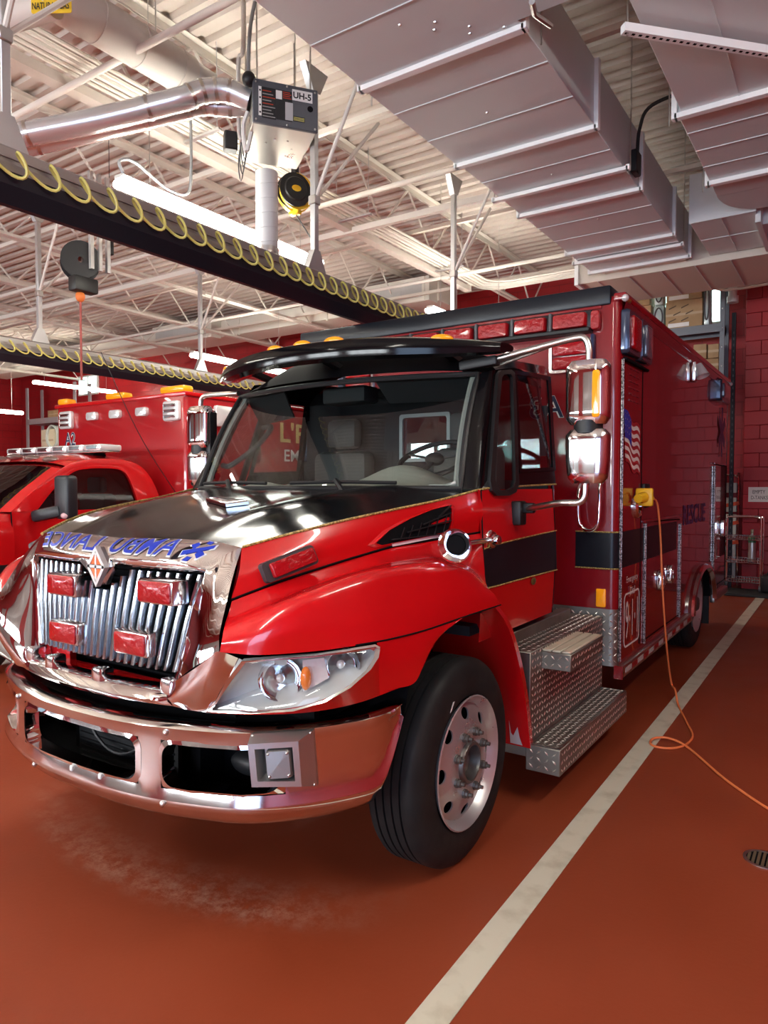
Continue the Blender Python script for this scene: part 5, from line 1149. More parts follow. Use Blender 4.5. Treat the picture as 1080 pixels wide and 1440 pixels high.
# hood and front fender
hw = lambda y: .80+.12*min(1, (y-2.2)/1.0)
g = G(); rows = []
for k in range(11):
    y = 2.15+1.3*k/10; rows.append([Vector((XN+hw(y)*s, y-(.25*(1-s*s) if k > 8 else .12*(1-s*s) if k < 2 else .15*(1-s*s)), 1.30+.15*min(1, k/8)+.06*(1-s**4)+(.04 if abs(abs(s)-.5) < .13 else 0))) for s in [-1+j/10 for j in range(21)]])
g.grid(rows); g.obj('hood', NRED, N, 'red hood', ang=60)
fw_c = (3.05, .42)
for s in (1, -1):
    tr = (lambda p: p) if s > 0 else NM
    g = G(); rows = []; 
    for k in range(25):
        y = 2.15+1.28*k/24; dz = .50**2-(y-fw_c[0])**2; zb = fw_c[1]+math.sqrt(dz) if dz > 0 else .55
        zt = 1.30+.15*min(1, (y-2.15)/1.04); base = Vector((XN+hw(y), y, zt))
        if zb > 1.0: pass
        rows.append([tr(Vector((base.x, y, zt))), tr(Vector((xs_+.01, y, zt-.09))), tr(Vector((xs_+.035, y, 1.20))), tr(Vector((xs_+.03, y, 1.0)))])
    g.grid(rows); g.obj('fender', NRED, N, 'red front fender', ang=50)
    g = G(); rows = []
    for k in range(25):
        y = 2.15+1.28*k/24; dz = .50**2-(y-fw_c[0])**2; zb = min(.99, fw_c[1]+math.sqrt(dz)) if dz > 0 else .50
        rows.append([tr(Vector((xs_+.03, y, 1.0))), tr(Vector((xs_+.03, y, zb)))])
    g.grid(rows); g.obj('fender_lower', NBLK, N, 'black lower fender band')
    arc = [Vector((0, fw_c[0]+.52*math.cos(PI*k/20), fw_c[1]+.52*math.sin(PI*k/20))) for k in range(21)]
    g = G(); g.grid([[tr(Vector((xs_+h, fw_c[0]+r*math.cos(PI*k/20), fw_c[1]+r*math.sin(PI*k/20)))) for k in range(21)] for r, h in ((.56, .03), (.55, .07), (.50, .09), (.48, .05), (.47, -.35))]); g.obj('fender_flare', mat('dark_flare', (.04, .04, .042), .5), N, 'dark fender flare', ang=50)
    wheel(xs_+.02 if s > 0 else 2*XN-xs_-.02, fw_c[0], s, 'front_wheel', True, s > 0, 8, .41, N)
    wheel(nx1-.03 if s > 0 else nx0+.03, 8.2, s, 'rear_wheel', False, False, 8, .41, N)
g = G(); g.box(XN-.9, XN+.9, 2.10, 2.3, .45, 1.28, .06); g.obj('grille', BLKPL, N); g = G(); g.box(XN-.98, XN+.98, 1.98, 2.2, .45, .75, .06); g.obj('bumper', CHROME2, N)
g = G(); g.box(XN-.8, XN+.8, 2.4, 5.2, .4, .75); g.obj('chassis', DARK, N)
g = G(); g.box(XN-.88, XN+.88, 3.5, 3.9, 1.30, 1.40, .03); g.obj('dashboard', INTDK, N)
for u in (.45, -.45):
    g = G(); g.box(XN+u-.24, XN+u+.24, 4.55, 4.72, 1.1, 1.62, .05); g.box(XN+u-.12, XN+u+.12, 4.58, 4.68, 1.63, 1.80, .03); g.obj('seat', INTDK, N)
sw = Vector((XN+.45, 3.98, 1.42)); g = G(); g.tube([sw+Vector((.19*math.cos(2*PI*k/24), .08*math.sin(2*PI*k/24), .17*math.sin(2*PI*k/24))) for k in range(24)], .015, 8, True); g.obj('steering_wheel', INTDK, N)
# tow mirror
g = G(); a = cabp(3.62, 1.42)+Vector((.01, 0, 0)); b_ = Vector((-6.02, 3.72, 1.50)); g.bar(a, b_+Vector((0, 0, -.02)), .09, .11, bev=.03); m_ = PX(135, 703, -6.0)
mo = g.obj('mirror', mat('dark_blue_grey_plastic', (.016, .019, .023), .4), N, 'black tow mirror on a long arm')
g = G(); mc = Vector((-6.0, 3.75, 1.60)); g.box(mc.x-.11, mc.x+.11, mc.y-.06, mc.y+.06, mc.z-.20, mc.z+.20, .035, 3); g.obj('mirror_head', MATS['dark_blue_grey_plastic'], mo)
g = G(); g.ell((mc.x+.05, mc.y-.045, mc.z-.165), .05, .03, .03); g.obj('marker', mat('pale_pink_lens', (.60, .38, .40), .2), mo)
# roof light bar and five cab lamps
g = G(); g.box(-8.18, -6.38, 4.38, 4.62, 2.045, 2.065, .008, 1); LBn = g.obj('light_bar', CHROME2, N, 'long clear and chrome light bar on the cab roof')
for k in range(6):
    x0 = -8.17+k*.30; g = G(); g.box(x0, x0+.285, 4.37, 4.63, 2.065, 2.135, .02, 2); g.obj('lens', CLEARL, LBn)
    g = G(); g.box(x0+.05, x0+.23, 4.365, 4.372, 2.08, 2.12, .004, 1); g.obj('led_row', CHROME2, LBn)
for x in (-7.9, -6.7): g = G(); g.box(x-.12, x+.12, 4.42, 4.58, 1.99, 2.045, .015); g.obj('foot', DARK, LBn)
for k in range(5): g = G(); g.ell((XN-.6+.3*k, 4.02-.02*(2-abs(k-2)), 1.965+.02*(2-abs(k-2))), .085, .08, .035); g.obj('cab_lamp', mat('smoked_lamp', (.14, .10, .09), .15, coat=1.), N)
g = G(); g.tube(cr([(nx1-.02, 5.17, 1.5), (nx1+.02, 4.6, 2.2), (nx1-.04, 4.2, 3.0)], 14), .004, 5); g.obj('antenna', BLKPL, N, 'thin whip antenna')
# ================================================================ OVERHEAD
# ---- fluorescent strip lights
TUBEM = mat('fluorescent_tube', (1, 1, 1), .5, emit=(1., .97, .86), es=TUBE)
FIX = mat('light_fixture_white', (.80, .80, .76), .4)
def strip_light(x, y0, z, L_, label, wire=True, grp='fluorescent strip lights'):
    t = thing('strip_light', label, 'light', (x, y0+L_/2, z), grp)
    g = G(); g.box(x-.05, x+.05, y0, y0+L_, z+.035, z+.075, .01, 1); g.obj('housing', FIX, t)
    g = G(); rows = []
    for y in (y0+.02, y0+L_-.02): rows.append([Vector((x+.085*math.cos(PI*.86+PI*1.28*k/16), y, z+.02+.05*math.sin(PI*.86+PI*1.28*k/16))) for k in range(17)])
    g.grid(rows); g.poly(rows[0]); g.poly(rows[1]); g.obj('diffuser', TUBEM, t, ang=60, fixn=True)
    for y in (y0+.3, y0+L_-.3): g = G(); g.cyl((x, y, z+.08), (x, y, ZC+.01), .004, n=6); g.obj('hanger', STEEL, t)
    return t
L1 = strip_light(-4.77, 3.45, 4.03, 2.45, 'lit fluorescent strip hanging behind the white duct of the unit heater')
# flexible conduit of the first light
g = G(); e = Vector((-4.77, 3.50, 4.12)); pts = [e, e+Vector((0, -.03, .09)), e+Vector((.02, .10, .12)), e+Vector((.02, .40, .02)), e+Vector((.02, .62, .06)), e+Vector((.02, .66, .3)), e+Vector((.02, .66, .75))]
g.tube(cr(pts, 40), .013, 8); g.obj('conduit', mat('grey_conduit', (.34, .35, .36), .4, .5), L1, 'grey flexible conduit')
for (px, z, L_, lab) in (((270, 500), 3.9, 2.45, 'lit fluorescent strip above the far end of the second exhaust rail'), ((47, 538), 4.4, 2.45, 'lit fluorescent strip above the steel shelves, over the far red ambulance'),
                         ((-105, 570), 3.7, 2.45, 'lit fluorescent strip at the far left edge of the garage')):
    p = PZ(*px, z); strip_light(p.x, p.y, z, L_, lab)
p = PZ(604, 437, 4.0); strip_light(p.x, p.y, 4.0, 2.45, 'lit fluorescent strip hanging past the end of the near exhaust rail')
for x, y, lab in ((1.4, 1.2, 'strip over the bay right of the white line'), (-1.0, -2.8, 'strip light over the near bay close to the doors'), (-9.6, -.6, 'strip added to brighten the floor before the far red ambulance'), (-4.77, -2.8, 'strip light between the near bays close to the doors'), (-9.4, -2.0, 'strip light over the far left bay close to the doors')):  # strips out of view, put in for their light; one brightens the floor
    strip_light(x, y, 4.1, 2.45, 'lit unseen fluorescent '+lab)
# ---- exhaust rails with coiled yellow air hose
RAILM = mat('rail_aluminium', (.40, .37, .35), .38, .6)
RUBL = mat('rail_rubber', (.012, .013, .022), .5)
def exhaust_rail(x, y0, y1, z, label, posts, coils, gap):
    t = thing('exhaust_rail', label, 'exhaust rail', (x, (y0+y1)/2, z-.15), 'vehicle exhaust rails')
    g = G(); prof = [(-.075, .0), (-.075, .05), (-.065, .05), (-.065, .075), (-.075, .075), (-.075, .125), (-.04, .145), (.04, .145), (.075, .125), (.075, .075), (.065, .075), (.065, .05), (.075, .05), (.085, .0)]
    g.grid([[Vector((x+a, y, z+b_)) for a, b_ in prof+prof[:1]] for y in (y0, y1)]); g.poly([Vector((x+a, y0, z+b_)) for a, b_ in prof]); g.poly([Vector((x+a, y1, z+b_)) for a, b_ in prof]); g.obj('rail_body', RAILM, t, ang=20)
    g = G(); pr = [(-.10, 0), (-.085, -.06), (-.02, -.135), (.02, -.135), (.085, -.06), (.10, 0)]
    g.grid([[Vector((x+a, y, z+b_)) for a, b_ in pr+pr[:1]] for y in (y0, y1)]); g.poly([Vector((x+a, y0, z+b_)) for a, b_ in pr]); g.poly([Vector((x+a, y1, z+b_)) for a, b_ in pr]); g.obj('rubber_lips', RUBL, t, ang=20)
    for i, yp in enumerate(posts):
        p = bpy.data.objects.new('post', None); COL.objects.link(p); p.parent = t
        g = G(); g.box(x-.025, x+.025, yp-.025, yp+.025, z+.30, 4.93, .004, 1); g.obj('channel', GALV, p)
        g = G(); g.poly([Vector((x-.03, yp-.11, z+.145)), Vector((x-.03, yp+.11, z+.145)), Vector((x-.03, yp+.035, z+.31)), Vector((x-.03, yp-.035, z+.31))], (.06, 0, 0)); g.obj('gusset', GALV, p)
        g = G(); g.poly([Vector((x-.03, yp-.04, 4.78)), Vector((x-.03, yp+.04, 4.78)), Vector((x-.03, yp+.14, 4.97)), Vector((x-.03, yp-.14, 4.97))], (.06, 0, 0)); g.obj('top_gusset', GALV, p)
        g = G(); g.cyl((x, yp, 3.95), (x+.5, yp+.02, 4.93), .016, n=8); g.cyl((x, yp, 3.95), (x, yp+.9, 4.93), .016, n=8); g.obj('brace', STEELP, p)
        g = G(); g.box(x-.036, x+.036, yp-.036, yp+.036, 3.92, 3.99, .006, 1); g.obj('clamp', STEEL, p)
        for dx in (-.012, .02): 
            pass
    g = G(); pts = []
    n_ = coils
    for k in range(n_*18+1):
        a = 2*PI*k/18; yy = gap[0]+(gap[1]-gap[0])*(k/(n_*18))**gap[2]
        pts.append(Vector((x+.135+.028*math.cos(a), yy+.055*math.cos(a+1.2), z+.045+.060*math.sin(a)-.018)))
    g.tube(pts, .0085, 6); g.obj('air_hose', YELHOSE, t, 'coiled yellow air hose')
    return t
exhaust_rail(-3.6, .6, 8.6, 3.255, 'dark exhaust rail with coiled yellow hose, hanging over the near ambulance', (1.95, 4.40, 6.72), 42, (.7, 7.2, .85))
exhaust_rail(-8.0, 2.6, 9.2, 3.24, 'exhaust rail with yellow hose hanging over the far red ambulance', (4.70, 7.15), 36, (2.7, 8.4, 1.0))
g = G()
# ---- unit heater
hz = 4.36; hw_, hd_, hh_ = .49, .66, .34
pc = (PZ(356, 171, hz)+PZ(446, 187, hz))/2; hx = (PZ(446, 187, hz)-PZ(356, 171, hz)); hw_ = hx.length; hx.normalize(); hy = Vector((-hx.y, hx.x, 0))
if hy.dot(FW) < 0: hy = -hy
hh_ = 2*hw_*.32
def HP(a, d, z): return pc+hx*(a*hw_)+hy*d+Vector((0, 0, z*hh_))
t = thing('unit_heater', 'grey unit heater box marked UH-5 hanging from the roof with chrome flue pipes', 'heater', pc)
Mh = Matrix(((hx.x, hy.x, 0, pc.x), (hx.y, hy.y, 0, pc.y), (0, 0, 1, pc.z), (0, 0, 0, 1)))
g = G(); g.box(-hw_/2, hw_/2, .015, hd_, 0, hh_, .008, 1, Mh); g.obj('cabinet', mat('heater_galvanised', (.56, .55, .48), .30, .75, noise=(4., .25, .4)), t, 'galvanised heater cabinet')
g = G(); g.box(-hw_/2-.003, hw_/2+.003, -.008, .02, -.003, hh_+.003, .005, 1, Mh); FP = g.obj('front_panel', mat('heater_grey_panel', (.085, .09, .105), .4), t, 'dark grey front panel with labels')
def label_box(a0, a1, b0, b1, m_, nm, d=-.0095, lab=None): g = G(); g.box((a0-.5)*hw_, (a1-.5)*hw_, d-.0012, d, b0*hh_, b1*hh_, 0, 1, Mh); return g.obj(nm, m_, FP, lab)
INK = mat('label_ink', (.015, .015, .017), .6); REDINK = mat('label_red_ink', (.42, .05, .02), .6)
label_box(.60, .92, .66, .92, WHITEV, 'name_label'); g = G(); text(g, 'UH-5', Mh @ Vector(((.615-.5)*hw_, -.0115, .71*hh_)), hx, (0, 0, 1), .285*hw_, .155*hh_, .03); g.obj('lettering', INK, FP, 'black letters UH-5', fixn=False)
label_box(.08, .125, .16, .84, WHITEV, 'caution_strip'); label_box(.13, .345, .12, .84, INK, 'warning_label'); label_box(.35, .60, .14, .84, INK, 'warning_label'); label_box(.345, .44, .62, .82, WHITEV, 'pictogram_label', -.0112); label_box(.49, .61, .16, .58, mat('grey_label', (.42, .42, .44), .5), 'data_label', -.0112); label_box(.61, .80, .17, .29, INK, 'data_label')
for k in range(9): label_box(.14, .335-.03*(k % 3), .155+k*.074, .175+k*.074, REDINK if k in (4, 6, 8) else mat('label_grey_ink', (.30, .30, .30), .6), 'print_line', -.0109)
for k in range(4): label_box(.455, .585-.02*(k % 2), .66+k*.045, .68+k*.045, REDINK, 'print_line', -.0109)
for k in range(3): label_box(.62, .79, .19+k*.032, .20+k*.032, YELHOSE, 'print_line', -.0109)
for k in range(4): label_box(.09, .115, .22+.17*k, .26+.17*k, INK, 'print_line', -.0109)
g = G(); p = Mh @ Vector((.385*hw_, -.009, .52*hh_)); g.cyl(p, p-hy*.003, .022, n=16); g.obj('sight_hole', DARK, FP)
for a, b_ in ((.04, .06), (.52, .04), (.96, .06), (.04, .93), (.52, .95), (.96, .93)): g = G(); p = Mh @ Vector(((a-.5)*hw_, -.010, b_*hh_)); g.ell(p, .008, .008, .008, 8, 5); g.obj('screw', STEEL, FP)
for a in (.30, .42, .62, .74): g = G(); g.ell(Mh @ Vector(((a-.5)*hw_, .18+.1*((a*10) % 2), -.002)), .009, .009, .006, 8, 4); g.obj('screw', STEEL, t)
# down duct
dcx = PZ(375, 242, hz); db = Vector((dcx.x, dcx.y, 3.60)); r_ = .093
g = G(); g.cyl((dcx.x, dcx.y, hz-.005), (dcx.x, dcx.y, 3.70), r_, n=24)
for k in range(5): z = 4.25-.12*k; g.tube([(dcx.x+(r_+.001)*math.cos(a), dcx.y+(r_+.001)*math.sin(a), z+.02*math.sin(a)) for a in [2*PI*q/24 for q in range(24)]], .004, 5, True)
g.obj('down_duct', mat('duct_white', (.72, .73, .74), .4), t, 'white round down duct')
g = G(); g.tube(cr([(dcx.x, dcx.y, 3.70), (dcx.x, dcx.y, 3.60), (dcx.x+.03, dcx.y-.04, 3.52), (dcx.x+.12, dcx.y-.12, 3.46)], 10), .098, 20); g.cyl((dcx.x, dcx.y, 3.68), (dcx.x, dcx.y, 3.72), .102, n=24); g.obj('duct_elbow', STEEL, t, 'metal elbow under the duct')
# flue pipes: two round pipes that leave the side and run out to the left
p0 = HP(-.52, .16, .66); dirp = -hx
def ppt(px, py, w_): d = ray(px, py); return EYE+d*(w_/FPX)
w0 = (p0-EYE).dot(FW)
for dz, r_, m_, lab, pxs in ((0, .085, mat('flue_steel', (.74, .75, .76), .24, .7), 'shiny upper flue pipe', [(352, 142), (318, 128), (285, 129), (262, 138), (150, 166), (30, 190), (-40, 206)]), (0, .065, mat('flue_pink', (.72, .66, .64), .26, .7), 'shiny lower combustion air pipe', [(352, 152), (318, 152), (285, 150), (255, 157), (150, 183), (45, 206), (-40, 222)])):
    pts = [ppt(a, b_, w0+(.10 if r_ < .08 else -.02)-.03*k) for k, (a, b_) in enumerate(pxs)]
    g = G(); path = cr(pts[:4], 22)+cr(pts[3:], 20)[1:]; g.tube(path, r_, 22); fo_ = g.obj('flue_pipe', m_, t, lab, ang=50)
    for q in (6, 10, 14, 19, 24, 33): 
        g = G(); d_ = (path[q+1]-path[q]).normalized(); g.cyl(path[q]-d_*.012, path[q]+d_*.012, r_+.004, n=22); g.obj('pipe_band', STEEL, fo_)
# gas piping and wiring on the side
g = G(); a = HP(-.56, .25, .25); g.tube(cr([a+Vector((0, 0, 1.35)), a+Vector((0, 0, .6)), a+Vector((-.05, 0, .5)), a+Vector((-.05, 0, .0)), a+Vector((-.02, 0, -.1))], 20), .016, 8); g.obj('gas_pipe', CREAM, t)
g = G(); a = HP(-.54, .06, .98); g.tube(cr([a, a+Vector((-.0, 0, .2)), a+Vector((.02, .02, .5)), a+Vector((.12, .1, 1.0))], 16), .014, 8); g.obj('conduit', MATS['grey_conduit'], t)
g = G(); g.ell(HP(-.55, .03, 1.02), .05, .05, .055); g.obj('junction_knob', BLKPL, t); g = G(); g.box(-hw_/2-.16, -hw_/2-.06, .34, .44, -.06, .08, .01, 1, Mh); g.obj('gas_valve', BLKPL, t)
for k in range(5):
    g = G(); a = HP(-.53, .14+.06*k, .45-.03*k); g.tube(cr([a, a+Vector((-.05, 0, -.10-.03*k)), a+Vector((-.04, .02, -.28-.02*k)), a+Vector((.0, .04, -.12))], 12), .005 if k else .016, 6); g.obj('wire' if k else 'elbow_pipe', GREYPL if k else WHITE, t)
for a, d in ((-.42, .05), (.42, .05), (-.42, .55), (.42, .55)): g = G(); p = HP(a, d, 1.0); g.cyl(p, (p.x, p.y, ZC-.06), .006, n=6); g.obj('hanger_rod', STEEL, t)
# ---- yellow cord reel
rc_ = PX(415, 272, -4.35); t = thing('cord_reel', 'yellow cord reel with black drum hanging beside the unit heater', 'cord reel', rc_-Vector((0, 0, .2)))
ax_ = Vector((.88, -.47, 0)).normalized(); up_ = Vector((0, 0, 1)); sd_ = ax_.cross(up_)
g = G(); lp = [rc_+sd_*(.16*math.cos(a))+up_*(.175*math.sin(a)) for a in [2*PI*k/28 for k in range(28)]]; g.poly([p-ax_*.04 for p in lp], ax_*.05); g.obj('guard', YELLOW, t)
g = G(); g.lathe([(.15, .0), (.155, .02), (.13, .025), (.12, .07), (.15, .075), (.15, .09), (.11, .10), (.10, .115), (0, .115)], rc_+sd_*.03, ax_, 28); g.obj('drum', BLKPL, t, ang=30)
g = G(); g.lathe([(.135, .03), (.165, .03), (.165, .06), (.135, .06)], rc_+sd_*.0, ax_, 28); g.obj('rim', YELLOW, t, ang=30)
g = G(); pillow(g, [rc_+sd_*.03+ax_*.116+sd_*(.045*math.cos(a))+up_*(.028*math.sin(a)) for a in [2*PI*k/16 for k in range(16)]], ax_*.003, .9); g.obj('badge', YELLOW, t)
g = G(); g.bar(rc_+up_*.17, rc_+up_*.24, .05, .05, (1, 0, 0)); g.cyl(rc_+up_*.2, (rc_.x, rc_.y, ZC+.01), .008, n=6); g.obj('hanger', BLKPL, t)
g = G(); g.box(rc_.x-.06, rc_.x+.06, rc_.y-.03, rc_.y+.03, rc_.z-.20, rc_.z-.15, .01, 1); g.obj('cord_guide', YELLOW, t)
g = G(); g.tube(cr([rc_-up_*.18, rc_-up_*.5+Vector((.2, .05, 0)), PX(449, 356, -3.75)], 14), .007, 6); g.obj('cord', BLKPL, t)
# ---- black hose reel on the left
hr = PX(113, 368, -7.0); t = thing('hose_reel', 'black hose reel with hanging red hose, left above the far ambulance', 'hose reel', hr-Vector((0, 0, .3)))
g = G(); g.lathe([(.20, -.09), (.20, -.07), (.10, -.065), (.10, .065), (.20, .07), (.20, .09), (.03, .09), (.03, -.09)], hr, (.85, -.5, 0), 28, True); g.obj('spool', mat('reel_black', (.02, .02, .022), .4), t)
g = G(); g.box(hr.x-.02, hr.x+.12, hr.y-.14, hr.y+.14, hr.z-.34, hr.z-.18, .02); g.obj('roller_guide', BLKPL, t)
for dy in (-.0, .1, .2): g = G(); g.box(hr.x+.15, hr.x+.19, hr.y+dy, hr.y+dy+.04, hr.z-.1, ZC-.7); g.obj('hanger', GALV, t)
g = G(); hp_ = Vector((hr.x+.02, hr.y-.02, hr.z-.38)); g.ell(hp_, .05, .05, .06); g.obj('hose_stop', mat('orange_rubber', (.75, .20, .04), .5), t, 'orange ball stop')
g = G(); g.cyl(hp_, (hp_.x, hp_.y, 2.85), .012, n=8); g.obj('hose', mat('red_hose', (.30, .05, .04), .5), t, 'thin red hose')
b_ = PX(155, 345, -7.0); g = G(); g.box(b_.x-.03, b_.x+.03, b_.y-.03, b_.y+.03, b_.z-.11, b_.z+.09, .012); g.cyl(b_, (b_.x, b_.y, ZC+.01), .004, n=5); g.obj('pendant', BLKPL, label='small black pendant plug hanging right of the black hose reel', cat='plug')
# ---- big square ducts --------------------------------------------------
def duct(name, label, x0, x1, y0, y1, z0, z1, seams, axis='y', flanges=()):
    t = thing(name, label, 'duct', ((x0+x1)/2, (y0+y1)/2, z0))
    g = G(); g.box(x0, x1, y0, y1, z0, z1, .004, 1); g.obj('duct_body', DUCTM, t)
    return t
def flange(t, x0, x1, y, z0, z1, w_=.055, d_=.035):
    g = G(); g.box(x0-.02, x1+.02, y-w_/2, y+w_/2, z0-d_, z0, .003, 1); g.box(x1, x1+d_, y-w_/2, y+w_/2, z0-d_, z1, .003, 1); g.box(x0-d_, x0, y-w_/2, y+w_/2, z0-d_, z1, .003, 1); return g.obj('flange', FLANGE, t)
def seam_y(t, x0, x1, y, z): g = G(); g.box(x0+.002, x1-.002, y-.004, y+.004, z-.006, z); return g.obj('seam', DUCTM, t)
def seam_x(t, x, y0, y1, z): g = G(); g.box(x-.004, x+.004, y0+.002, y1-.002, z-.006, z); return g.obj('seam', DUCTM, t)
t = thing('square_duct', 'wide square sheet-metal duct running over the near ambulance', 'duct', (-2.33, 5.5, 4.5), 'square ventilation ducts')
dx0, dx1 = -2.93, -1.74; z1 = 5.0
segs = [(-2.93, -1.30, .5, 4.05, 4.49, 5.0), (dx0-.02, dx1, 4.05, 5.55, 4.5, z1), (dx0, dx1-.01, 5.55, 6.92, 4.5, z1), (dx0, dx1, 6.92, 8.36, 4.5, z1), (dx0, dx1, 8.36, 9.25, 4.5, z1)]
for i, (a, c, y0, y1, za, zb_) in enumerate(segs):
    g = G(); g.box(a, c, y0, y1, za, zb_, .004, 1); g.obj('duct_section', DUCTM, t)
    n_ = 3 if i else 7
    for k in range(1, n_): seam_y(t, a, c, y0+(y1-y0)*k/n_, za)
for y in (4.12, 5.55, 6.92, 8.36, 9.25): flange(t, dx0, dx1, y, 4.5, z1)
for y in (6.38, 8.72): flange(t, dx0-.03, dx1+.02, y, 4.49, 4.5, .05, .035)
g = G(); 
for q in ((562, 35), (612, 31), (611, 42), (660, 37), (661, 47), (709, 38), (685, 158), (776, 245), (841, 308), (885, 347)):
    p = PZ(*q, 4.5 if q[1] > 60 else 4.49); g.ell(p, .012, .012, .01, 8, 4)
g.obj('fixing_pins', STEEL, t, kind='stuff')
for y in (4.3, 6.4, 8.7):
    for x in (dx0-.05, dx1+.05): g = G(); g.cyl((x, y, 4.46), (x, y, ZC-.02), .006, n=6); g.obj('hanger_rod', STEEL, t)
g = G(); a = PZ(752, 20, 4.44); b_ = PZ(775, 36, 4.44); g.tube([PZ(748, 2, 4.42), a, b_], .018, 8); g.obj('sealant_edge', STEEL, t)
g = G(); bb_ = Vector((dx1, 6.66, 4.62)); g.box(dx1, dx1+.06, 6.58, 6.74, 4.52, 4.72, .01, 1); g.tube(cr([bb_+Vector((.04, .0, .08)), bb_+Vector((.06, 0, .3)), bb_+Vector((.15, .02, .48)), bb_+Vector((.5, .05, .55))], 20), .016, 8); g.obj('duct_smoke_detector', BLKPL, t, 'black detector box with a curved black conduit')
# end of that duct: branch that turns across to the right
t = thing('cross_duct', 'sheet-metal duct crossing to the right in front of the cardboard boxes', 'duct', (-2.0, 9.8, 4.45))
g = G(); g.box(-3.15, -.9, 9.45, 10.75, 4.42, 4.95, .004, 1); g.box(-2.8, -1.8, 9.28, 9.46, 4.5, 4.95); g.obj('duct_body', mat('cream_duct', (.66, .60, .52), .5), t)
for k in range(6): seam_x(t, -2.9+k*.4, 9.45, 10.75, 4.42)
g = G(); g.box(-3.2, -3.15, 9.40, 10.8, 4.40, 4.98); g.obj('flange', FLANGE, t)
for x in (-3.0, -1.1): g = G(); g.cyl((x, 10.1, 4.9), (x, 10.1, ZC-.02), .006, n=6); g.obj('hanger_rod', STEEL, t)
# right hand duct
t = thing('square_duct', 'square sheet-metal duct at the upper right, over the white floor line', 'duct', (-.3, 5.5, 4.5), 'square ventilation ducts')
ex0, ex1 = -1.17, .35
for a, y0, y1 in ((ex0+.03, 2.6, 5.73), (ex0, 5.73, 7.15), (ex0, 7.15, 7.55)):
    g = G(); g.box(a, ex1, y0, y1, 4.5, 5.05, .004, 1); g.obj('duct_section', DUCTM, t)
for x in (-.75, -.3, .1): seam_x(t, x, 2.6, 5.7, 4.5)
for k in range(1, 4): seam_y(t, ex0, ex1, 5.73+1.42*k/4, 4.5)
for y in (5.73, 7.15): flange(t, ex0, ex1, y, 4.5, 5.05, .06, .04)
ca = [Vector((0, 7.55, 4.5))]
g = G(); rows = []
for k in range(9):
    a = PI/2*k/8; rows.append([Vector((ex0+.35*(1-math.cos(a)), 7.55+.55*math.sin(a), z)) for z in (4.5, 5.05)])
g.grid(rows); g.poly([r[0] for r in rows]+[Vector((ex1, 8.1, 4.5)), Vector((ex1, 7.55, 4.5))]); g.obj('duct_elbow', DUCTM, t, ang=40)
b0_, b1_ = PZ(876, 40, 4.42), PZ(1100, 76, 4.42)
g = G(); g.bar(b0_, b1_, .05, .05); g.obj('trapeze_strut', FLANGE, t, 'slotted trapeze strut')
for k in range(24): 
    p = b0_.lerp(b1_, (k+.5)/24); g = G(); d_ = (b1_-b0_).normalized(); g.bar(p-d_*.010-Vector((0, 0, .0255)), p+d_*.010-Vector((0, 0, .0255)), .016, .002); g.obj('slot', DARK, t)
for q in (b0_+Vector((.02, .02, 0)), Vector((ex0-.06, 5.73, 4.46)), Vector((ex0-.06, 7.15, 4.46))): g = G(); g.cyl(q-Vector((0, 0, .04)), (q.x, q.y, ZC-.02), .006, n=6); g.obj('hanger_rod', STEEL, t)
# small branch duct behind it
c0 = PZ(966, 308, 4.5); c0.y = max(c0.y, 8.16); t = thing('branch_duct', 'short pale branch duct between the two big square ducts', 'duct', c0)
g = G(); g.box(c0.x, c0.x+.62, c0.y, c0.y+1.25, 4.5, 5.0, .004, 1); g.obj('duct_body', DUCTM, t)
g = G(); g.box(c0.x+.64, c0.x+1.5, c0.y+.3, c0.y+1.2, 4.45, 4.95, .004, 1); g.box(c0.x+.61, c0.x+.66, c0.y+.1, c0.y+1.2, 4.42, 5.0); g.obj('duct_section', DUCTM, t)
g = G(); g.box(c0.x-.01, c0.x+.63, c0.y-.012, c0.y, 4.495, 5.01, .004, 1); g.obj('end_plate', mat('pale_duct_end', (.66, .68, .71), .4, .2), t, 'pale end plate')
seam_x(t, c0.x+.3, c0.y, c0.y+1.25, 4.5); seam_y(t, c0.x, c0.x+.62, c0.y+.62, 4.5)
for y in (.4, 1.0): g = G(); g.cyl((c0.x+.3, c0.y+y, 4.98), (c0.x+.3, c0.y+y, ZC-.02), .006, n=6); g.obj('hanger_rod', STEEL, t)
# ---- round ducts, conduits -----------------------------------------------
rd0, rd1 = PZ(95, -10, 5.0), PZ(252, 112, 5.0); g = G(); mx_ = (rd0.x+rd1.x)/2; g.cyl((mx_, rd0.y-1.5, 5.0), (mx_, rd1.y, 5.0), .155, n=28)
for k in range(8): y = rd1.y-.12-.35*k; g.cyl((mx_, y-.008, 5.0), (mx_, y+.008, 5.0), .160, n=28)
t = g.obj('round_duct', mat('insulated_duct', (.66, .61, .56), .6), label='large round cream duct running at the top left behind the flue pipes', cat='duct')
for y in (rd1.y-.3, rd1.y-1.6): g = G(); g.cyl((mx_, y, 5.1), (mx_, y, ZC-.02), .006, n=6); g.obj('hanger_rod', STEEL, t)
g = G(); g.cyl((mx_, rd1.y, 5.0), (mx_+.1, rd1.y+.2, 4.98), .14, .09, 24); g.obj('end_cap', GALV, t)
g = G(); sg = PZ(72, 3, 4.66); ax2 = Vector((.85, .53, 0)).normalized(); g.poly(rrect(sg, ax2, (0, 0, 1), .25, .13, .01), (-.003, .004, 0)); t = g.obj('caution_sign', mat('yellow_sign', (.86, .56, .03), .5), label='yellow sign reading NATURAL GAS on the overhead pipe at the top left', cat='sign')
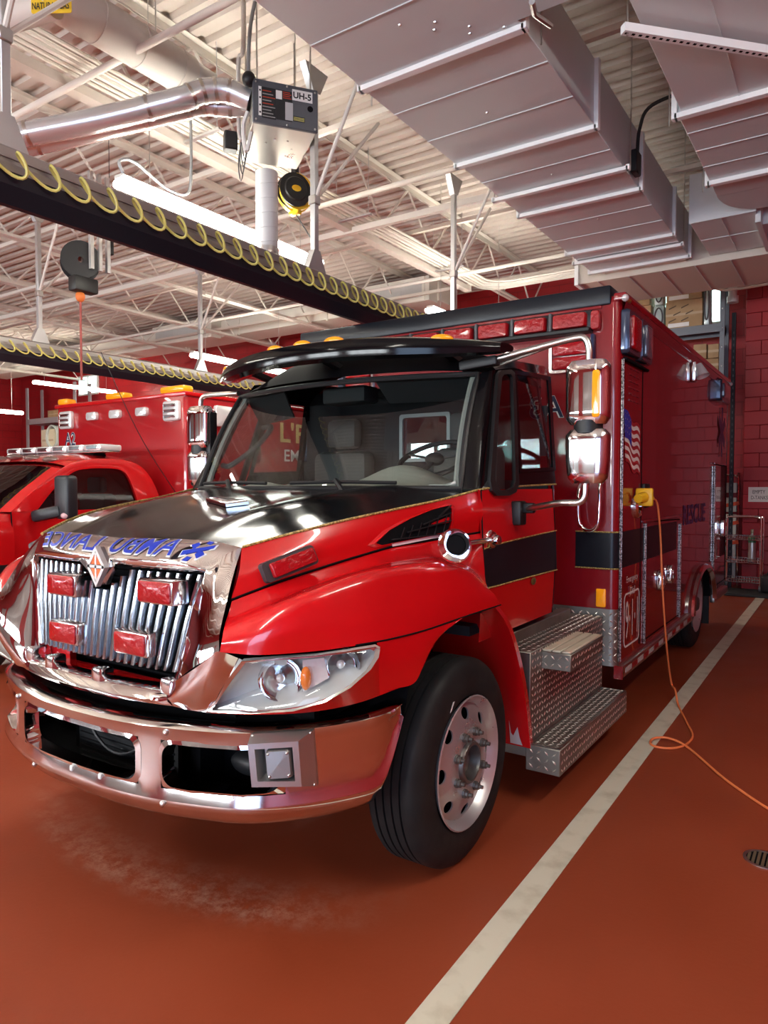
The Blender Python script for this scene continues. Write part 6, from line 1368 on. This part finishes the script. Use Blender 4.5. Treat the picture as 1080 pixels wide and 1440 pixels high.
g = G(); text(g, 'NATURAL GAS', sg+ax2*-.115+Vector((0, 0, -.048))-Vector((-.006, .008, 0)), ax2, (0, 0, 1), .23, .042, .02); text(g, 'SYSTEM', sg+ax2*-.10+Vector((0, 0, .012))-Vector((-.006, .008, 0)), ax2, (0, 0, 1), .18, .04, .02); g.obj('lettering', INK, t, 'black sign lettering', fixn=False)
g = G(); a = PZ(-30, 40, 4.70); b_ = PZ(75, 5, 4.70); g.cyl(a+(a-b_), b_, .085, n=20); t2 = g.obj('gas_pipe', CREAM, label='thick cream overhead pipe carrying the yellow sign at the top left', cat='pipe')
g = G(); g.cyl((b_.x, b_.y, 4.75), (b_.x, b_.y, ZC-.02), .006, n=6); g.obj('hanger_rod', STEEL, t2)
# conduit bundle along the bays, bending across to the right at the back
for k in range(5):
    x = -5.28+.075*k; zz = 5.005-.006*(k % 2); yb2 = 11.0-.085*k
    g = G(); pts = [Vector((x, 1.0, zz)), Vector((x, yb2-.35, zz))]+[Vector((x+.35*(1-math.cos(a)), yb2-.35+.35*math.sin(a), zz)) for a in (.3, .6, .9, 1.2, PI/2)]+[Vector((-3.25, yb2, zz)), ]
    g.tube(pts, .018 if k != 2 else .028, 8); o = g.obj('conduit', STEELP, label=['cream conduit of the ceiling bundle, farthest left of five', 'cream conduit of the ceiling bundle, second from its left side', 'thickest cream conduit in the middle of the ceiling bundle', 'cream conduit of the ceiling bundle, second from its right side', 'cream conduit of the ceiling bundle, farthest right of five'][k], cat='conduit', group='ceiling conduit bundle')
for y in (2.2, 4.6, 7.0, 9.4): g = G(); g.box(-5.42, -4.86, y-.02, y+.02, 4.935, 4.955); g.cyl((-5.38, y, 4.95), (-5.38, y, ZC-.02), .005, n=6); g.cyl((-4.9, y, 4.95), (-4.9, y, ZC-.02), .005, n=6); g.obj('conduit_hanger', GALV, label='slotted strut hanger carrying the ceiling conduits, '+{2.2: 'nearest the front doors', 4.6: 'level with the unit heater', 7.0: 'past the unit heater', 9.4: 'nearest the back wall'}[y], cat='hanger', group='conduit hangers')
g = G(); g.box(-5.46, -5.34, 1.0, 10.6, 4.92, 5.0); g.obj('cable_tray', CREAM, label='long flat cream cable trough under the conduit bundle', cat='trough')
# right side pipes
g = G(); pa = [PY(985, 388, 12.2), PY(1010, 402, 12.2), PY(1040, 401, 12.2), PY(1100, 391, 12.2)]
for k in range(2): q = [p+Vector((0, 0, -.05*k)) for p in pa]; g = G(); g.tube(cr(q, 20), .022, 8); g.obj('conduit', WHITE, label='%s white conduit bending across in front of the red pier' % ('upper' if k == 0 else 'lower'), cat='conduit', group='conduits at the red pier')
p0, p1 = PY(1031, 380, 12.5), PY(1030, 424, 12.5); g = G(); g.cyl((p0.x, 12.5, p1.z), (p0.x, 12.5, ZC-.02), .065, n=16); g.cyl((p0.x, 12.5, p1.z-.02), (p0.x, 12.5, p1.z+.08), .085, n=16); g.obj('drain_pipe', WHITE, label='thick white vertical pipe beside the red pier', cat='pipe')
# ---- long cream duct along the back wall with return grilles
ys_ = 11.4; k_ = 11.4/12.6
def SQ(x, y): return PY(x, y, ys_)
a = SQ(-30, 505); t = thing('wall_duct', 'long cream duct along the back wall with return grilles', 'duct', (-14, 11.8, 4.9))
zA, zB = SQ(400, 459).z, SQ(428, 430).z
CRD = mat('wall_duct_paint', (.74, .72, .64), .5)
g = G(); g.box(-22.5, -6.4, ys_, 12.1, zA, zB, .005, 1); g.obj('duct_body', CRD, t)
for (xa_, ya_, xb_, yb2, nm) in ((233, 458, 306, 480, 0), (519, 400, 607, 424, 1), (33, 515, 90, 528, 2)):
    pa_, pb_ = SQ(xa_, ya_), SQ(xb_, yb2); x0, x1 = pa_.x, pb_.x; zc = (zA+zB)/2; h = (zB-zA)*.62
    g = G(); g.box(x0-.12, x1+.12, ys_-.30, ys_, zc-h, zc+h, .005, 1); g.obj('grille_box', CRD, t)
    g = G(); framed(g, rrect((.5*(x0+x1), ys_-.30, zc), (1, 0, 0), (0, 0, 1), x1-x0+.06, 2*h-.02, .005, 1), rrect((.5*(x0+x1), ys_-.30, zc), (1, 0, 0), (0, 0, 1), x1-x0-.04, 2*h-.14, .005, 1), (0, -.02, 0)); gf = g.obj('grille_frame', CRD, t)
    g = G()
    for k in range(16): z = zc-h+.08+k*(2*h-.16)/15; g.box(x0+.03, x1-.03, ys_-.315, ys_-.302, z-.012, z+.006)
    for k in range(4): x = x0+.03+k*(x1-x0-.06)/3; g.box(x-.01, x+.01, ys_-.318, ys_-.302, zc-h+.07, zc+h-.07)
    g.obj('louvre_slats', mat('louvre_grey', (.55, .56, .54), .5), gf, kind='stuff')
for x in (-20, -17, -14, -11.5, -9, -7): g = G(); g.box(x-.02, x+.02, ys_-.02, ys_, zA-.03, zB+.03); g.obj('flange', CRD, t)
for x in (-19, -15, -10): g = G(); g.cyl((x, 11.7, zB-.02), (x, 11.7, ZC-.02), .006, n=6); g.obj('hanger_rod', STEEL, t)
g = G(); p0 = PY(345, 463, 12.9); g.tube([PY(352, 478, 13.1), PY(382, 482, 13.1), PY(386, 486, 13.1), PY(387, 520, 13.1)], .07, 12); g.obj('wall_pipe', WHITE, label='white bent pipe on the red back wall above the near ambulance roof', cat='pipe')
# ================================================================ BACK OF THE GARAGE AND SMALL THINGS
SKYP = mat('window_daylight_pane', (.75, .9, .9), .3, emit=(.62, .95, .93), es=1.6)
def window(n_, px0, px1, yv, mull=2):
    a, b_ = PY(*px0, yv), PY(*px1, yv); x0, x1, z1, z0 = a.x, b_.x, a.z, b_.z
    o = bpy.data.objects.new('window_%d' % n_, None); COL.objects.link(o); o['kind'] = 'structure'; o.location = ((x0+x1)/2, yv, z0)
    c = Vector(((x0+x1)/2, yv, (z0+z1)/2)); g = G(); framed(g, rrect(c, (1, 0, 0), (0, 0, 1), x1-x0+.1, z1-z0+.1, .005, 1), rrect(c, (1, 0, 0), (0, 0, 1), x1-x0, z1-z0, .005, 1), (0, -.05, 0))
    for k in range(1, mull): x = x0+(x1-x0)*k/mull; g.box(x-.025, x+.025, yv-.05, yv, z0, z1)
    g.obj('frame', WHITE, o)
    g = G(); g.box(x0, x1, yv-.012, yv-.006, z0, z1); g.obj('pane', SKYP, o)
window(1, (905, 385), (1016, 452), 13.39, 3); window(2, (113, 532), (138, 552), 13.39, 2)
# tall steel shelf with cardboard boxes
YS = 12.3
def S_(x, y, d=0): return PY(x, y, YS+d)
sx1 = S_(1016, 450).x; sx0 = sx1-1.75; zt = S_(950, 462).z; zm = S_(1000, 500).z-.42
RACK = mat('grey_rack_steel', (.17, .18, .20), .45, .5)
t = thing('storage_rack', 'tall grey steel storage rack holding cardboard boxes, behind the near ambulance', 'rack', ((sx0+sx1)/2, YS+.25, 0))
for x in (sx0, sx1):
    for y in (YS, YS+.42):
        g = G(); g.box(x-.035, x+.035, y-.02, y+.02, 0, 5.35); g.obj('upright', RACK, t)
for z in (zt, zm, 2.2, 1.0, .2):
    g = G(); g.box(sx0, sx1, YS-.02, YS+.44, z-.03, z); g.obj('shelf', mat('shelf_brown_board', (.16, .10, .07), .6), t); g = G(); g.box(sx0, sx1, YS-.03, YS-.01, z-.13, z); g.box(sx0, sx1, YS+.40, YS+.42, z-.13, z); g.obj('shelf_beam', RACK, t)
for k in range(10): g = G(); g.ell((sx1, YS-.022, 2.4+.3*k), .012, .006, .012, 8, 4); g.obj('bolt', STEEL, t)
def pbox(x0, x1, z0, h, label, d0=0, dd=.38, grp='cardboard boxes on the tall rack', plain=False):
    t = thing('cardboard_box', label, 'box', ((x0+x1)/2, YS+d0+dd/2, z0), grp)
    g = G(); g.box(x0, x1, YS+d0, YS+d0+dd, z0, z0+h, .008, 1); g.obj('carton', CARD, t)
    if not plain:
        g = G(); rr = random.Random(int(x0*100))
        r = 0; z = z0+.10
        while z < z0+h-.05:
            x = x0+.05+(.07 if r % 2 else 0)
            while x < x1-.18: g.poly([Vector((x, YS+d0-.001, z)), Vector((x+.11, YS+d0-.001, z+.045)), Vector((x+.115, YS+d0-.001, z+.065)), Vector((x+.0, YS+d0-.001, z+.022))], (0, -.0015, 0)); x += .19
            z += .105; r += 1
        g.obj('printed_marks', mat('box_ink', (.12, .08, .05), .7), t, kind='stuff')
        g = G(); g.box(x0+.04, x1-.2, YS+d0-.004, YS+d0-.001, z0+.02, z0+.085); g.obj('label_strip', WHITEV, t)
    g = G(); g.box(x0+.0, x1-.0, YS+d0-.0005, YS+d0+.002, z0+h*.5-.02, z0+h*.5+.02); g.obj('tape', mat('packing_tape', (.52, .40, .26), .3), t)
    return t
bx0, bx1 = S_(936, 440).x, S_(988, 440).x
pbox(bx0, bx1, zt, .44, 'printed cardboard box on the top rack shelf, lower of the right hand pair'); pbox(bx0+.01, bx1-.01, zt+.442, .46, 'printed cardboard box on the top rack shelf, stacked on the right hand one')
pbox(bx0-.85, bx0-.23, zt, .44, 'printed cardboard box at the left end of the top rack shelf, lower one'); pbox(bx0-.83, bx0-.25, zt+.442, .40, 'printed cardboard box at the left end of the top rack shelf, upper one')
def clearbox(x0, x1, z0, h, label):
    t = thing('plastic_bag', label, 'bag', ((x0+x1)/2, YS+.2, z0), 'clear packs on the top rack shelf'); g = G(); g.box(x0, x1, YS+.02, YS+.34, z0, z0+h, .03, 2); g.obj('wrap', mat('milky_plastic', (.55, .66, .64), .15, coat=.5), t)
    g = G(); g.tube([((x0+x1)/2+(x1-x0)*.36*math.cos(a), YS+.015, z0+h/2+h*.38*math.sin(a)) for a in [2*PI*k/20 for k in range(20)]], .012, 6, True); g.obj('coil', GREYPL, t)
clearbox(bx0-.20, bx0-.03, zt, .42, 'clear plastic pack between the box stacks, lower one'); clearbox(bx0-.19, bx0-.04, zt+.422, .40, 'clear plastic pack between the box stacks, upper one'); clearbox(bx1+.01, bx1+.10, zt, .70, 'clear plastic pack at the right end of the top rack shelf')
pbox(sx1-.50, sx1-.22, zm, .17, 'small plain carton on the second rack shelf, left end', grp='small cartons on the second rack shelf', plain=True); pbox(sx1-.205, sx1-.045, zm+.38, .22, 'small plain carton on top of the second shelf stack, right one', grp='small cartons on the second rack shelf', plain=True)
pbox(sx1-.6, sx1-.045, zm+.172, .20, 'wide flat carton in the second shelf stack', grp='small cartons on the second rack shelf', plain=True); pbox(sx1-.42, sx1-.225, zm+.38, .24, 'pale carton on top of the second shelf stack, left one', grp='small cartons on the second rack shelf', plain=True); pbox(sx1-.215, sx1-.045, zm, .17, 'small plain carton on the second rack shelf, right end', grp='small cartons on the second rack shelf', plain=True)
# black upright by the pier
p = PY(1034, 500, 12.9); t = thing('rack_upright', 'dark perforated steel upright standing between the rack and red pier', 'upright', (p.x-.03, 12.93, 0)); g = G(); g.box(p.x-.06, p.x-.0, 12.90, 12.96, 0, 4.55); g.obj('post', mat('dark_steel', (.03, .03, .035), .5, .4), t)
for k in range(40): g = G(); g.box(p.x-.035, p.x-.02, 12.897, 12.901, .3+k*.1, .34+k*.1); g.obj('slot', GREYPL, t)
# sign on the pier
a, b_ = PY(1052.5, 685, YP-.016), PY(1083, 706, YP-.016); t = thing('paper_sign', 'white paper sign reading EMPTY D-TANKS on the red block pier', 'sign', (a.x, YP-.016, b_.z))
g = G(); g.box(a.x, b_.x, YP-.0165, YP-.0135, b_.z, a.z); g.obj('sheet', mat('sign_paper', (.74, .73, .71), .6), t)
W_ = b_.x-a.x; H_ = a.z-b_.z
g = G(); text(g, 'EMPTY', (a.x+W_*.20, YP-.018, b_.z+H_*.56), (1, 0, 0), (0, 0, 1), W_*.57, H_*.24); text(g, 'D-TANKS', (a.x+W_*.13, YP-.018, b_.z+H_*.17), (1, 0, 0), (0, 0, 1), W_*.76, H_*.24); g.obj('lettering', INK, t, 'black printed words', fixn=False)
# wire cart
YC = 12.35
def C_(x, y, d=0): return PY(x, y, YC+d)
c0, c1 = C_(1024, 760), C_(1068, 760); cx0, cx1 = c0.x-.06, c0.x+.46; ctop = C_(1050, 727).z; zf = .05
t = thing('wire_cart', 'chrome wire utility cart with three shelves in front of the red pier', 'cart', ((cx0+cx1)/2, YC+.25, zf))
for y in (YC, YC+.34):
    g = G(); g.tube(cr([(cx0, y, zf+.09), (cx0, y, ctop-.10), (cx0+.03, y, ctop-.02), (cx0+.12, y, ctop), (cx1-.12, y, ctop), (cx1-.03, y, ctop-.02), (cx1, y, ctop-.10), (cx1, y, zf+.09)], 40), .014, 8); g.obj('hoop', CHROME2, t)
for zc in (ctop-.36, ctop-.72, zf+.14):
    g = G(); g.tube([(cx0, YC, zc), (cx1, YC, zc), (cx1, YC+.34, zc), (cx0, YC+.34, zc)], .009, 6, True); g.tube([(cx0, YC, zc+.05), (cx1, YC, zc+.05), (cx1, YC+.34, zc+.05), (cx0, YC+.34, zc+.05)], .007, 6, True)
    for k in range(1, 14): x = cx0+(cx1-cx0)*k/14; g.tube([(x, YC, zc+.05), (x, YC, zc), (x, YC+.34, zc), (x, YC+.34, zc+.05)], .004, 4)
    g.obj('wire_shelf', CHROME2, t, ang=60)
for x in (cx0, cx1):
    for y in (YC, YC+.34): g = G(); g.cyl((x-.018, y, zf+.05), (x+.018, y, zf+.05), .05, n=16); g.cyl((x, y, zf+.05), (x, y, zf+.10), .012, n=8); g.obj('caster', GREYPL, t)
def tank(x, y, z, label, m_):
    t = thing('oxygen_tank', label, 'tank', (x, y, z)); g = G(); g.lathe([(0, 0), (.054, 0), (.056, .01), (.056, .36), (.045, .40), (.02, .425), (.018, .45), (0, .45)], (x, y, z), (0, 0, 1), 20); g.obj('cylinder', m_, t); g = G(); g.lathe([(.0565, .30), (.0565, .365), (.046, .402)], (x, y, z), (0, 0, 1), 20); g.obj('shoulder', mat('tank_green', (.05, .16, .08), .4), t, 'green shoulder'); g = G(); g.box(x-.02, x+.02, y-.02, y+.02, z+.44, z+.51, .006); g.obj('valve', BRASS, t); return t
ALT = mat('tank_aluminium', (.55, .55, .52), .35, .7)
tank(cx1-.14, YC+.18, ctop-.71, 'aluminium oxygen tank with green shoulder standing on the middle cart shelf', ALT)
g = G(); b1 = C_(1076, 818); t = thing('tool_bag', 'black bag on the floor at the right end of the wire cart', 'bag', (b1.x+.05, YC, .05)); g.box(b1.x-.06, b1.x+.4, YC-.1, YC+.25, .05, .33, .05, 3); g.obj('body', BLKPL, t); g = G(); g.tube(cr([(b1.x+.02, YC, .32), (b1.x+.08, YC, .42), (b1.x+.25, YC, .42), (b1.x+.3, YC, .32)], 12), .012, 6); g.obj('handle', BLKPL, t)
# white hand truck / board with red straps, mostly hidden
YH = 13.15
def H_(x, y): return PY(x, y, YH)
hx1 = H_(1039, 700).x; hzt = H_(1030, 668).z; t = thing('stretcher_board', 'cream folded stretcher with red straps standing on end behind the wire cart', 'stretcher', (hx1-.25, YH, 0))
g = G(); g.tube(cr([(hx1, YH, .0), (hx1, YH, hzt-.12), (hx1-.03, YH, hzt-.03), (hx1-.12, YH, hzt), (hx1-.40, YH, hzt), (hx1-.48, YH, hzt-.03), (hx1-.50, YH, hzt-.12), (hx1-.50, YH, .0)], 44), .018, 8); g.obj('tube_frame', CHROME2, t)
for za, zb_ in ((hzt-.30, hzt-.13), (hzt-.62, hzt-.38), (hzt-1.05, hzt-.66), (.15, hzt-1.1)): g = G(); g.box(hx1-.48, hx1-.03, YH-.03, YH+.03, za, zb_, .015); g.obj('pad', mat('cream_pad', (.70, .68, .58), .55), t)
for z in (hzt-.50, hzt-.82, hzt-1.15): g = G(); g.bar((hx1-.50, YH-.045, z-.08), (hx1+.01, YH-.045, z+.03), .008, .06); g.obj('strap', mat('orange_red_strap', (.62, .07, .02), .6), t)
# ---- left steel shelves
YL = 12.6
def L_(x, y): return PY(x, y, YL)
lx0 = L_(39, 600).x; lx1 = lx0+2.6; z1 = L_(60, 588).z; z2 = L_(60, 632).z
GS = mat('pale_rack_steel', (.46, .48, .50), .4, .5)
t = thing('steel_shelf', 'pale steel shelf unit against the far wall, left of the far red ambulance', 'shelf', ((lx0+lx1)/2, YL+.3, 0))
for x in (lx0, lx1):
    for y in (YL, YL+.5): g = G(); g.box(x-.06, x+.06, y-.02, y+.02, 0, L_(39, 546).z); g.obj('upright', GS, t)
for z in (z1, z2, 1.0): g = G(); g.box(lx0, lx1, YL-.02, YL+.52, z-.17, z); g.obj('shelf_board', GS, t)
def lbox(x, w_, z, h, label, m_):
    t = thing('cardboard_box', label, 'box', (x+w_/2, YL+.25, z)); g = G(); g.box(x, x+w_, YL+.02, YL+.45, z, z+h, .01, 1); g.obj('carton', m_, t); g = G(); g.box(x+.1*w_, x+.9*w_, YL+.015, YL+.019, z+h*.4, z+h*.5); g.obj('tape', mat('packing_tape', (.52, .40, .26), .3), t)
lbox(L_(57, 620).x, .75, z2, .62, 'cream box on the lower board of the pale steel shelf', mat('cream_carton', (.72, .66, .48), .7)); 
lbox(L_(66, 570).x, .9, z1, .22, 'flat brown box on the upper board of the pale steel shelf', CARD)
g = G(); cc = L_(74, 614)
for k in range(6): g.tube([cc+Vector((.30*math.cos(a), -.02+.03*k, .34*math.sin(a))) for a in [2*PI*q/24 for q in range(24)]], .035, 6, True)
for o in [g.obj('hose_coil', mat('clear_hose', (.55, .60, .56), .25), label='coil of clear hose beside the cream box on the pale steel shelf', cat='hose')]: o.location.z = z2+.01
# ---- orange extension cord and its yellow plug
ex = BXR
t = thing('extension_cord', 'orange extension cord hanging from the yellow plug and looping on the floor', 'cord', PZ(945, 1045, 0))
pl_ = PX(906, 699, ex+.05)
hang = [PX(918, 701, ex+.09), PX(923, 705, ex+.10), PX(926, 720, ex+.11), PX(929, 760, ex+.11), PX(931, 815, ex+.12), PX(934, 865, ex+.13), PX(938, 915, ex+.13), PX(944, 960, ex+.12)]
fl_ = [(954, 992), (966, 1016), (974, 1034), (966, 1046), (948, 1052), (926, 1051), (915, 1046), (918, 1041), (935, 1040), (954, 1045), (970, 1053), (990, 1070), (1015, 1092), (1045, 1114), (1080, 1137), (1120, 1160)]
flp = [PZ(a, b_, .009) for a, b_ in fl_]
flp[7] += Vector((0, 0, .010)); flp[8] += Vector((0, 0, .014)); flp[9] += Vector((0, 0, .010))
mid = [hang[-1].lerp(flp[0], .55)+Vector((0, 0, .04))]
g = G(); g.tube(cr(hang+mid+flp, 170), .0075, 8); g.obj('cable', ORANGE, t)
g = G(); p = Vector((ex+.035, 5.36, 1.60)); g.box(ex+.01, ex+.13, pl_.y-.10, pl_.y-.06, pl_.z-.065, pl_.z+.065, .012); g.tube([Vector((ex+.07, pl_.y-.06, pl_.z+.01)), Vector((ex+.08, pl_.y+.02, pl_.z+.0)), hang[0]], [.04, .03, .014], 12); g.tube([Vector((ex+.07, pl_.y-.10, pl_.z)), Vector((ex+.05, pl_.y-.18, pl_.z-.01))], [.04, .032], 12); g.obj('plug', YELLOW, t, 'yellow plug')
